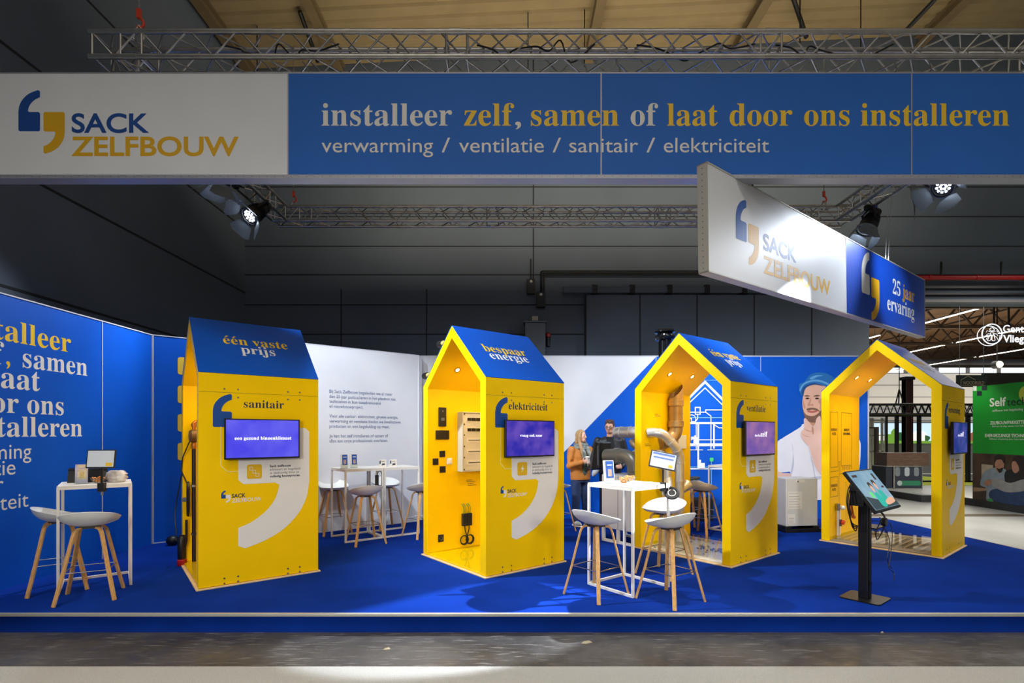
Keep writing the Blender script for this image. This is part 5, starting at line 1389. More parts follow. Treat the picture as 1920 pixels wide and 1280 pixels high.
# ------------------------------------------------------------------ touch screen kiosk on the right
kb = Vector((3.40, 4.985, 0)); KR = R(38.3)
t = thing('touch_kiosk', 'black floor-standing kiosk with tilted touch screen near the platform edge', 'kiosk', tuple(kb), KR)
b = MB(); pts = []
for cx, cy, a in ((0.13, 0.13, 0), (-0.13, 0.13, 90), (-0.13, -0.13, 180), (0.13, -0.13, 270)):
    for i in range(5): pts.append((cx + 0.04 * math.cos(R(a + 22.5 * i)), cy + 0.04 * math.sin(R(a + 22.5 * i))))
b.poly(pts, (0, 0, 0.012), X, Y, 0.012); b.build('base_plate', BLKM, t)
b = MB().bb(-0.055, 0.055, -0.04, 0.04, 0.012, 0.99); b.bb(-0.02, 0.02, -0.048, -0.04, 0.012, 0.95)
b.build('column', BLKM, t, bevel=0.004, seg=1)
MB().bb(-0.03, 0.03, -0.05, -0.048, 0.14, 0.17).build('service_hatch', BLK, t)
rot = Matrix.Rotation(R(-35.9), 3, 'X')
sc_c = Vector((-0.13, -0.10, 1.06))
b = MB(); b.box(sc_c, (0.665, 0.03, 0.43), 0, rot); b.build('screen_case', BLK, t, bevel=0.005)
dis = MB().box(sc_c + rot @ Vector((0, -0.016, 0.004)), (0.635, 0.002, 0.392), 0, rot).build('display', screen_mat('screen_sky', '6FA6C8', '9CC4DA', 0.75, 4), t)
f = MB(); zd = rot @ Z
def kp(p, i, lay, sm=True):
    f.mat(i); q = [(q.x, q.y) for q in spline([(a, c, 0) for a, c in p], 4, True)] if sm else p
    f.poly(q, sc_c + rot @ Vector((0, -0.0175 - 0.0005 * lay, 0)), rot @ X, zd)
kp([(-0.315, -0.19), (0.315, -0.19), (0.315, -0.12), (0.1, -0.13), (-0.1, -0.10), (-0.315, -0.05)], 0, 0, False)
for x, y in ((-0.03, 0.0), (0.10, 0.02)):
    kp([(x - 0.05, y - 0.06), (x - 0.02, y - 0.035), (x + 0.02, y - 0.035), (x + 0.055, y - 0.06), (x + 0.065, y - 0.17), (x - 0.06, y - 0.17)], 1, 1)
    kp([(x - 0.028, y + 0.02), (x, y + 0.06), (x + 0.028, y + 0.02), (x, y - 0.035)], 2, 2)
    kp([(x - 0.034, y + 0.02), (x - 0.03, y + 0.07), (x + 0.03, y + 0.07), (x + 0.034, y + 0.02), (x, y + 0.048)], 3, 3)
kp([(0.05, -0.13), (0.24, -0.10), (0.28, -0.15), (0.06, -0.17)], 2, 4)
kp([(-0.17, -0.08), (-0.11, -0.08), (-0.11, -0.02), (-0.17, -0.02)], 4, 2, False)
kp([(0.20, 0.09), (0.25, 0.09), (0.25, 0.16), (0.20, 0.16)], 3, 2, False); kp([(0.22, 0.0), (0.28, 0.0), (0.28, 0.02), (0.22, 0.02)], 3, 2, False); kp([(-0.28, 0.14), (-0.16, 0.14), (-0.16, 0.165), (-0.28, 0.165)], 3, 2, False)
f.build('picture', [mat('scr_dark', '2A3A44', 0.4, emit='2A3A44', es=0.5), mat('scr_teal', '1E9C90', 0.4, emit='1E9C90', es=0.6), mat('scr_skin', 'C89880', 0.4, emit='C89880', es=0.6), mat('scr_hair', '2A1E1C', 0.4, emit='2A1E1C', es=0.5), mat('scr_green', '4CC060', 0.4, emit='4CC060', es=0.7)], dis)
b = MB(); b.box(Vector((-0.06, 0.03, 0.97)), (0.16, 0.10, 0.14)); b.bar((-0.30, 0.0, 1.10), (-0.36, -0.02, 1.08), 0.05, 0.03); b.bar((-0.30, -0.02, 1.10), (0, 0.0, 1.06), 0.03, 0.03); b.box(Vector((-0.1, 0.05, 1.06)), (0.08, 0.07, 0.08)); b.build('mount', BLK, t)
MB().bb(0.055, 0.33, -0.08, 0.05, 0.665, 0.677).build('shelf', BLKM, t, bevel=0.003, seg=1)
b = MB(); rnd = random.Random(4)
for k in range(4):
    x0 = -0.13 + 0.03 * k
    b.tube(spline([(x0, 0.06, 1.12), (x0 - 0.06, 0.08, 1.05 - 0.02 * k), (x0 - 0.08, 0.08, 0.9 - 0.05 * k), (x0 - 0.02, 0.06, 0.74 - 0.03 * k), (-0.05, 0.045, 0.70)], 6), 0.005, 6)
b.build('cable', BLK, t, smooth=True)
MB().tube(spline([(-0.07, 0.06, 1.0), (-0.11, 0.08, 0.92), (-0.10, 0.07, 0.80), (-0.08, 0.06, 0.78)], 6), 0.014, 8).build('orange_lead', mat('orange_lead', 'D0601A', 0.5, noise=0.05, scale=9), t, smooth=True)
t = thing('headphones', 'black headphones resting on the shelf of the kiosk', 'headphones', tuple(ROOT['touch_kiosk'] @ Vector((0.24, -0.02, 0.677))), KR)
b = MB()
for y in (-0.07, 0.07): b.lathe([(0.02, -0.02), (0.042, -0.018), (0.045, 0.0), (0.04, 0.02), (0.02, 0.022)], Vector((0, y, 0.046)), Y, 18)
b.build('ear_cup', BLK, t, smooth=True)
MB().tube([(0.0 + 0.02 * math.sin(a * math.pi / 12), -0.075 * math.cos(a * math.pi / 12), 0.06 + 0.085 * math.sin(a * math.pi / 12)) for a in range(13)], 0.009, 8).build('headband', BLK, t, smooth=True)
b = MB()
b.tube(spline([(0.02, -0.075, 0.03), (0.1, -0.09, 0.02), (0.13, -0.1, -0.1), (0.07, -0.1, -0.3), (0.03, -0.1, -0.4), (0.1, -0.12, -0.46), (0.02, -0.14, -0.52)], 7), 0.0035, 5)
b.tube(spline([(0.02, 0.07, 0.03), (0.12, 0.0, 0.02), (0.11, -0.08, -0.14), (0.02, -0.09, -0.32), (0.1, -0.1, -0.42)], 7), 0.0035, 5)
b.tube(spline([(-0.1, -0.06, 0.1), (-0.2, -0.10, 0.09), (-0.27, -0.08, -0.02), (-0.2, -0.07, -0.1), (-0.1, -0.075, -0.05), (0.0, -0.075, 0.02)], 7), 0.005, 6)
b.build('cord', BLK, t, smooth=True)

# ------------------------------------------------------------------ the two visitors
def remesh(mb, name, m, parent, voxel, smooth_it=4):
    me = bpy.data.meshes.new('r'); me.from_pydata([tuple(ROOT[parent.name].inverted() @ p) for p in mb.v], [], mb.f)
    o = bpy.data.objects.new('r', me); COL.objects.link(o)
    md = o.modifiers.new('r', 'REMESH'); md.mode = 'VOXEL'; md.voxel_size = voxel; md.use_smooth_shade = True
    s = o.modifiers.new('s', 'SMOOTH'); s.iterations = smooth_it; s.factor = 0.5
    dg = bpy.context.evaluated_depsgraph_get()
    m2 = bpy.data.meshes.new_from_object(o.evaluated_get(dg))
    bpy.data.objects.remove(o); bpy.data.meshes.remove(me)
    m2.materials.clear(); m2.materials.append(m)
    m2.polygons.foreach_set('use_smooth', [True] * len(m2.polygons))
    o = bpy.data.objects.new(name, m2); COL.objects.link(o); o.parent = parent; ROOT[o.name] = ROOT[parent.name]
    return o
def ell(mb, secs, e1, e2, n=18):
    """closed elliptical sections [(centre, r1, r2)]"""
    vs = []
    for c, r1, r2 in secs:
        for k in range(n):
            a = 2 * math.pi * k / n; vs.append(Vector(c) + e1 * (r1 * math.cos(a)) + e2 * (r2 * math.sin(a)))
    L = len(secs)
    fs = [(j * n + k, j * n + (k + 1) % n, (j + 1) * n + (k + 1) % n, (j + 1) * n + k) for j in range(L - 1) for k in range(n)]
    fs += [tuple(range(n))[::-1], tuple((L - 1) * n + k for k in range(n))]
    return mb.add(vs, fs)
def limb(mb, pts, rs, n=14):
    mb.tube(pts, rs, n)
    for p, r in zip(pts, rs): mb.ball(p, r, 12, 8)

def person(label, O, f, H, skin, head_f, arms, feet):
    """arms = two lists (shoulder, elbow, wrist, hand direction, finger normal); returns thing and frame"""
    O = Vector(O); f = Vector(f).normalized(); Lf = Z.cross(f); k = H / 1.75
    P = lambda l, w, z: O + Lf * (l * k) + f * (w * k) + Z * (z * k)
    t = thing('person', label, 'person', tuple(O), 0, 'visitors')
    b = MB()
    ell(b, [(P(0, 0, 0.84), 0.13 * k, 0.09 * k), (P(0, 0, 0.93), 0.155 * k, 0.105 * k), (P(0, 0, 1.06), 0.125 * k, 0.09 * k), (P(0, 0.01, 1.2), 0.145 * k, 0.10 * k), (P(0, 0, 1.36), 0.165 * k, 0.085 * k), (P(0, -0.01, 1.43), 0.10 * k, 0.06 * k)], Lf, f)
    limb(b, [P(0, -0.005, 1.38), P(0, 0.01, 1.52)], [0.055 * k, 0.05 * k])
    hc = P(0, 0.02, 1.625); hf = Vector(head_f).normalized(); hl = Z.cross(hf).normalized(); hu = hf.cross(hl)
    mt = Matrix((hl, hf, hu)).transposed()
    b.ball(hc, (0.074 * k, 0.094 * k, 0.115 * k), 24, 16, mt)
    b.ball(hc + hf * (0.035 * k) - hu * (0.06 * k), (0.055 * k, 0.058 * k, 0.055 * k), 16, 10, mt)          # jaw
    b.ball(hc + hf * (0.094 * k) - hu * (0.012 * k), (0.014 * k, 0.022 * k, 0.022 * k), 10, 8, mt)          # nose
    b.ball(hc + hf * (0.085 * k) + hu * (0.01 * k), (0.009 * k, 0.016 * k, 0.03 * k), 10, 8, mt)
    for s in (-1, 1): b.ball(hc + hl * (0.074 * k * s) - hf * 0.005, (0.012 * k, 0.02 * k, 0.032 * k), 10, 8, mt)  # ears
    for s, (kn, ft) in zip((-1, 1), feet):
        limb(b, [P(0.085 * s, 0, 0.86), P(*kn), P(ft[0], ft[1] - 0.02, 0.08)], [0.078 * k, 0.052 * k, 0.038 * k])
        b.ball(P(ft[0], ft[1] + 0.05, 0.04), (0.042 * k, 0.11 * k, 0.035 * k), 14, 8, Matrix((Lf, f, Z)).transposed())
    hands = []
    for s, (sh, el_, wr, hd, hn) in zip((-1, 1), arms):
        sh, el_, wr = P(*sh), P(*el_), P(*wr)
        limb(b, [sh, el_, wr], [0.05 * k, 0.038 * k, 0.027 * k])
        d = (Lf * hd[0] + f * hd[1] + Z * hd[2]).normalized(); nn = Lf * hn[0] + f * hn[1] + Z * hn[2]; nn = (nn - d * nn.dot(d)).normalized(); sd = d.cross(nn)
        palm = wr + d * 0.045
        b.ball(palm, (0.040, 0.048, 0.018), 12, 8, Matrix((sd, d, nn)).transposed())
        for q, (o2, ln_) in enumerate(((-0.029, 0.062), (-0.010, 0.074), (0.010, 0.070), (0.028, 0.055))):
            p0 = palm + sd * o2 + d * 0.03; p1 = p0 + d * (ln_ * 0.5) + nn * 0.004; p2 = p1 + d * (ln_ * 0.25) + nn * (ln_ * 0.32); p3 = p2 + nn * (ln_ * 0.3) - d * 0.004
            b.tube([p0, p1, p2, p3], [0.0095, 0.009, 0.0085, 0.007], 8)
        sg = -s
        q0 = palm + sd * (0.034 * sg) - d * 0.02; q1 = q0 + sd * (0.025 * sg) + d * 0.02 + nn * 0.012; q2 = q1 + d * 0.03 + nn * 0.016
        b.tube([q0, q1, q2], [0.013, 0.011, 0.008], 8)
        hands.append((palm, d, nn))
    remesh(b, 'body', skin, t, 0.0065, 3)
    e = MB()
    for s in (-1, 1):
        c = hc + hl * (0.031 * k * s) + hf * (0.083 * k) + hu * (0.012 * k)
        e.ball(c, (0.012 * k, 0.008 * k, 0.007 * k), 10, 6, mt)
    e.mat(1)
    for s in (-1, 1):
        c = hc + hl * (0.031 * k * s) + hf * (0.089 * k) + hu * (0.012 * k); e.ball(c, (0.006 * k, 0.004 * k, 0.006 * k), 8, 6, mt)
        c = hc + hl * (0.032 * k * s) + hf * (0.088 * k) + hu * (0.034 * k); e.ball(c, (0.019 * k, 0.006 * k, 0.004 * k), 10, 6, mt)
    e.mat(2); e.ball(hc + hf * (0.091 * k) - hu * (0.058 * k), (0.022 * k, 0.008 * k, 0.008 * k), 10, 6, mt)
    e.build('face_features', [mat('eye_white', 'D8D4CC', 0.3, noise=0.02, scale=9), mat('brow_brown', '3A2A20', 0.6, noise=0.05, scale=9), mat('lip_rose', 'A85C58', 0.5, noise=0.05, scale=9)], t, smooth=True, world=True)
    return t, P, Lf, f, k, hc, hl, hf, hu, mt, hands

SK1 = mat('skin_fair', 'D9A890', 0.5, noise=0.06, scale=14); SK2 = mat('skin_warm', 'CC9A80', 0.5, noise=0.06, scale=14)
JEAN = mat('dark_denim', '26375C', 0.85, noise=0.2, scale=24); TAN = mat('tan_jacket_cloth', 'B9742C', 0.7, noise=0.1, scale=14)
# woman in the tan jacket
arms = [((-0.185, 0, 1.38), (-0.25, 0.03, 1.10), (-0.12, 0.24, 1.17), (0.85, 0.45, 0.25), (0.4, -0.7, 0.2)), ((0.185, 0, 1.38), (0.25, 0.04, 1.10), (0.05, 0.25, 1.15), (-0.8, 0.5, 0.3), (-0.4, -0.7, 0.2))]
feet = [((-0.095, 0.01, 0.47), (-0.10, 0.0)), ((0.095, 0.03, 0.47), (0.11, 0.05))]
t, P, Lf, f, k, hc, hl, hf, hu, mt, hands = person('woman with long blond hair in a tan jacket and jeans holding a cup', (1.18, 8.93, 0), (0.42, -0.9, 0), 1.66, SK1, (0.85, -0.62, 0.0), arms, feet)
b = MB()
ell(b, [(P(0, 0, 0.86), 0.185 * k, 0.135 * k), (P(0, 0, 0.90), 0.195 * k, 0.15 * k), (P(0, 0, 0.97), 0.20 * k, 0.155 * k), (P(0, 0.01, 1.12), 0.20 * k, 0.155 * k), (P(0, 0.01, 1.27), 0.205 * k, 0.145 * k), (P(0, 0, 1.38), 0.19 * k, 0.11 * k), (P(0, -0.01, 1.46), 0.10 * k, 0.085 * k)], Lf, f)
for s, (sh, el_, wr, hd, hn) in zip((-1, 1), arms):
    sh, el_, wr = P(*sh), P(*el_), P(*wr); limb(b, [sh, (sh + el_) / 2, el_, wr - (wr - el_).normalized() * 0.01], [0.072, 0.066, 0.06, 0.045])
j = remesh(b, 'jacket', TAN, t, 0.011, 3)
b = MB(); ell(b, [(P(0, 0, 0.85), 0.190 * k, 0.142 * k), (P(0, 0, 0.89), 0.196 * k, 0.15 * k)], Lf, f); b.build('hem_band', TAN, t, smooth=True, world=True)
b = MB()
ell(b, [(P(0, 0, 0.80), 0.165 * k, 0.125 * k), (P(0, 0, 0.92), 0.165 * k, 0.12 * k)], Lf, f)
for s, (kn, ft) in zip((-1, 1), feet): limb(b, [P(0.088 * s, 0, 0.84), P(*kn), P(ft[0], ft[1] - 0.02, 0.09)], [0.098, 0.075, 0.062])
remesh(b, 'trousers', JEAN, t, 0.011, 3)
b = MB(); b.ball(P(0, 0.11, 1.12), (0.075, 0.07, 0.22), 16, 12, Matrix((Lf, f, Z)).transposed()); b.build('top', mat('green_grey_top', '53685E', 0.9, noise=0.4, scale=18), t, smooth=True, world=True)
b = MB()
for q in range(3): b.tube([P(0.105 * math.cos(a), 0.02 + 0.10 * math.sin(a), 1.42 + 0.025 * q + 0.012 * math.sin(3 * a + q)) for a in [x * math.pi / 8 for x in range(16)]], 0.035, 10, closed=True)
b.tube(spline([P(0.06, 0.10, 1.43), P(0.09, 0.15, 1.32), P(0.08, 0.17, 1.18), P(0.06, 0.16, 1.05)], 5), 0.042, 10)
b.tube(spline([P(-0.05, 0.10, 1.43), P(-0.04, 0.17, 1.34), P(-0.03, 0.17, 1.24)], 5), 0.04, 10)
b.build('scarf', mat('grey_pink_scarf', '7F8680', 0.95, noise=0.5, scale=16), t, smooth=True, world=True)
b = MB()
b.ball(hc - hf * 0.012 + hu * 0.018, (0.088 * k, 0.098 * k, 0.112 * k), 22, 14, mt)
for s in (-1, 1):
    b.tube(spline([hc + hl * (0.05 * s) + hu * 0.09 + hf * 0.03, hc + hl * (0.085 * s) + hu * 0.02 + hf * 0.02, hc + hl * (0.092 * s) - hu * 0.09 + hf * 0.02, hc + hl * (0.12 * s) - hu * 0.2 + hf * 0.07, hc + hl * (0.125 * s) - hu * 0.34 + hf * 0.10], 5), [0.022] * 6 + [0.03] * 8 + [0.028] * 4 + [0.02, 0.016, 0.01], 10)
ell(b, [(hc - hf * 0.05 - hu * 0.26, 0.07, 0.03), (hc - hf * 0.06 - hu * 0.1, 0.085, 0.045), (hc - hf * 0.03 + hu * 0.02, 0.085, 0.06)], hl, hf)
# keep the face free
b2 = MB(); b2.v = [p if (p - hc).dot(hf) < 0.055 * k + 0.5 * max(0, (p - hc).dot(hu) - 0.06) or abs((p - hc).dot(hl)) > 0.062 else p - hf * (((p - hc).dot(hf) - 0.055 * k)) for p in b.v]; b2.f = b.f; b2.m = b.m
remesh(b2, 'hair', mat('blond_hair', 'A8845A', 0.6, noise=0.3, scale=30, stretch=(6, 6, 1)), t, 0.008, 2)
cp = (hands[0][0] + hands[1][0]) / 2 + f * 0.015 + Z * 0.03
cup = thing('paper_cup', 'white paper cup held in both hands by the woman', 'cup', tuple(cp - Z * 0.05))
MB().lathe([(0.027, -0.05), (0.036, 0.05), (0.038, 0.052), (0.034, 0.05)], cp, Z, 18).build('cup', WHTP, cup, smooth=True, world=True)
MB().lathe([(0.038, 0.05), (0.038, 0.06), (0.03, 0.066), (0.001, 0.066)], cp, Z, 18, False, False).build('lid', WHTP, cup, smooth=True, world=True)
for ft in feet:
    b = MB(); c = P(ft[1][0], ft[1][1] + 0.045, 0.05); m3 = Matrix((Lf, f, Z)).transposed()
    b.ball(c, (0.052, 0.135, 0.05), 16, 10, m3); b.v = [Vector((p.x, p.y, max(p.z, 0.018))) for p in b.v]
    sh = b.build('shoe', mat('sneaker_grey', 'B4B8B2', 0.6, noise=0.35, scale=18), t, smooth=True, world=True)
    b = MB(); b.ball(c - Z * 0.03, (0.055, 0.14, 0.022), 16, 8, m3); b.v = [Vector((p.x, p.y, max(p.z, 0.001))) for p in b.v]; b.build('sole', WHTP, sh, smooth=True, world=True)
b = MB(); b.ball(P(0.13, 0.30, 1.02), (0.05, 0.05, 0.11), 16, 10, Matrix.Rotation(0.5, 3, 'Y')); tag(b.build('folded_leaflet', mat('grey_paper', 'A9AEB2', 0.6, noise=0.1, scale=9), None, loc=tuple(P(0.13, 0.30, 1.02)), smooth=True, world=True), 'pale grey folded pouch held under the cup by the woman', 'pouch')

# man in the black jacket
arms = [((-0.20, 0, 1.39), (-0.29, 0.0, 1.12), (-0.20, 0.20, 0.98), (0.55, 0.8, 0.1), (0.7, -0.4, -0.2)), ((0.20, 0, 1.39), (0.28, 0.0, 1.12), (0.19, 0.19, 0.96), (-0.6, 0.8, 0.1), (-0.7, -0.4, -0.2))]
feet = [((-0.10, 0.01, 0.47), (-0.11, 0.0)), ((0.10, 0.02, 0.47), (0.12, 0.04))]
t, P, Lf, f, k, hc, hl, hf, hu, mt, hands = person('man with short brown hair in a black jacket looking down behind the ducts', (1.75, 9.27, 0), (-0.12, -1, 0), 1.84, SK2, (-0.38, -0.9, -0.22), arms, feet)
BJ = mat('black_jacket_cloth', '15171B', 0.5, noise=0.2, scale=12); BT = mat('black_tshirt_cloth', '0E0F12', 0.9, noise=0.1, scale=14)
b = MB()
ell(b, [(P(0, 0, 0.84), 0.20 * k, 0.14 * k), (P(0, 0, 1.0), 0.205 * k, 0.15 * k), (P(0, 0.0, 1.27), 0.22 * k, 0.14 * k), (P(0, 0, 1.40), 0.205 * k, 0.105 * k), (P(0, -0.01, 1.465), 0.11 * k, 0.08 * k)], Lf, f)
for sh, el_, wr, hd, hn in arms:
    sh, el_, wr = P(*sh), P(*el_), P(*wr); limb(b, [sh, (sh + el_) / 2, el_, wr - (wr - el_).normalized() * 0.01], [0.074, 0.068, 0.06, 0.046])
remesh(b, 'jacket', BJ, t, 0.011, 3)
b = MB(); ell(b, [(P(0, 0.085, 0.88), 0.11, 0.08), (P(0, 0.085, 1.2), 0.12, 0.08), (P(0, 0.06, 1.38), 0.10, 0.065), (P(0, 0.02, 1.46), 0.085, 0.075)], Lf, f); b.build('tshirt', BT, t, smooth=True, world=True)
b = MB()
for s in (-1, 1): b.tube(spline([P(0.07 * s, 0.04, 1.45), P(0.085 * s, 0.085, 1.38), P(0.10 * s, 0.115, 1.27), P(0.105 * s, 0.13, 1.1), P(0.105 * s, 0.12, 0.88)], 5), 0.014, 8)
b.build('jacket_front_edge', BJ, t, smooth=True, world=True)
b = MB()
ell(b, [(P(0, 0, 0.80), 0.165 * k, 0.125 * k), (P(0, 0, 0.90), 0.165 * k, 0.12 * k)], Lf, f)
for s, (kn, ft) in zip((-1, 1), feet): limb(b, [P(0.088 * s, 0, 0.84), P(*kn), P(ft[0], ft[1] - 0.02, 0.09)], [0.098, 0.075, 0.065])
remesh(b, 'trousers', mat('dark_trousers', '1E2026', 0.9, noise=0.2, scale=20), t, 0.011, 3)
b = MB(); b.ball(hc - hf * 0.018 + hu * 0.03, (0.083 * k, 0.096 * k, 0.10 * k), 22, 14, mt); rnd = random.Random(8)
for q in range(26):
    a = rnd.uniform(0, 6.28); r = rnd.uniform(0.02, 0.075)
    b.ball(hc + hl * (r * math.cos(a)) + hf * (r * math.sin(a) - 0.005) + hu * (0.115 + 0.018 * rnd.random() - 4.5 * r * r), (0.02, 0.02, 0.016), 8, 6, mt)
b.v = [p if (p - hc).dot(hf) < 0.045 or (p - hc).dot(hu) > 0.07 else p - hf * ((p - hc).dot(hf) - 0.045) for p in b.v]
remesh(b, 'hair', mat('brown_hair', '4A3226', 0.65, noise=0.3, scale=40), t, 0.008, 2)
b = MB()
for s in (-1, 1):
    c = hc + hl * (0.033 * s) + hf * 0.103 + hu * 0.01; b.tube([c + hl * (0.024 * math.cos(a)) + hu * (0.018 * math.sin(a)) for a in [x * math.pi / 8 for x in range(16)]], 0.0025, 5, closed=True)
    b.tube([c + hl * (0.024 * s), hc + hl * (0.082 * s) + hu * 0.012], 0.0025, 5)
b.build('glasses', BLKM, t, smooth=True, world=True)
for ft in feet:
    b = MB(); c = P(ft[1][0], ft[1][1] + 0.045, 0.045); m3 = Matrix((Lf, f, Z)).transposed()
    b.ball(c, (0.055, 0.145, 0.05), 16, 10, m3); b.v = [Vector((p.x, p.y, max(p.z, 0.001))) for p in b.v]; b.build('shoe', BLK, t, smooth=True, world=True)

# ------------------------------------------------------------------ fittings on the dark hall wall
def ab(p, y): return at(p[0], p[1], y)
a0, a1 = at(984, 606, 12.0), at(1022, 606, 12.0)
t = thing('wall_cabinet', 'tall dark grey metal cabinet standing against the dark hall wall', 'cabinet', (a0.x + 0.235, 12.0, FZ))
MB().bb(-0.235, 0.235, -0.1, 0.19, 0, a0.z - FZ).build('casing', GRYM, t, bevel=0.01)
MB().bb(-0.26, 0.26, -0.12, 0.19, a0.z - FZ, a0.z - FZ + 0.04).build('lid', GRYM, t)
p = at(1003, 598, 12.0); tag(MB().box((0, 0, 0.07), (0.14, 0.12, 0.12)).build('pull_box', mat('beige_plastic', 'A8A290', 0.5, noise=0.05, scale=9), None, loc=(p.x, 12.03, a0.z + 0.042 - 0.01), bevel=0.004), 'small beige box on top of the grey wall cabinet', 'box')
for (x0, y0, x1, y1, lab) in ((988, 524, 1003, 551, 'upper black junction box with pale lamp on the dark hall wall'), (1006, 548, 1022, 576, 'lower black junction box above the grey wall cabinet')):
    p, q = at(x0, y1, 12.12), at(x1, y0, 12.12)
    t = thing('junction_box', lab, 'junction box', (p.x, 12.12, p.z), 0, 'junction boxes on the dark wall')
    MB().bb(0, q.x - p.x, -0.05, 0.075, 0, q.z - p.z).build('box', BLKM, t, bevel=0.006)
    MB().ball(((q.x - p.x) / 2, -0.05, q.z - p.z - 0.06), (0.035, 0.03, 0.035), 12, 8).build('indicator', WHTP, t, smooth=True)
    MB().tube([((q.x - p.x) / 2, 0.05, q.z - p.z), ((q.x - p.x) / 2, 0.05, q.z - p.z + 0.5)], 0.015, 6).build('conduit', BLKM, t)
pp, qq = at(1056, 549, 12.0), at(1560, 537, 12.0)
t = thing('cable_duct', 'long horizontal dark duct on the hall wall behind the hanging sign', 'duct', tuple(pp))
MB().bb(pp.x, qq.x, 11.96, 12.08, pp.z, qq.z).build('duct', DWALL, t, world=True, bevel=0.02)
for px in (1115, 1185, 1255, 1325, 1395): x = at(px, 0, 12.0).x; MB().bb(x - 0.06, x + 0.06, 11.95, 12.195, pp.z - 0.02, qq.z + 0.03).build('bracket', BLKM, t, world=True)
t = thing('cable_tray', 'thin horizontal conduit run above the dark duct on the hall wall', 'conduit', tuple(at(1015, 510, 12.1)))
b = MB()
for k in range(3): b.tube([at(1016, 508 + 3.5 * k, 12.12), at(1640, 508 + 3.5 * k, 12.12)], 0.016, 6)
b.tube([at(1016, 508, 12.12), at(1016, 548, 12.12)], 0.016, 6); b.tube([at(1020, 512, 12.12), at(1020, 548, 12.12)], 0.016, 6)
b.build('conduit', BLKM, t, smooth=True, world=True)
p = at(1028, 632, 12.1); t = thing('fire_alarm', 'small red alarm point beside the grey wall cabinet', 'alarm', (p.x, 12.15, p.z))
MB().lathe([(0.06, -0.04), (0.06, 0.04), (0.03, 0.07)], Vector((0, 0, 0.05)), Z, 12).build('sounder', RED, t); MB().lathe([(0.05, -0.25), (0.05, -0.05)], Vector((0, 0, 0.05)), Z, 12).build('housing', BLKM, t)
t = thing('sprinkler_pipe', 'red sprinkler pipe running along the dark beam at the far right', 'pipe', (9.4, 12.0, 5.2))
MB().tube([(9.0, 12.02, 5.22), (22, 12.02, 5.22)], 0.055, 14).build('pipe', RED, t, smooth=True, world=True)
b = MB()
for x in (9.7, 10.8, 11.9): b.lathe([(0.065, -0.04), (0.065, 0.04)], Vector((x, 12.02, 5.22)), X, 14, True, True)
b.build('coupling', RED, t, smooth=True, world=True)
for x in (10.0, 11.4): MB().bar((x, 12.05, 5.27), (x, 12.05, 5.6), 0.03, 0.03).build('hanger', BLKM, t, world=True)
struct('trim_20', MB().bb(8.3, 40, 12.05, 12.2, 4.66, 4.72), mat('lintel_edge', '6A6C70', 0.5, noise=0.05, scale=4))
for k, z in enumerate((4.85, 5.0)): struct('trim_%d' % (21 + k), MB().bb(8.3, 40, 12.12, 12.2, z, z + 0.05), BLKM)

# ------------------------------------------------------------------ neighbouring stands and the far hall
struct('floor_neighbour_stand', MB().bb(11.3, 34, 9.0, 20.5, FZ, 0).bb(10.6, 11.3, 13.4, 20.5, FZ, 0), DCARP)
struct('floor_neighbour_top', MB().bb(11.32, 34, 9.02, 16.0, 0.0, 0.004).bb(10.62, 11.32, 13.42, 16.0, 0, 0.004), GFLOOR)
GX = 11.28
def gw(px, py): 
    y = FOC * GX / (px - CX); return Vector((GX, y, CH - (py - HY) / FOC * y))
gp = lambda x, y: (1620 + x * 0.2031, 700 + y * 0.2031)
b = MB(); b.bb(GX + 0.003, GX + 0.09, 9.2, 12.67, 0.0, 2.74)
t = thing('green_stand_wall', 'bright green lettered wall panel with photo of a reading couple at the right edge', 'stand wall', (GX, 11.0, 0))
b.build('board', mat('leaf_green', '0E9A28', 0.45, noise=0.05, scale=3), t, world=True)
f = MB()
def gpoly(i, pts, lay=1, sm=False):
    q = [gw(*gp(*p)) for p in pts]; q = [(12.67 - p.y, p.z) for p in q]
    if sm: q = [(v.x, v.y) for v in spline([(a, c, 0) for a, c in q], 4, True)]
    f.mat(i); f.poly(q, (GX - 0.0015 * lay, 12.67, 0), -Y, Z)
f.mat(0); f.poly([(0, 0), (3.4, 0), (3.4, 1.12), (0, 1.12)], (GX, 12.67, 0), -Y, Z)
gpoly(1, [(1085, 835), (1190, 845), (1190, 1000), (1085, 1010)]); gpoly(2, [(1010, 1050), (1150, 1060), (1150, 1080), (1010, 1090)])
gpoly(3, [(1120, 900), (1200, 870), (1300, 880), (1330, 960), (1300, 1080), (1180, 1170), (1130, 1160), (1130, 1060), (1075, 1030), (1090, 950)], 2, True)
gpoly(4, [(1215, 800), (1290, 800), (1290, 870), (1255, 915), (1220, 890)], 3, True); gpoly(5, [(1210, 830), (1205, 770), (1250, 745), (1300, 770), (1295, 830), (1270, 795), (1225, 800)], 4, True); gpoly(5, [(1226, 872), (1250, 880), (1284, 868), (1275, 905), (1250, 915)], 4, True)
gpoly(6, [(1310, 900), (1400, 880), (1500, 870), (1560, 1000), (1520, 1060), (1340, 1060), (1300, 980)], 3, True)
gpoly(4, [(1370, 820), (1420, 790), (1440, 880), (1400, 920), (1372, 890)], 4, True); gpoly(5, [(1375, 810), (1390, 765), (1450, 760), (1500, 800), (1500, 940), (1450, 950), (1430, 860), (1400, 810)], 5, True)
gpoly(7, [(1170, 1080), (1300, 1060), (1500, 1080), (1540, 1200), (1400, 1215), (1180, 1165)], 4, True)
gpoly(8, [(1180, 985), (1250, 970), (1350, 1010), (1480, 975), (1540, 1010), (1520, 1070), (1400, 1095), (1300, 1090), (1200, 1040)], 6, True)
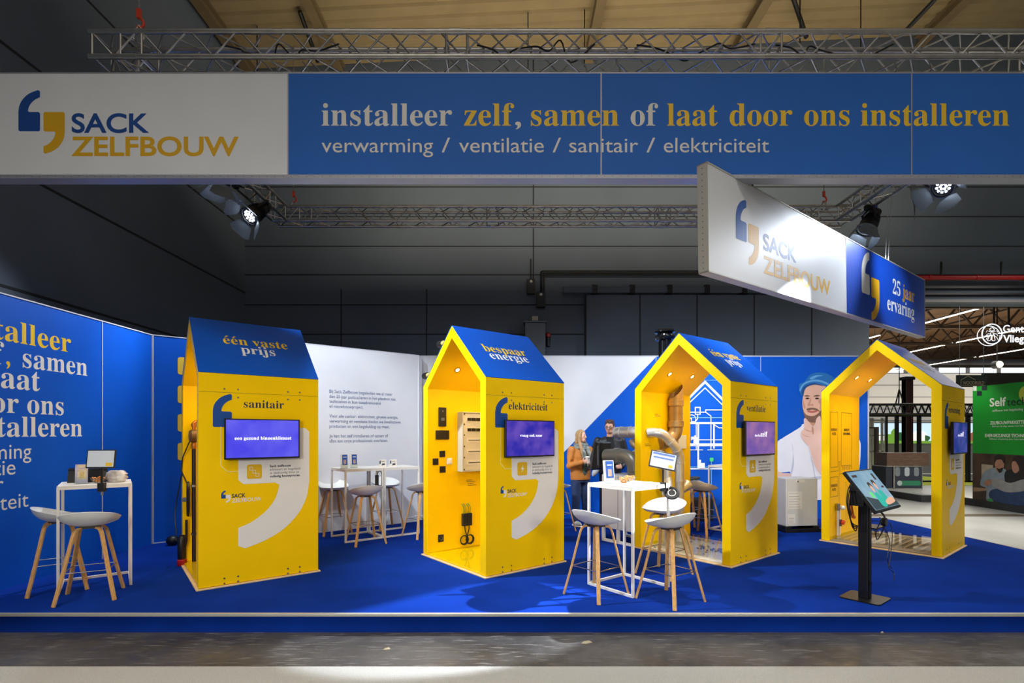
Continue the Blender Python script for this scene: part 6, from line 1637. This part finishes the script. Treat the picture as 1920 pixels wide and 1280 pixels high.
gpoly(4, [(1110, 1005), (1165, 975), (1180, 1010), (1140, 1040)], 6, True); gpoly(9, [(1140, 1160), (1180, 1150), (1200, 1185), (1150, 1180)], 6)
gpoly(10, [(1007, 118), (1040, 117), (1040, 160), (1007, 160)], 1); gpoly(11, [(1088, 118), (1135, 112), (1135, 152), (1088, 155)], 1); gpoly(11, [(1043, 162), (1087, 160), (1087, 205), (1043, 206)], 1)
def gtext(s, st, x, y, x1, cap, i):
    a, c = gw(*gp(x, y)), gw(*gp(x1, y)); f.mat(i); text(f, s, st, Vector((GX - 0.002, a.y, a.z)), -Y, Z, cap * 0.2031 * a.y / FOC, 'l', a.y - c.y, 3)
gtext('Self', 'heavy', 1160, 305, 1312, 78, 10); gtext('tech', 'sans', 1318, 298, 1500, 70, 11)
gtext('zelfbouw met begeleiding', 'sans', 1185, 353, 1470, 22, 10); gtext('ZELFBOUWPAKKETTEN', 'heavy', 1165, 470, 1510, 30, 10); gtext('Zelf aan de slag, samen met Selftech', 'sans', 1182, 494, 1510, 14, 10)
gtext('ENERGIEZUINIGE TECHNIEKEN', 'heavy', 1118, 586, 1560, 30, 10); gtext('Zelfbouw of plaatsing door onze techniekers', 'sans', 1155, 610, 1540, 14, 10)
c = gw(*gp(1500, 185)); f.mat(12); f.lathe([(0.19, 0), (0.001, 0)], Vector((GX - 0.001, c.y - 0.02, c.z)), -X, 24, False, False)
f.build('print', [mat('photo_brown', '4A3626', 0.5, noise=0.5, scale=3), mat('photo_window', 'B8A890', 0.5, noise=0.1, scale=6), mat('photo_tan', 'A88868', 0.5, noise=0.1, scale=6), mat('photo_shirt', '8C99A4', 0.5, noise=0.15, scale=8), mat('photo_skin', 'B07E64', 0.5, noise=0.1, scale=9), mat('photo_hair', '241A16', 0.5, noise=0.2, scale=12), mat('photo_black', '1C1A1C', 0.5, noise=0.2, scale=9), mat('photo_jeans', '2A4168', 0.5, noise=0.2, scale=9), mat('photo_paper', '9A9894', 0.5, noise=0.1, scale=9), mat('photo_green', '3A9A4A', 0.5, noise=0.1, scale=9), mat('pale_green_white', 'E6F0DC', 0.5, noise=0.02, scale=9), mat('night_print', '14202C', 0.5, noise=0.05, scale=9), mat('lime_print', 'C8D84A', 0.5, noise=0.05, scale=9)], t, world=True)

# hall roof, trusses and end wall beyond the opening
struct('ceiling_far', MB().bb(8.3, 75, 12.5, 62, 9.6, 9.7), mat('brown_roof', '6A4E30', 0.7, noise=0.25, scale=0.6, stretch=(1, 8, 1)))
b = MB(); b.bb(8, 75, 60, 60.3, FZ, 8.7); b.bb(8, 75, 60, 60.3, 9.3, 9.7)
struct('wall_far', b, mat('far_wall_grey', '8C8C88', 0.7, noise=0.1, scale=1))
SKYW = mat('daylit_glass', 'DDE8F4', 0.4, emit='DDE8F4', es=1.6)
x = 10.0; k = 1
while x < 60: 
    struct('window_%d' % k, MB().bb(x, x + 3.0, 60.0, 60.1, 8.7, 9.3), SKYW); x += 3.6; k += 1
struct('wall_far_right', MB().bb(60, 60.3, 12.5, 60, FZ, 9.6), DWALL)
TRB = mat('brown_truss_paint', '3A2C1E', 0.6, 0.2, noise=0.15, scale=4)
tr0 = None
for k, yy in enumerate((19, 23, 27, 32, 38, 45)):
    t = thing('roof_truss', 'dark brown roof truss crossing the far hall ceiling', 'roof truss', (8.5, yy, 8.2), 0, 'roof trusses in the far hall')
    b = MB(); b.bar((0, 0, 0), (46, 0, 0), 0.14, 0.14); b.build('lower_chord', TRB, t); b = MB(); b.bar((0, 0, 1.3), (46, 0, 1.3), 0.14, 0.14); b.build('upper_chord', TRB, t)
    b = MB()
    for q in range(23): b.bar((2 * q, 0, 0.07), (2 * q + 1, 0, 1.23), 0.09, 0.09); b.bar((2 * q + 1, 0, 1.23), (2 * q + 2, 0, 0.07), 0.09, 0.09)
    b.build('web', TRB, t)
for k, xx in enumerate((12, 16, 20, 24.5, 29, 34)):
    t = thing('roof_purlin', 'brown lattice purlin running away under the far hall ceiling', 'purlin', (xx, 13, 8.9), 0, 'purlins in the far hall')
    b = MB(); b.bar((0, 0, 0), (0, 46, 0), 0.1, 0.1); b.build('lower_chord', TRB, t)
    b = MB()
    for q in range(23): b.bar((0, 2 * q, 0.0), (0, 2 * q + 1, 0.65), 0.06, 0.06); b.bar((0, 2 * q + 1, 0.65), (0, 2 * q + 2, 0.0), 0.06, 0.06)
    b.build('web', TRB, t)
TUBEL = mat('lit_tube', 'FFF4DC', 0.4, emit='FFF1D8', es=6)
for k, (xx, y0, y1) in enumerate(((25.6, 25, 34), (33.4, 30, 45), (25.6, 36, 52), (41.5, 39, 56), (18.5, 22, 27), (33.4, 47, 58), (20.5, 40, 56))):
    t = thing('strip_light', 'long lit strip light under the far hall roof', 'strip light', (xx, y0, 8.5), 0, 'strip lights in the far hall')
    MB().bb(-0.07, 0.07, 0, y1 - y0, 0, 0.06).build('batten', GRYM, t)
    MB().bb(-0.05, 0.05, 0.02, y1 - y0 - 0.02, -0.05, 0.0).build('tube', TUBEL, t)
    for q in (0.5, y1 - y0 - 0.5): MB().bb(-0.01, 0.01, q - 0.01, q + 0.01, 0.06, 1.08).build('drop_rod', GRYM, t)
p = at(1873, 683, 26)
t = thing('stage_lamp', 'glaring round lamp high in the far hall above the green wall', 'lamp', tuple(p)); MB().ball((0, 0, 0), 0.16, 14, 10).build('bulb', mat('glaring_bulb', 'FFF0C8', 0.4, emit='FFE8B8', es=40), t); MB().lathe([(0.2, 0.25), (0.2, -0.05), (0.17, -0.05), (0.17, 0.2)], Vector((0, 0, 0)), Y, 14).build('housing', BLKM, t); MB().bar((0, 0.1, 0.15), (0, 0.1, 9.6 - p.z), 0.04, 0.04).build('drop_rod', BLKM, t)

# neon style company sign
NEON = mat('lit_white_neon', 'FFFFFF', 0.4, emit='F4F6FF', es=1.3)
pc = at(1860, 626, 14.0); s = 14.0 / FOC
t = thing('illuminated_sign', 'round lit insect emblem with white lettering hanging in the far hall', 'sign', tuple(pc))
b = MB(); b.tube([Vector((0.27 * math.cos(a), 0, 0.27 * math.sin(a))) for a in [k * math.pi / 24 for k in range(48)]], 0.013, 8, closed=True)
b.tube([Vector((0.31 * math.cos(a), 0.1, -0.03 + 0.27 * math.sin(a))) for a in [k * math.pi / 24 for k in range(48)]], 0.008, 6, closed=True)
for sg in (-1, 1):
    b.tube(spline([(0.0, 0, 0.1), (sg * 0.05, 0, -0.02), (sg * 0.10 - 0.02, 0, -0.17), (sg * 0.02 - 0.02, 0, -0.16), (sg * 0.01, 0, -0.02)], 5), 0.007, 6)
    for q in range(3): b.tube([(sg * 0.05, 0, 0.06 - 0.05 * q), (sg * 0.13, 0, 0.09 - 0.09 * q), (sg * 0.16, 0, 0.05 - 0.10 * q)], 0.005, 6)
b.tube([(0.06 * math.cos(a), 0, 0.12 + 0.05 * math.sin(a)) for a in [k * math.pi / 8 for k in range(16)]], 0.007, 6, closed=True)
b.build('emblem', NEON, t)
f = MB(); text(f, 'Gentse', 'medium', Vector((0.29, -0.01, 0.045)), X, Z, 0.20, 'l', 0.80); text(f, 'Vliegenramen', 'heavy', Vector((0.29, -0.01, -0.22)), X, Z, 0.20, 'l', 1.55)
f.build('lettering', NEON, t)
b = MB()
for x in (0.1, 0.5, 1.0): b.bar((x, 0.05, 0.27 if x < 0.2 else 0.25), (x, 0.05, 9.6 - pc.z - 0.1), 0.03, 0.03)
b.bar((-0.2, 0.05, 0.0), (1.8, 0.05, 0.0), 0.03, 0.03); b.bar((-0.2, 0.05, -0.2), (1.8, 0.05, -0.2), 0.03, 0.03); b.build('support', BLKM, t)

# hanging green board with a house outline
p0, p1 = at(1795, 725, 18), at(1851, 703, 18)
t = thing('hanging_board', 'dark green hanging board with house outline and pale letters above the green wall', 'sign', (p0.x, 18, p0.z))
w_, h_ = p1.x - p0.x, p1.z - p0.z
MB().bb(0, w_, 0, 0.06, 0, h_).build('board', mat('dark_green', '24302A', 0.6, noise=0.08, scale=4), t)
f = MB(); text(f, 'WOODBUILD', 'heavy', Vector((w_ * 0.18, -0.003, h_ * 0.2)), X, Z, 0.12, 'l', w_ * 0.72); line2(f, [(w_ * 0.12, h_ * 0.1), (w_ * 0.12, h_ * 0.6), (w_ * 0.36, h_ * 0.92), (w_ * 0.6, h_ * 0.6)], 0.025, (0, -0.003, 0), X, Z); line2(f, [(w_ * 0.12, h_ * 0.1), (w_ * 0.9, h_ * 0.1)], 0.02, (0, -0.003, 0), X, Z)
f.build('lettering', mat('tan_print', 'A89A80', 0.6, noise=0.05, scale=9), t)
b = MB()
for x in (0.1, w_ - 0.1): b.tube([(x, 0.03, h_), (x, 0.03, 9.6 - p0.z)], 0.01, 6)
b.build('wires', WIRE, t)

# white and black exhibition structures seen through the heating house
FW = mat('far_white_panel', 'D2D2CE', 0.6, noise=0.03, scale=1)
x0, x1 = at(1560, 0, 24).x, at(1840, 0, 24).x
t = thing('white_stand_wall', 'tall white panelled exhibition wall far behind the verwarming house', 'stand wall', (x0, 24, FZ))
MB().bb(x0, x1, 24, 24.2, FZ, at(0, 700, 24).z).build('panels', FW, t, world=True)
b = MB()
for k in range(1, 6): z = at(0, 700, 24).z - 0.55 * k; b.bb(x0, x1, 23.99, 24.0, z, z + 0.02)
b.build('panel_joint', GRYM, t, world=True)
x0, x1 = at(1698, 0, 19).x, at(1711, 0, 19).x
t = thing('ribbed_column', 'tall dark maroon ribbed column seen through the verwarming house', 'column', (x0, 19, 0))
b = MB(); n = 5
for k in range(n): xa = x0 + (x1 - x0) * k / n; b.bb(xa, xa + (x1 - x0) / n * 0.62, 18.94, 19.2, 0, at(0, 712, 19).z)
b.bb(x0, x1, 19.0, 19.2, 0, at(0, 712, 19).z); b.build('shaft', mat('maroon', '3E1616', 0.6, noise=0.12, scale=4), t, world=True)
MB().bb(x0 - 0.04, x1 + 0.04, 18.92, 19.25, at(0, 712, 19).z, at(0, 706, 19).z).build('cap', BLKM, t, world=True)
# black truss with sling
zb, zt = at(0, 776, 16).z, at(0, 758, 16).z
xa, xb = at(1600, 0, 16).x, at(1835, 0, 16).x
t = thing('black_truss', 'black horizontal truss with hanging sling seen through the verwarming house', 'truss', (xa, 16, zb))
for y in (15.9, 16.2):
    for z in (zb, zt): MB().tube([(xa, y, z), (xb, y, z)], 0.03, 8).build('chord', BLKM, t, world=True)
b = MB(); n = 18
for k in range(n):
    a = xa + (xb - xa) * k / n; c = xa + (xb - xa) * (k + 0.5) / n; e = xa + (xb - xa) * (k + 1) / n
    for y in (15.9, 16.2): b.tube([(a, y, zb), (c, y, zt)], 0.014, 5); b.tube([(c, y, zt), (e, y, zb)], 0.014, 5)
    b.tube([(a, 15.9, zt), (e, 16.2, zt)], 0.014, 5)
b.build('bracing', BLKM, t, world=True)
ap = at(1686, 730, 16.05)
b = MB()
for px in (1679, 1685, 1695):
    q = at(px, 758, 16.05); b.bar(ap, q, 0.035, 0.02)
b.tube([ap, Vector((ap.x, ap.y, 9.58))], 0.012, 6); b.build('sling', BLKM, t, world=True)
# black glazed frames
t = thing('glazed_partition', 'black framed glass partition behind the verwarming house', 'partition', (at(1650, 0, 17).x, 17, 0))
yy = 17.0
for px, w in ((1683, 0.09), (1725, 0.1), (1817, 0.11), (1664, 0.03)):
    x = at(px, 0, yy).x; MB().bb(x - w / 2, x + w / 2, yy, yy + 0.08, 0.004, at(0, 778, yy).z).build('post', BLKM, t, world=True)
MB().bb(at(1630, 0, yy).x, at(1830, 0, yy).x, yy, yy + 0.08, at(0, 781, yy).z, at(0, 776, yy).z).build('head_rail', BLKM, t, world=True)
MB().bb(at(1630, 0, yy).x, at(1830, 0, yy).x, yy, yy + 0.08, 0.004, 0.06).build('sill_rail', BLKM, t, world=True)
t = thing('door_frame_sample', 'small dark door frame with white shelving behind, left of the black glazed partition', 'frame', (at(1640, 0, 16.4).x, 16.4, 0))
xa, xb, zt = at(1629, 0, 16.4).x, at(1648, 0, 16.4).x, at(0, 800, 16.4).z
MB().bb(xb - 0.09, xb, 16.4, 16.5, 0.004, zt).build('jamb', mat('bronze_frame', '33291F', 0.5, noise=0.1, scale=5), t, world=True)
MB().bb(xa, xb - 0.09, 16.4, 16.5, zt - 0.05, zt).build('head', mat('bronze_frame', '33291F'), t, world=True)
t = thing('white_shelving', 'white open shelving frame left of the black partition', 'shelving', (at(1650, 0, 18).x, 18, 0))
for px in (1632, 1637, 1655, 1662):
    x = at(px, 0, 18).x; MB().bb(x - 0.03, x + 0.03, 18, 18.06, 0, at(0, 783, 18).z).build('upright', FW, t, world=True)
for py in (786, 815, 845):
    MB().bb(at(1630, 0, 18).x, at(1663, 0, 18).x, 18, 18.4, at(0, py, 18).z - 0.03, at(0, py, 18).z).build('shelf', FW, t, world=True)
# backlit landscape picture
t = thing('landscape_screen', 'wide backlit picture of houses, sky and trees behind the black partition', 'picture', (at(1629, 0, 21).x, 21, 0))
yy = 21.0; xa, xb = at(1600, 0, yy).x, at(1840, 0, yy).x; zt, zb = at(0, 793, yy).z, at(0, 831, yy).z
MB().bb(xa, xb, yy, yy + 0.2, 0.0, zt + 0.05).build('wall_frame', mat('far_grey_panel', '9A9A96', 0.6, noise=0.05, scale=2), t, world=True)
f = MB(); em = lambda n, c, s: mat(n, c, 0.4, emit=c, es=s)
f.mat(0); f.poly([(0, 0), (xb - xa, 0), (xb - xa, zt - zb), (0, zt - zb)], (xa, yy - 0.003, zb), X, Z)
rnd = random.Random(21); W = xb - xa; Hh = zt - zb
for k in range(26):
    x = rnd.uniform(0.1, W - 0.5); i = rnd.choice((1, 1, 2, 3, 4, 5)); w = rnd.uniform(0.2, 0.7); h0 = rnd.uniform(0.15, 0.55)
    o = (xa, yy - 0.004 - 0.0008 * k, zb)
    f.mat(i)
    if i in (1, 2): f.poly([(q.x, q.y) for q in spline([(x + w / 2 + w / 2 * math.cos(a) * (1 + 0.2 * math.sin(5 * a)), h0 * 0.6 + 0.01 + h0 * 0.55 * math.sin(a), 0) for a in [z * math.pi / 6 for z in range(12)]], 2, True)], o, X, Z)
    else: f.poly([(x, 0.05), (x + w, 0.05), (x + w, h0 * 0.7), (x + w * 0.5, h0), (x, h0 * 0.7)], o, X, Z)
f.mat(1); f.poly([(0, 0), (W, 0), (W, 0.09), (0, 0.12)], (xa, yy - 0.03, zb), X, Z)
f.build('picture', [em('lit_sky', 'BCD6F2', 1.1), em('lit_grass', '6E9A3A', 0.9), em('lit_tree', '2E5A34', 0.8), em('lit_house', 'E6E2DA', 1.1), em('lit_roof', '7A6A74', 0.8), em('lit_brick', 'A05A4A', 0.8)], t, world=True)
struct('floor_lime_strip', MB().bb(at(1600, 0, 17).x, at(1840, 0, 17).x, 16.05, 20.4, 0.0, 0.008), mat('lime_carpet', 'A8B820', 0.9, noise=0.1, scale=3))
# counter
yc = 14.9; xa, xm, xb, xe = at(1662, 0, yc).x, at(1676, 0, yc).x, at(1728, 0, yc).x, at(1745, 0, yc).x
zt, zm = at(0, 849, yc).z, at(0, 875, yc).z
t = thing('exhibition_counter', 'dark counter with green badge and brown wooden upper part behind the kiosk screen', 'counter', (xa, yc, 0.004))
b = MB(); b.bb(xm, xb, yc, yc + 0.6, 0.004, zm); b.bb(xa, xm, yc + 0.02, yc + 0.6, 0.004, zm); b.build('lower_front', mat('night_panel', '1C2430', 0.5, noise=0.1, scale=5), t, world=True)
b = MB(); b.bb(xa, xb, yc - 0.01, yc + 0.6, zm, zm + 0.03); b.bb(xm - 0.02, xm + 0.02, yc - 0.01, yc, 0.004, zm); b.bb(xb, xb + 0.02, yc - 0.01, yc, 0.004, zm); b.bb(xa, xb, yc - 0.01, yc, 0.004, 0.03); b.build('edge_frame', ALU, t, world=True)
b = MB(); b.bb(xa + 0.05, xe, yc + 0.05, yc + 0.55, zm + 0.03, zt); b.build('wooden_upper', mat('brown_wood', '5A4436', 0.35, noise=0.3, scale=5, stretch=(1, 1, 6)), t, world=True)
f = MB(); o = (xm, yc - 0.004, 0.004); ww_ = xb - xm
f.mat(0); rrect(f, 0.12 * ww_, 0.1, 0.97 * ww_, 0.24, 0.06, o, X, Z); f.mat(1); f.lathe([(0.075, 0), (0.001, 0)], Vector((xm + 0.2 * ww_, yc - 0.008, 0.175)), -Y, 18, False, False)
for q, m_ in ((0.12, 2), (0.46, 1), (0.8, 2)): f.mat(m_); rrect(f, (q - 0.08) * ww_, 0.37, (q + 0.1) * ww_, 0.63, 0.06, o, X, Z)
f.build('badge', [mat('badge_green', '1E6A4A', 0.5, noise=0.05, scale=9), mat('badge_pale', '9AA4A4', 0.5, noise=0.05, scale=9), mat('badge_grey', '6A7274', 0.5, noise=0.05, scale=9)], t, world=True)

# scraps on the hall floor
SCR = mat('paper_scrap', '94896F', 0.8, noise=0.1, scale=30)
for px, py, w, lab in ((1100, 1205, 0.05, 'torn beige paper scrap on the dark concrete in front of the middle table'), (1654, 1186, 0.018, 'tiny pale crumb on the concrete below the touch kiosk'), (725, 1217, 0.03, 'small pale scrap on the concrete left of the lit patch')):
    p = ground(px, py, FZ); b = MB()
    b.add([(-w, -0.3 * w, 0.002), (-0.2 * w, -0.5 * w, 0.004), (w, 0.1 * w, 0.002), (0.5 * w, 0.5 * w, 0.012), (-0.4 * w, 0.3 * w, 0.008), (-w, -0.3 * w, 0.001), (-0.2 * w, -0.5 * w, 0.001), (w, 0.1 * w, 0.001), (0.5 * w, 0.5 * w, 0.009), (-0.4 * w, 0.3 * w, 0.005)],
          [(0, 1, 2, 3, 4), (9, 8, 7, 6, 5)] + [(i, i + 5, (i + 1) % 5 + 5, (i + 1) % 5) for i in range(5)])
    tag(b.build('floor_scrap', SCR, None, loc=tuple(p)), lab, 'scrap', 'scraps on the concrete floor')
